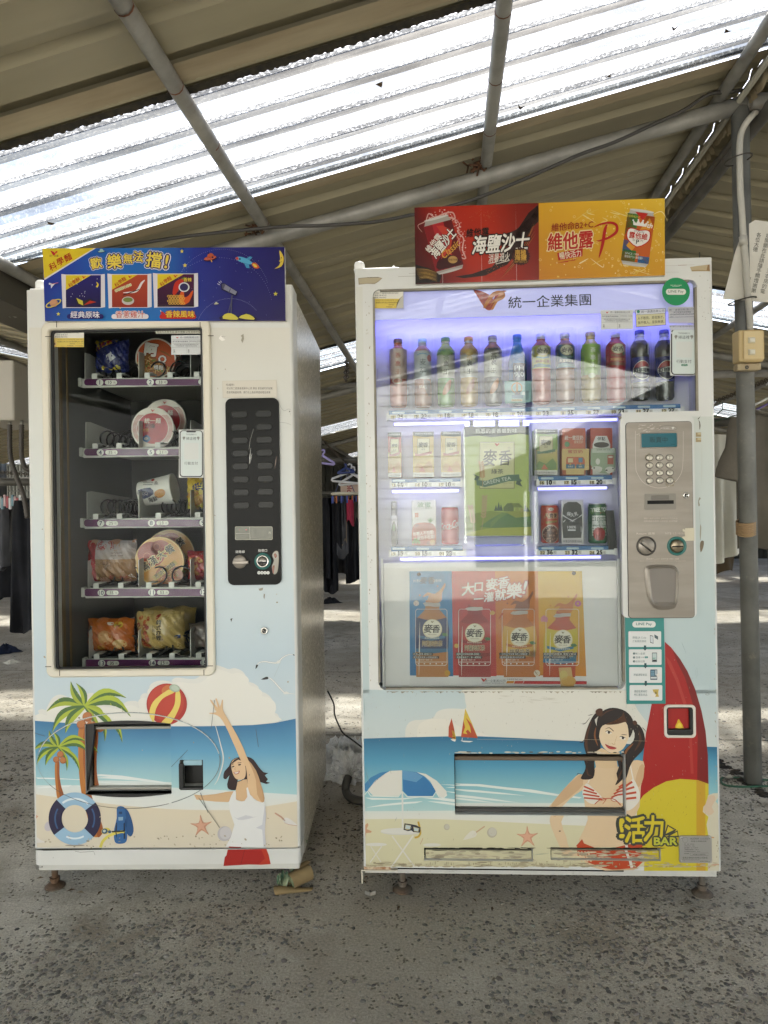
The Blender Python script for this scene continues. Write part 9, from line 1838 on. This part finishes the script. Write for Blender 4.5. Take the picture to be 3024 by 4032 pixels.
def heap(name, lab, cat, px, py, rx, ry, h, m, n=26, group=None, rot=0):
 c0=gp(px, py);t=thing(name, lab, cat, G, (c0.x, c0.y, 0), group);sd=random.uniform(0, 99);b=MB()
 def f(u, v):
  a_=u*6.2832;r_=v;k=1+.22*math.sin(3*a_+sd)+.13*math.sin(7*a_+sd*2)
  z=h*max(0, 1-r_**1.8)*(1+.35*math.sin(5*a_+sd+r_*4)+.25*math.sin(9*a_-r_*9))+.004
  return(c0.x+rx*r_*k*math.cos(a_), c0.y+ry*r_*k*math.sin(a_), max(.002, z))
 b.grid(f, 40, 14);bmesh.ops.remove_doubles(b.bm, verts=b.bm.verts, dist=1e-5);b.build('fabric', m, t);return t
heap('cloth_heap', 'crumpled dark cloth on the floor left of the snack machine', 'cloth', 22, 2570, .11, .10, .05, blue_c);heap('tissue', 'crumpled white tissue on the floor near the dark cloth', 'tissue', 45, 2612, .06, .05, .02, white_c);heap('cloth_heap', 'black cloth dropped on the floor deep in the gap', 'cloth', 1300, 2375, .13, .09, .05, blackc)
bagm=mat('plastic_bag', 'e6e6e3', rough=.35, col2='cfcfcd', scale=14, bump=.8, bscale=28, spec=.6)
c0=gp(1372, 3062);wbg=thing('plastic_bag', 'crumpled white plastic bags tied round the grey hose between the machines', 'plastic bag', G, (c0.x, c0.y, 0))
random.seed(12)
for(px, py, r0, hh)in((1330, 2990, .085, .075), (1385, 2980, .07, .06), (1370, 3065, .075, .085), (1420, 3050, .06, .06), (1310, 3060, .05, .045)):
 c1=gp(px, py);sd=random.uniform(0, 60);b=MB()
 def f(u, v):
  a_, e=u*6.2832, v*math.pi/2;q=Vector((math.cos(a_)*math.cos(e), math.sin(a_)*math.cos(e), math.sin(e)))
  w=.85+.55*mnoise.noise(q*2.2+Vector((sd, 0, 0)))+.45*abs(mnoise.noise(q*5.0+Vector((0, sd, 0))))+.22*abs(mnoise.noise(q*12+Vector((sd, sd, 0))))
  return(c1.x+r0*w*q.x*1.15, c1.y+r0*w*q.y, .004+hh*w*q.z*1.1)
 b.grid(f, 70, 22, smooth=False);b.build('film', bagm, wbg)
for k in range(9):
 c1=gp(1345+k*9, 2985+(k*37%40));b=MB();dx, dy=random.uniform(-.05, .05), random.uniform(-.04, .04)
 b.grid(lambda u, v:(c1.x+(u-.5)*.05+dx*v, c1.y+dy*v+.01*math.sin(u*9), .03+.07*v+.012*math.sin(u*12+v*5)), 8, 6, smooth=False);b.build('flap', bagm, wbg)
hs_=thing('rubber_hose', 'thick grey hose curving out of the plastic bag knot', 'hose', G, tuple(gp(1362, 3110)));pts=[gp(x, y, .02+zz)for x, y, zz in((1372, 3060, .05), (1362, 3090, .03), (1362, 3115, .006), (1376, 3138, 0), (1402, 3150, 0), (1430, 3154, 0), (1480, 3154, 0))]
b=MB();b.tube(catmull(pts, 5, False), .0165, 12);b.build('hose', mat('hose_grey', '4a4843', rough=.55, dirt=.3), hs_)
cbk=thing('black_cable', 'thin black cable running down behind the gap to the floor', 'cable', G, tuple(gp(1420, 2940)));pts=[g3(x, y, d)for x, y, d in((1290, 2720, 2.98), (1304, 2748, 2.98), (1315, 2775, 2.97), (1318, 2815, 2.96), (1336, 2860, 2.95), (1352, 2888, 2.94), (1385, 2912, 2.93), (1425, 2943, 2.92), (1470, 2985, 2.9))]
b=MB();b.tube(catmull(pts, 5, False), .0034, 8);b.build('cable', blk, cbk)
core=mat('tape_core', '85714c', rough=.8, col2='6f5f40', scale=9, dirt=.4, dirtcol='5a5a34', dscale=16)
c0=gp(1195, 3490);tc_=thing('tape_roll', 'curled brown paper tape roll standing by the snack machine foot', 'tape roll', G, (c0.x, c0.y, 0));b=MB();ax=Vector((.78, .55, .10)).normalized()
o_=Vector((c0.x-.022, c0.y-.02, .037));s1=ax.cross(Vector((0, 0, 1))).normalized();s2=s1.cross(ax)
def spiral(u, v):a_=u*9.5;r_=.033-.0018*a_;return o_+ax*(.05*v-.006*a_*(1-v)*.6)+s1*(r_*math.cos(a_+1.2))+s2*(r_*math.sin(a_+1.2))
b.grid(spiral, 60, 4);b.build('paper', core, tc_)
c0=gp(1150, 3520);tf=thing('flattened_roll', 'flattened paper tape roll lying under the snack machine corner', 'tape roll', G, (c0.x, c0.y, 0));b=MB()
pa, pb=gp(1085, 3524), gp(1226, 3508)
def flat(u, v):a_=u*6.2832;c_=pa.lerp(pb, v);w=.019-.009*v;return Vector((c_.x+.01*math.sin(a_)*(v-.5), c_.y+w*.9*math.cos(a_), .002+w*.62*(1+math.sin(a_))*(.75+.25*math.cos(3*v))))
b.grid(flat, 24, 8);b.build('paper', core, tf)
gf=mat('green_film', '2a4a36', rough=.2, spec=.6, col2='7d8466', scale=24)
c0=gp(1132, 3505);cf=thing('cellophane_scrap', 'crumpled green cellophane scrap on the flattened roll', 'wrapper scrap', G, (c0.x, c0.y, .03));b=MB();random.seed(5)
b.grid(lambda u, v:(c0.x+(u-.5)*.06, c0.y+(v-.5)*.035, .026+.016*math.sin(u*11+v*7)+.012*math.sin(v*13-u*5)+.012*(1-abs(u*2-1))), 12, 8, smooth=False);b.build('film', gf, cf)
c0=gp(1210, 3440);b=MB();b.grid(lambda u, v:(c0.x-.02+(u-.5)*.025+.01*v, c0.y+.01*v, .085+.012*v+.008*math.sin(u*9)), 6, 3, smooth=False);b.build('tape_tail', gf, tc_)
gc=thing('green_cord', 'thin green cord looped on the floor by the post foot', 'cord', G, tuple(gp(2880, 3090, .004)));pts=[gp(x, y, .005)for x, y in((3060, 3072), (2960, 3068), (2880, 3060), (2845, 3062), (2840, 3078), (2858, 3092), (2920, 3098), (3000, 3096), (3060, 3094))]
b=MB();b.tube(catmull(pts, 5, False), .004, 7);b.build('cord', mat('cord_green', '2f5a44', rough=.5), gc)
random.seed(21);lf=MB()
def leaf(c, s_, a_, tone):
 lf.c(tone);dx, dy=math.cos(a_)*s_, math.sin(a_)*s_;nx, ny=-dy*.35, dx*.35
 lf.face([(c.x-dx, c.y-dy, .003), (c.x+nx, c.y+ny, .004+s_*.3), (c.x+dx, c.y+dy, .005), (c.x-nx, c.y-ny, .004+s_*.18)])
for(xa, xb, ya, yb, n_)in((-60, 130, 2540, 3140, 90), (1240, 1440, 2400, 3400, 70), (2840, 3060, 2500, 3300, 90), (100, 2950, 3450, 3600, 70), (2780, 3060, 2990, 3110, 70), (-60, 80, 2950, 3080, 40)):
 for k in range(n_):leaf(gp(random.uniform(xa, xb), random.uniform(ya, yb)), random.uniform(.003, .014), random.uniform(0, 6.28), random.choice(('3a2d20', '4a3a28', '2a231b', '5a4a34', '6a5f4c')))
lf.build('leaf_litter', mat('leaf_litter', 'VCOL', rough=.9), kind='stuff')
for(px, py, s_, lb)in((1458, 3535, .016, 'small grey paper scrap in front of the drink machine'), (1262, 3412, .014, 'folded white paper scrap on the floor right of the snack machine'), (2865, 3070, .02, 'white paper scrap by the green cord')):
 c0=gp(px, py);t=thing('paper_scrap', lb, 'paper scrap', G, (c0.x, c0.y, 0));b=MB();b.grid(lambda u, v:(c0.x+(u-.5)*2*s_, c0.y+(v-.5)*1.6*s_, .004+s_*(.8*abs(u-.5)+.5*abs(v-.5))), 4, 4, smooth=False);b.build('paper', mat('scrap_paper', 'b5b0a4', rough=.8), t)
dl=MB();random.seed(33)
for k in range(60):
 f=k/59;q=gp(2838+200*f+random.gauss(0, 6), 3000+150*f+random.gauss(0, 9));s_=random.uniform(.008, .03);n_=6;a0_=random.uniform(0, 6)
 dl.c(random.choice(('2a2620', '3a342a', '1f1c17')));ring_=[Vector((q.x+s_*math.cos(a0_+j)*random.uniform(.6, 1.2), q.y+s_*math.sin(a0_+j)*random.uniform(.5, 1), .0012))for j in range(n_)]
 top=Vector((q.x, q.y, s_*.35))
 for j in range(n_):dl.face([ring_[j], ring_[(j+1)%n_], top])
dl.build('soil_crumbs', mat('leaf_litter', 'VCOL', rough=.9), kind='stuff')
bpy.data.objects.remove(_to)
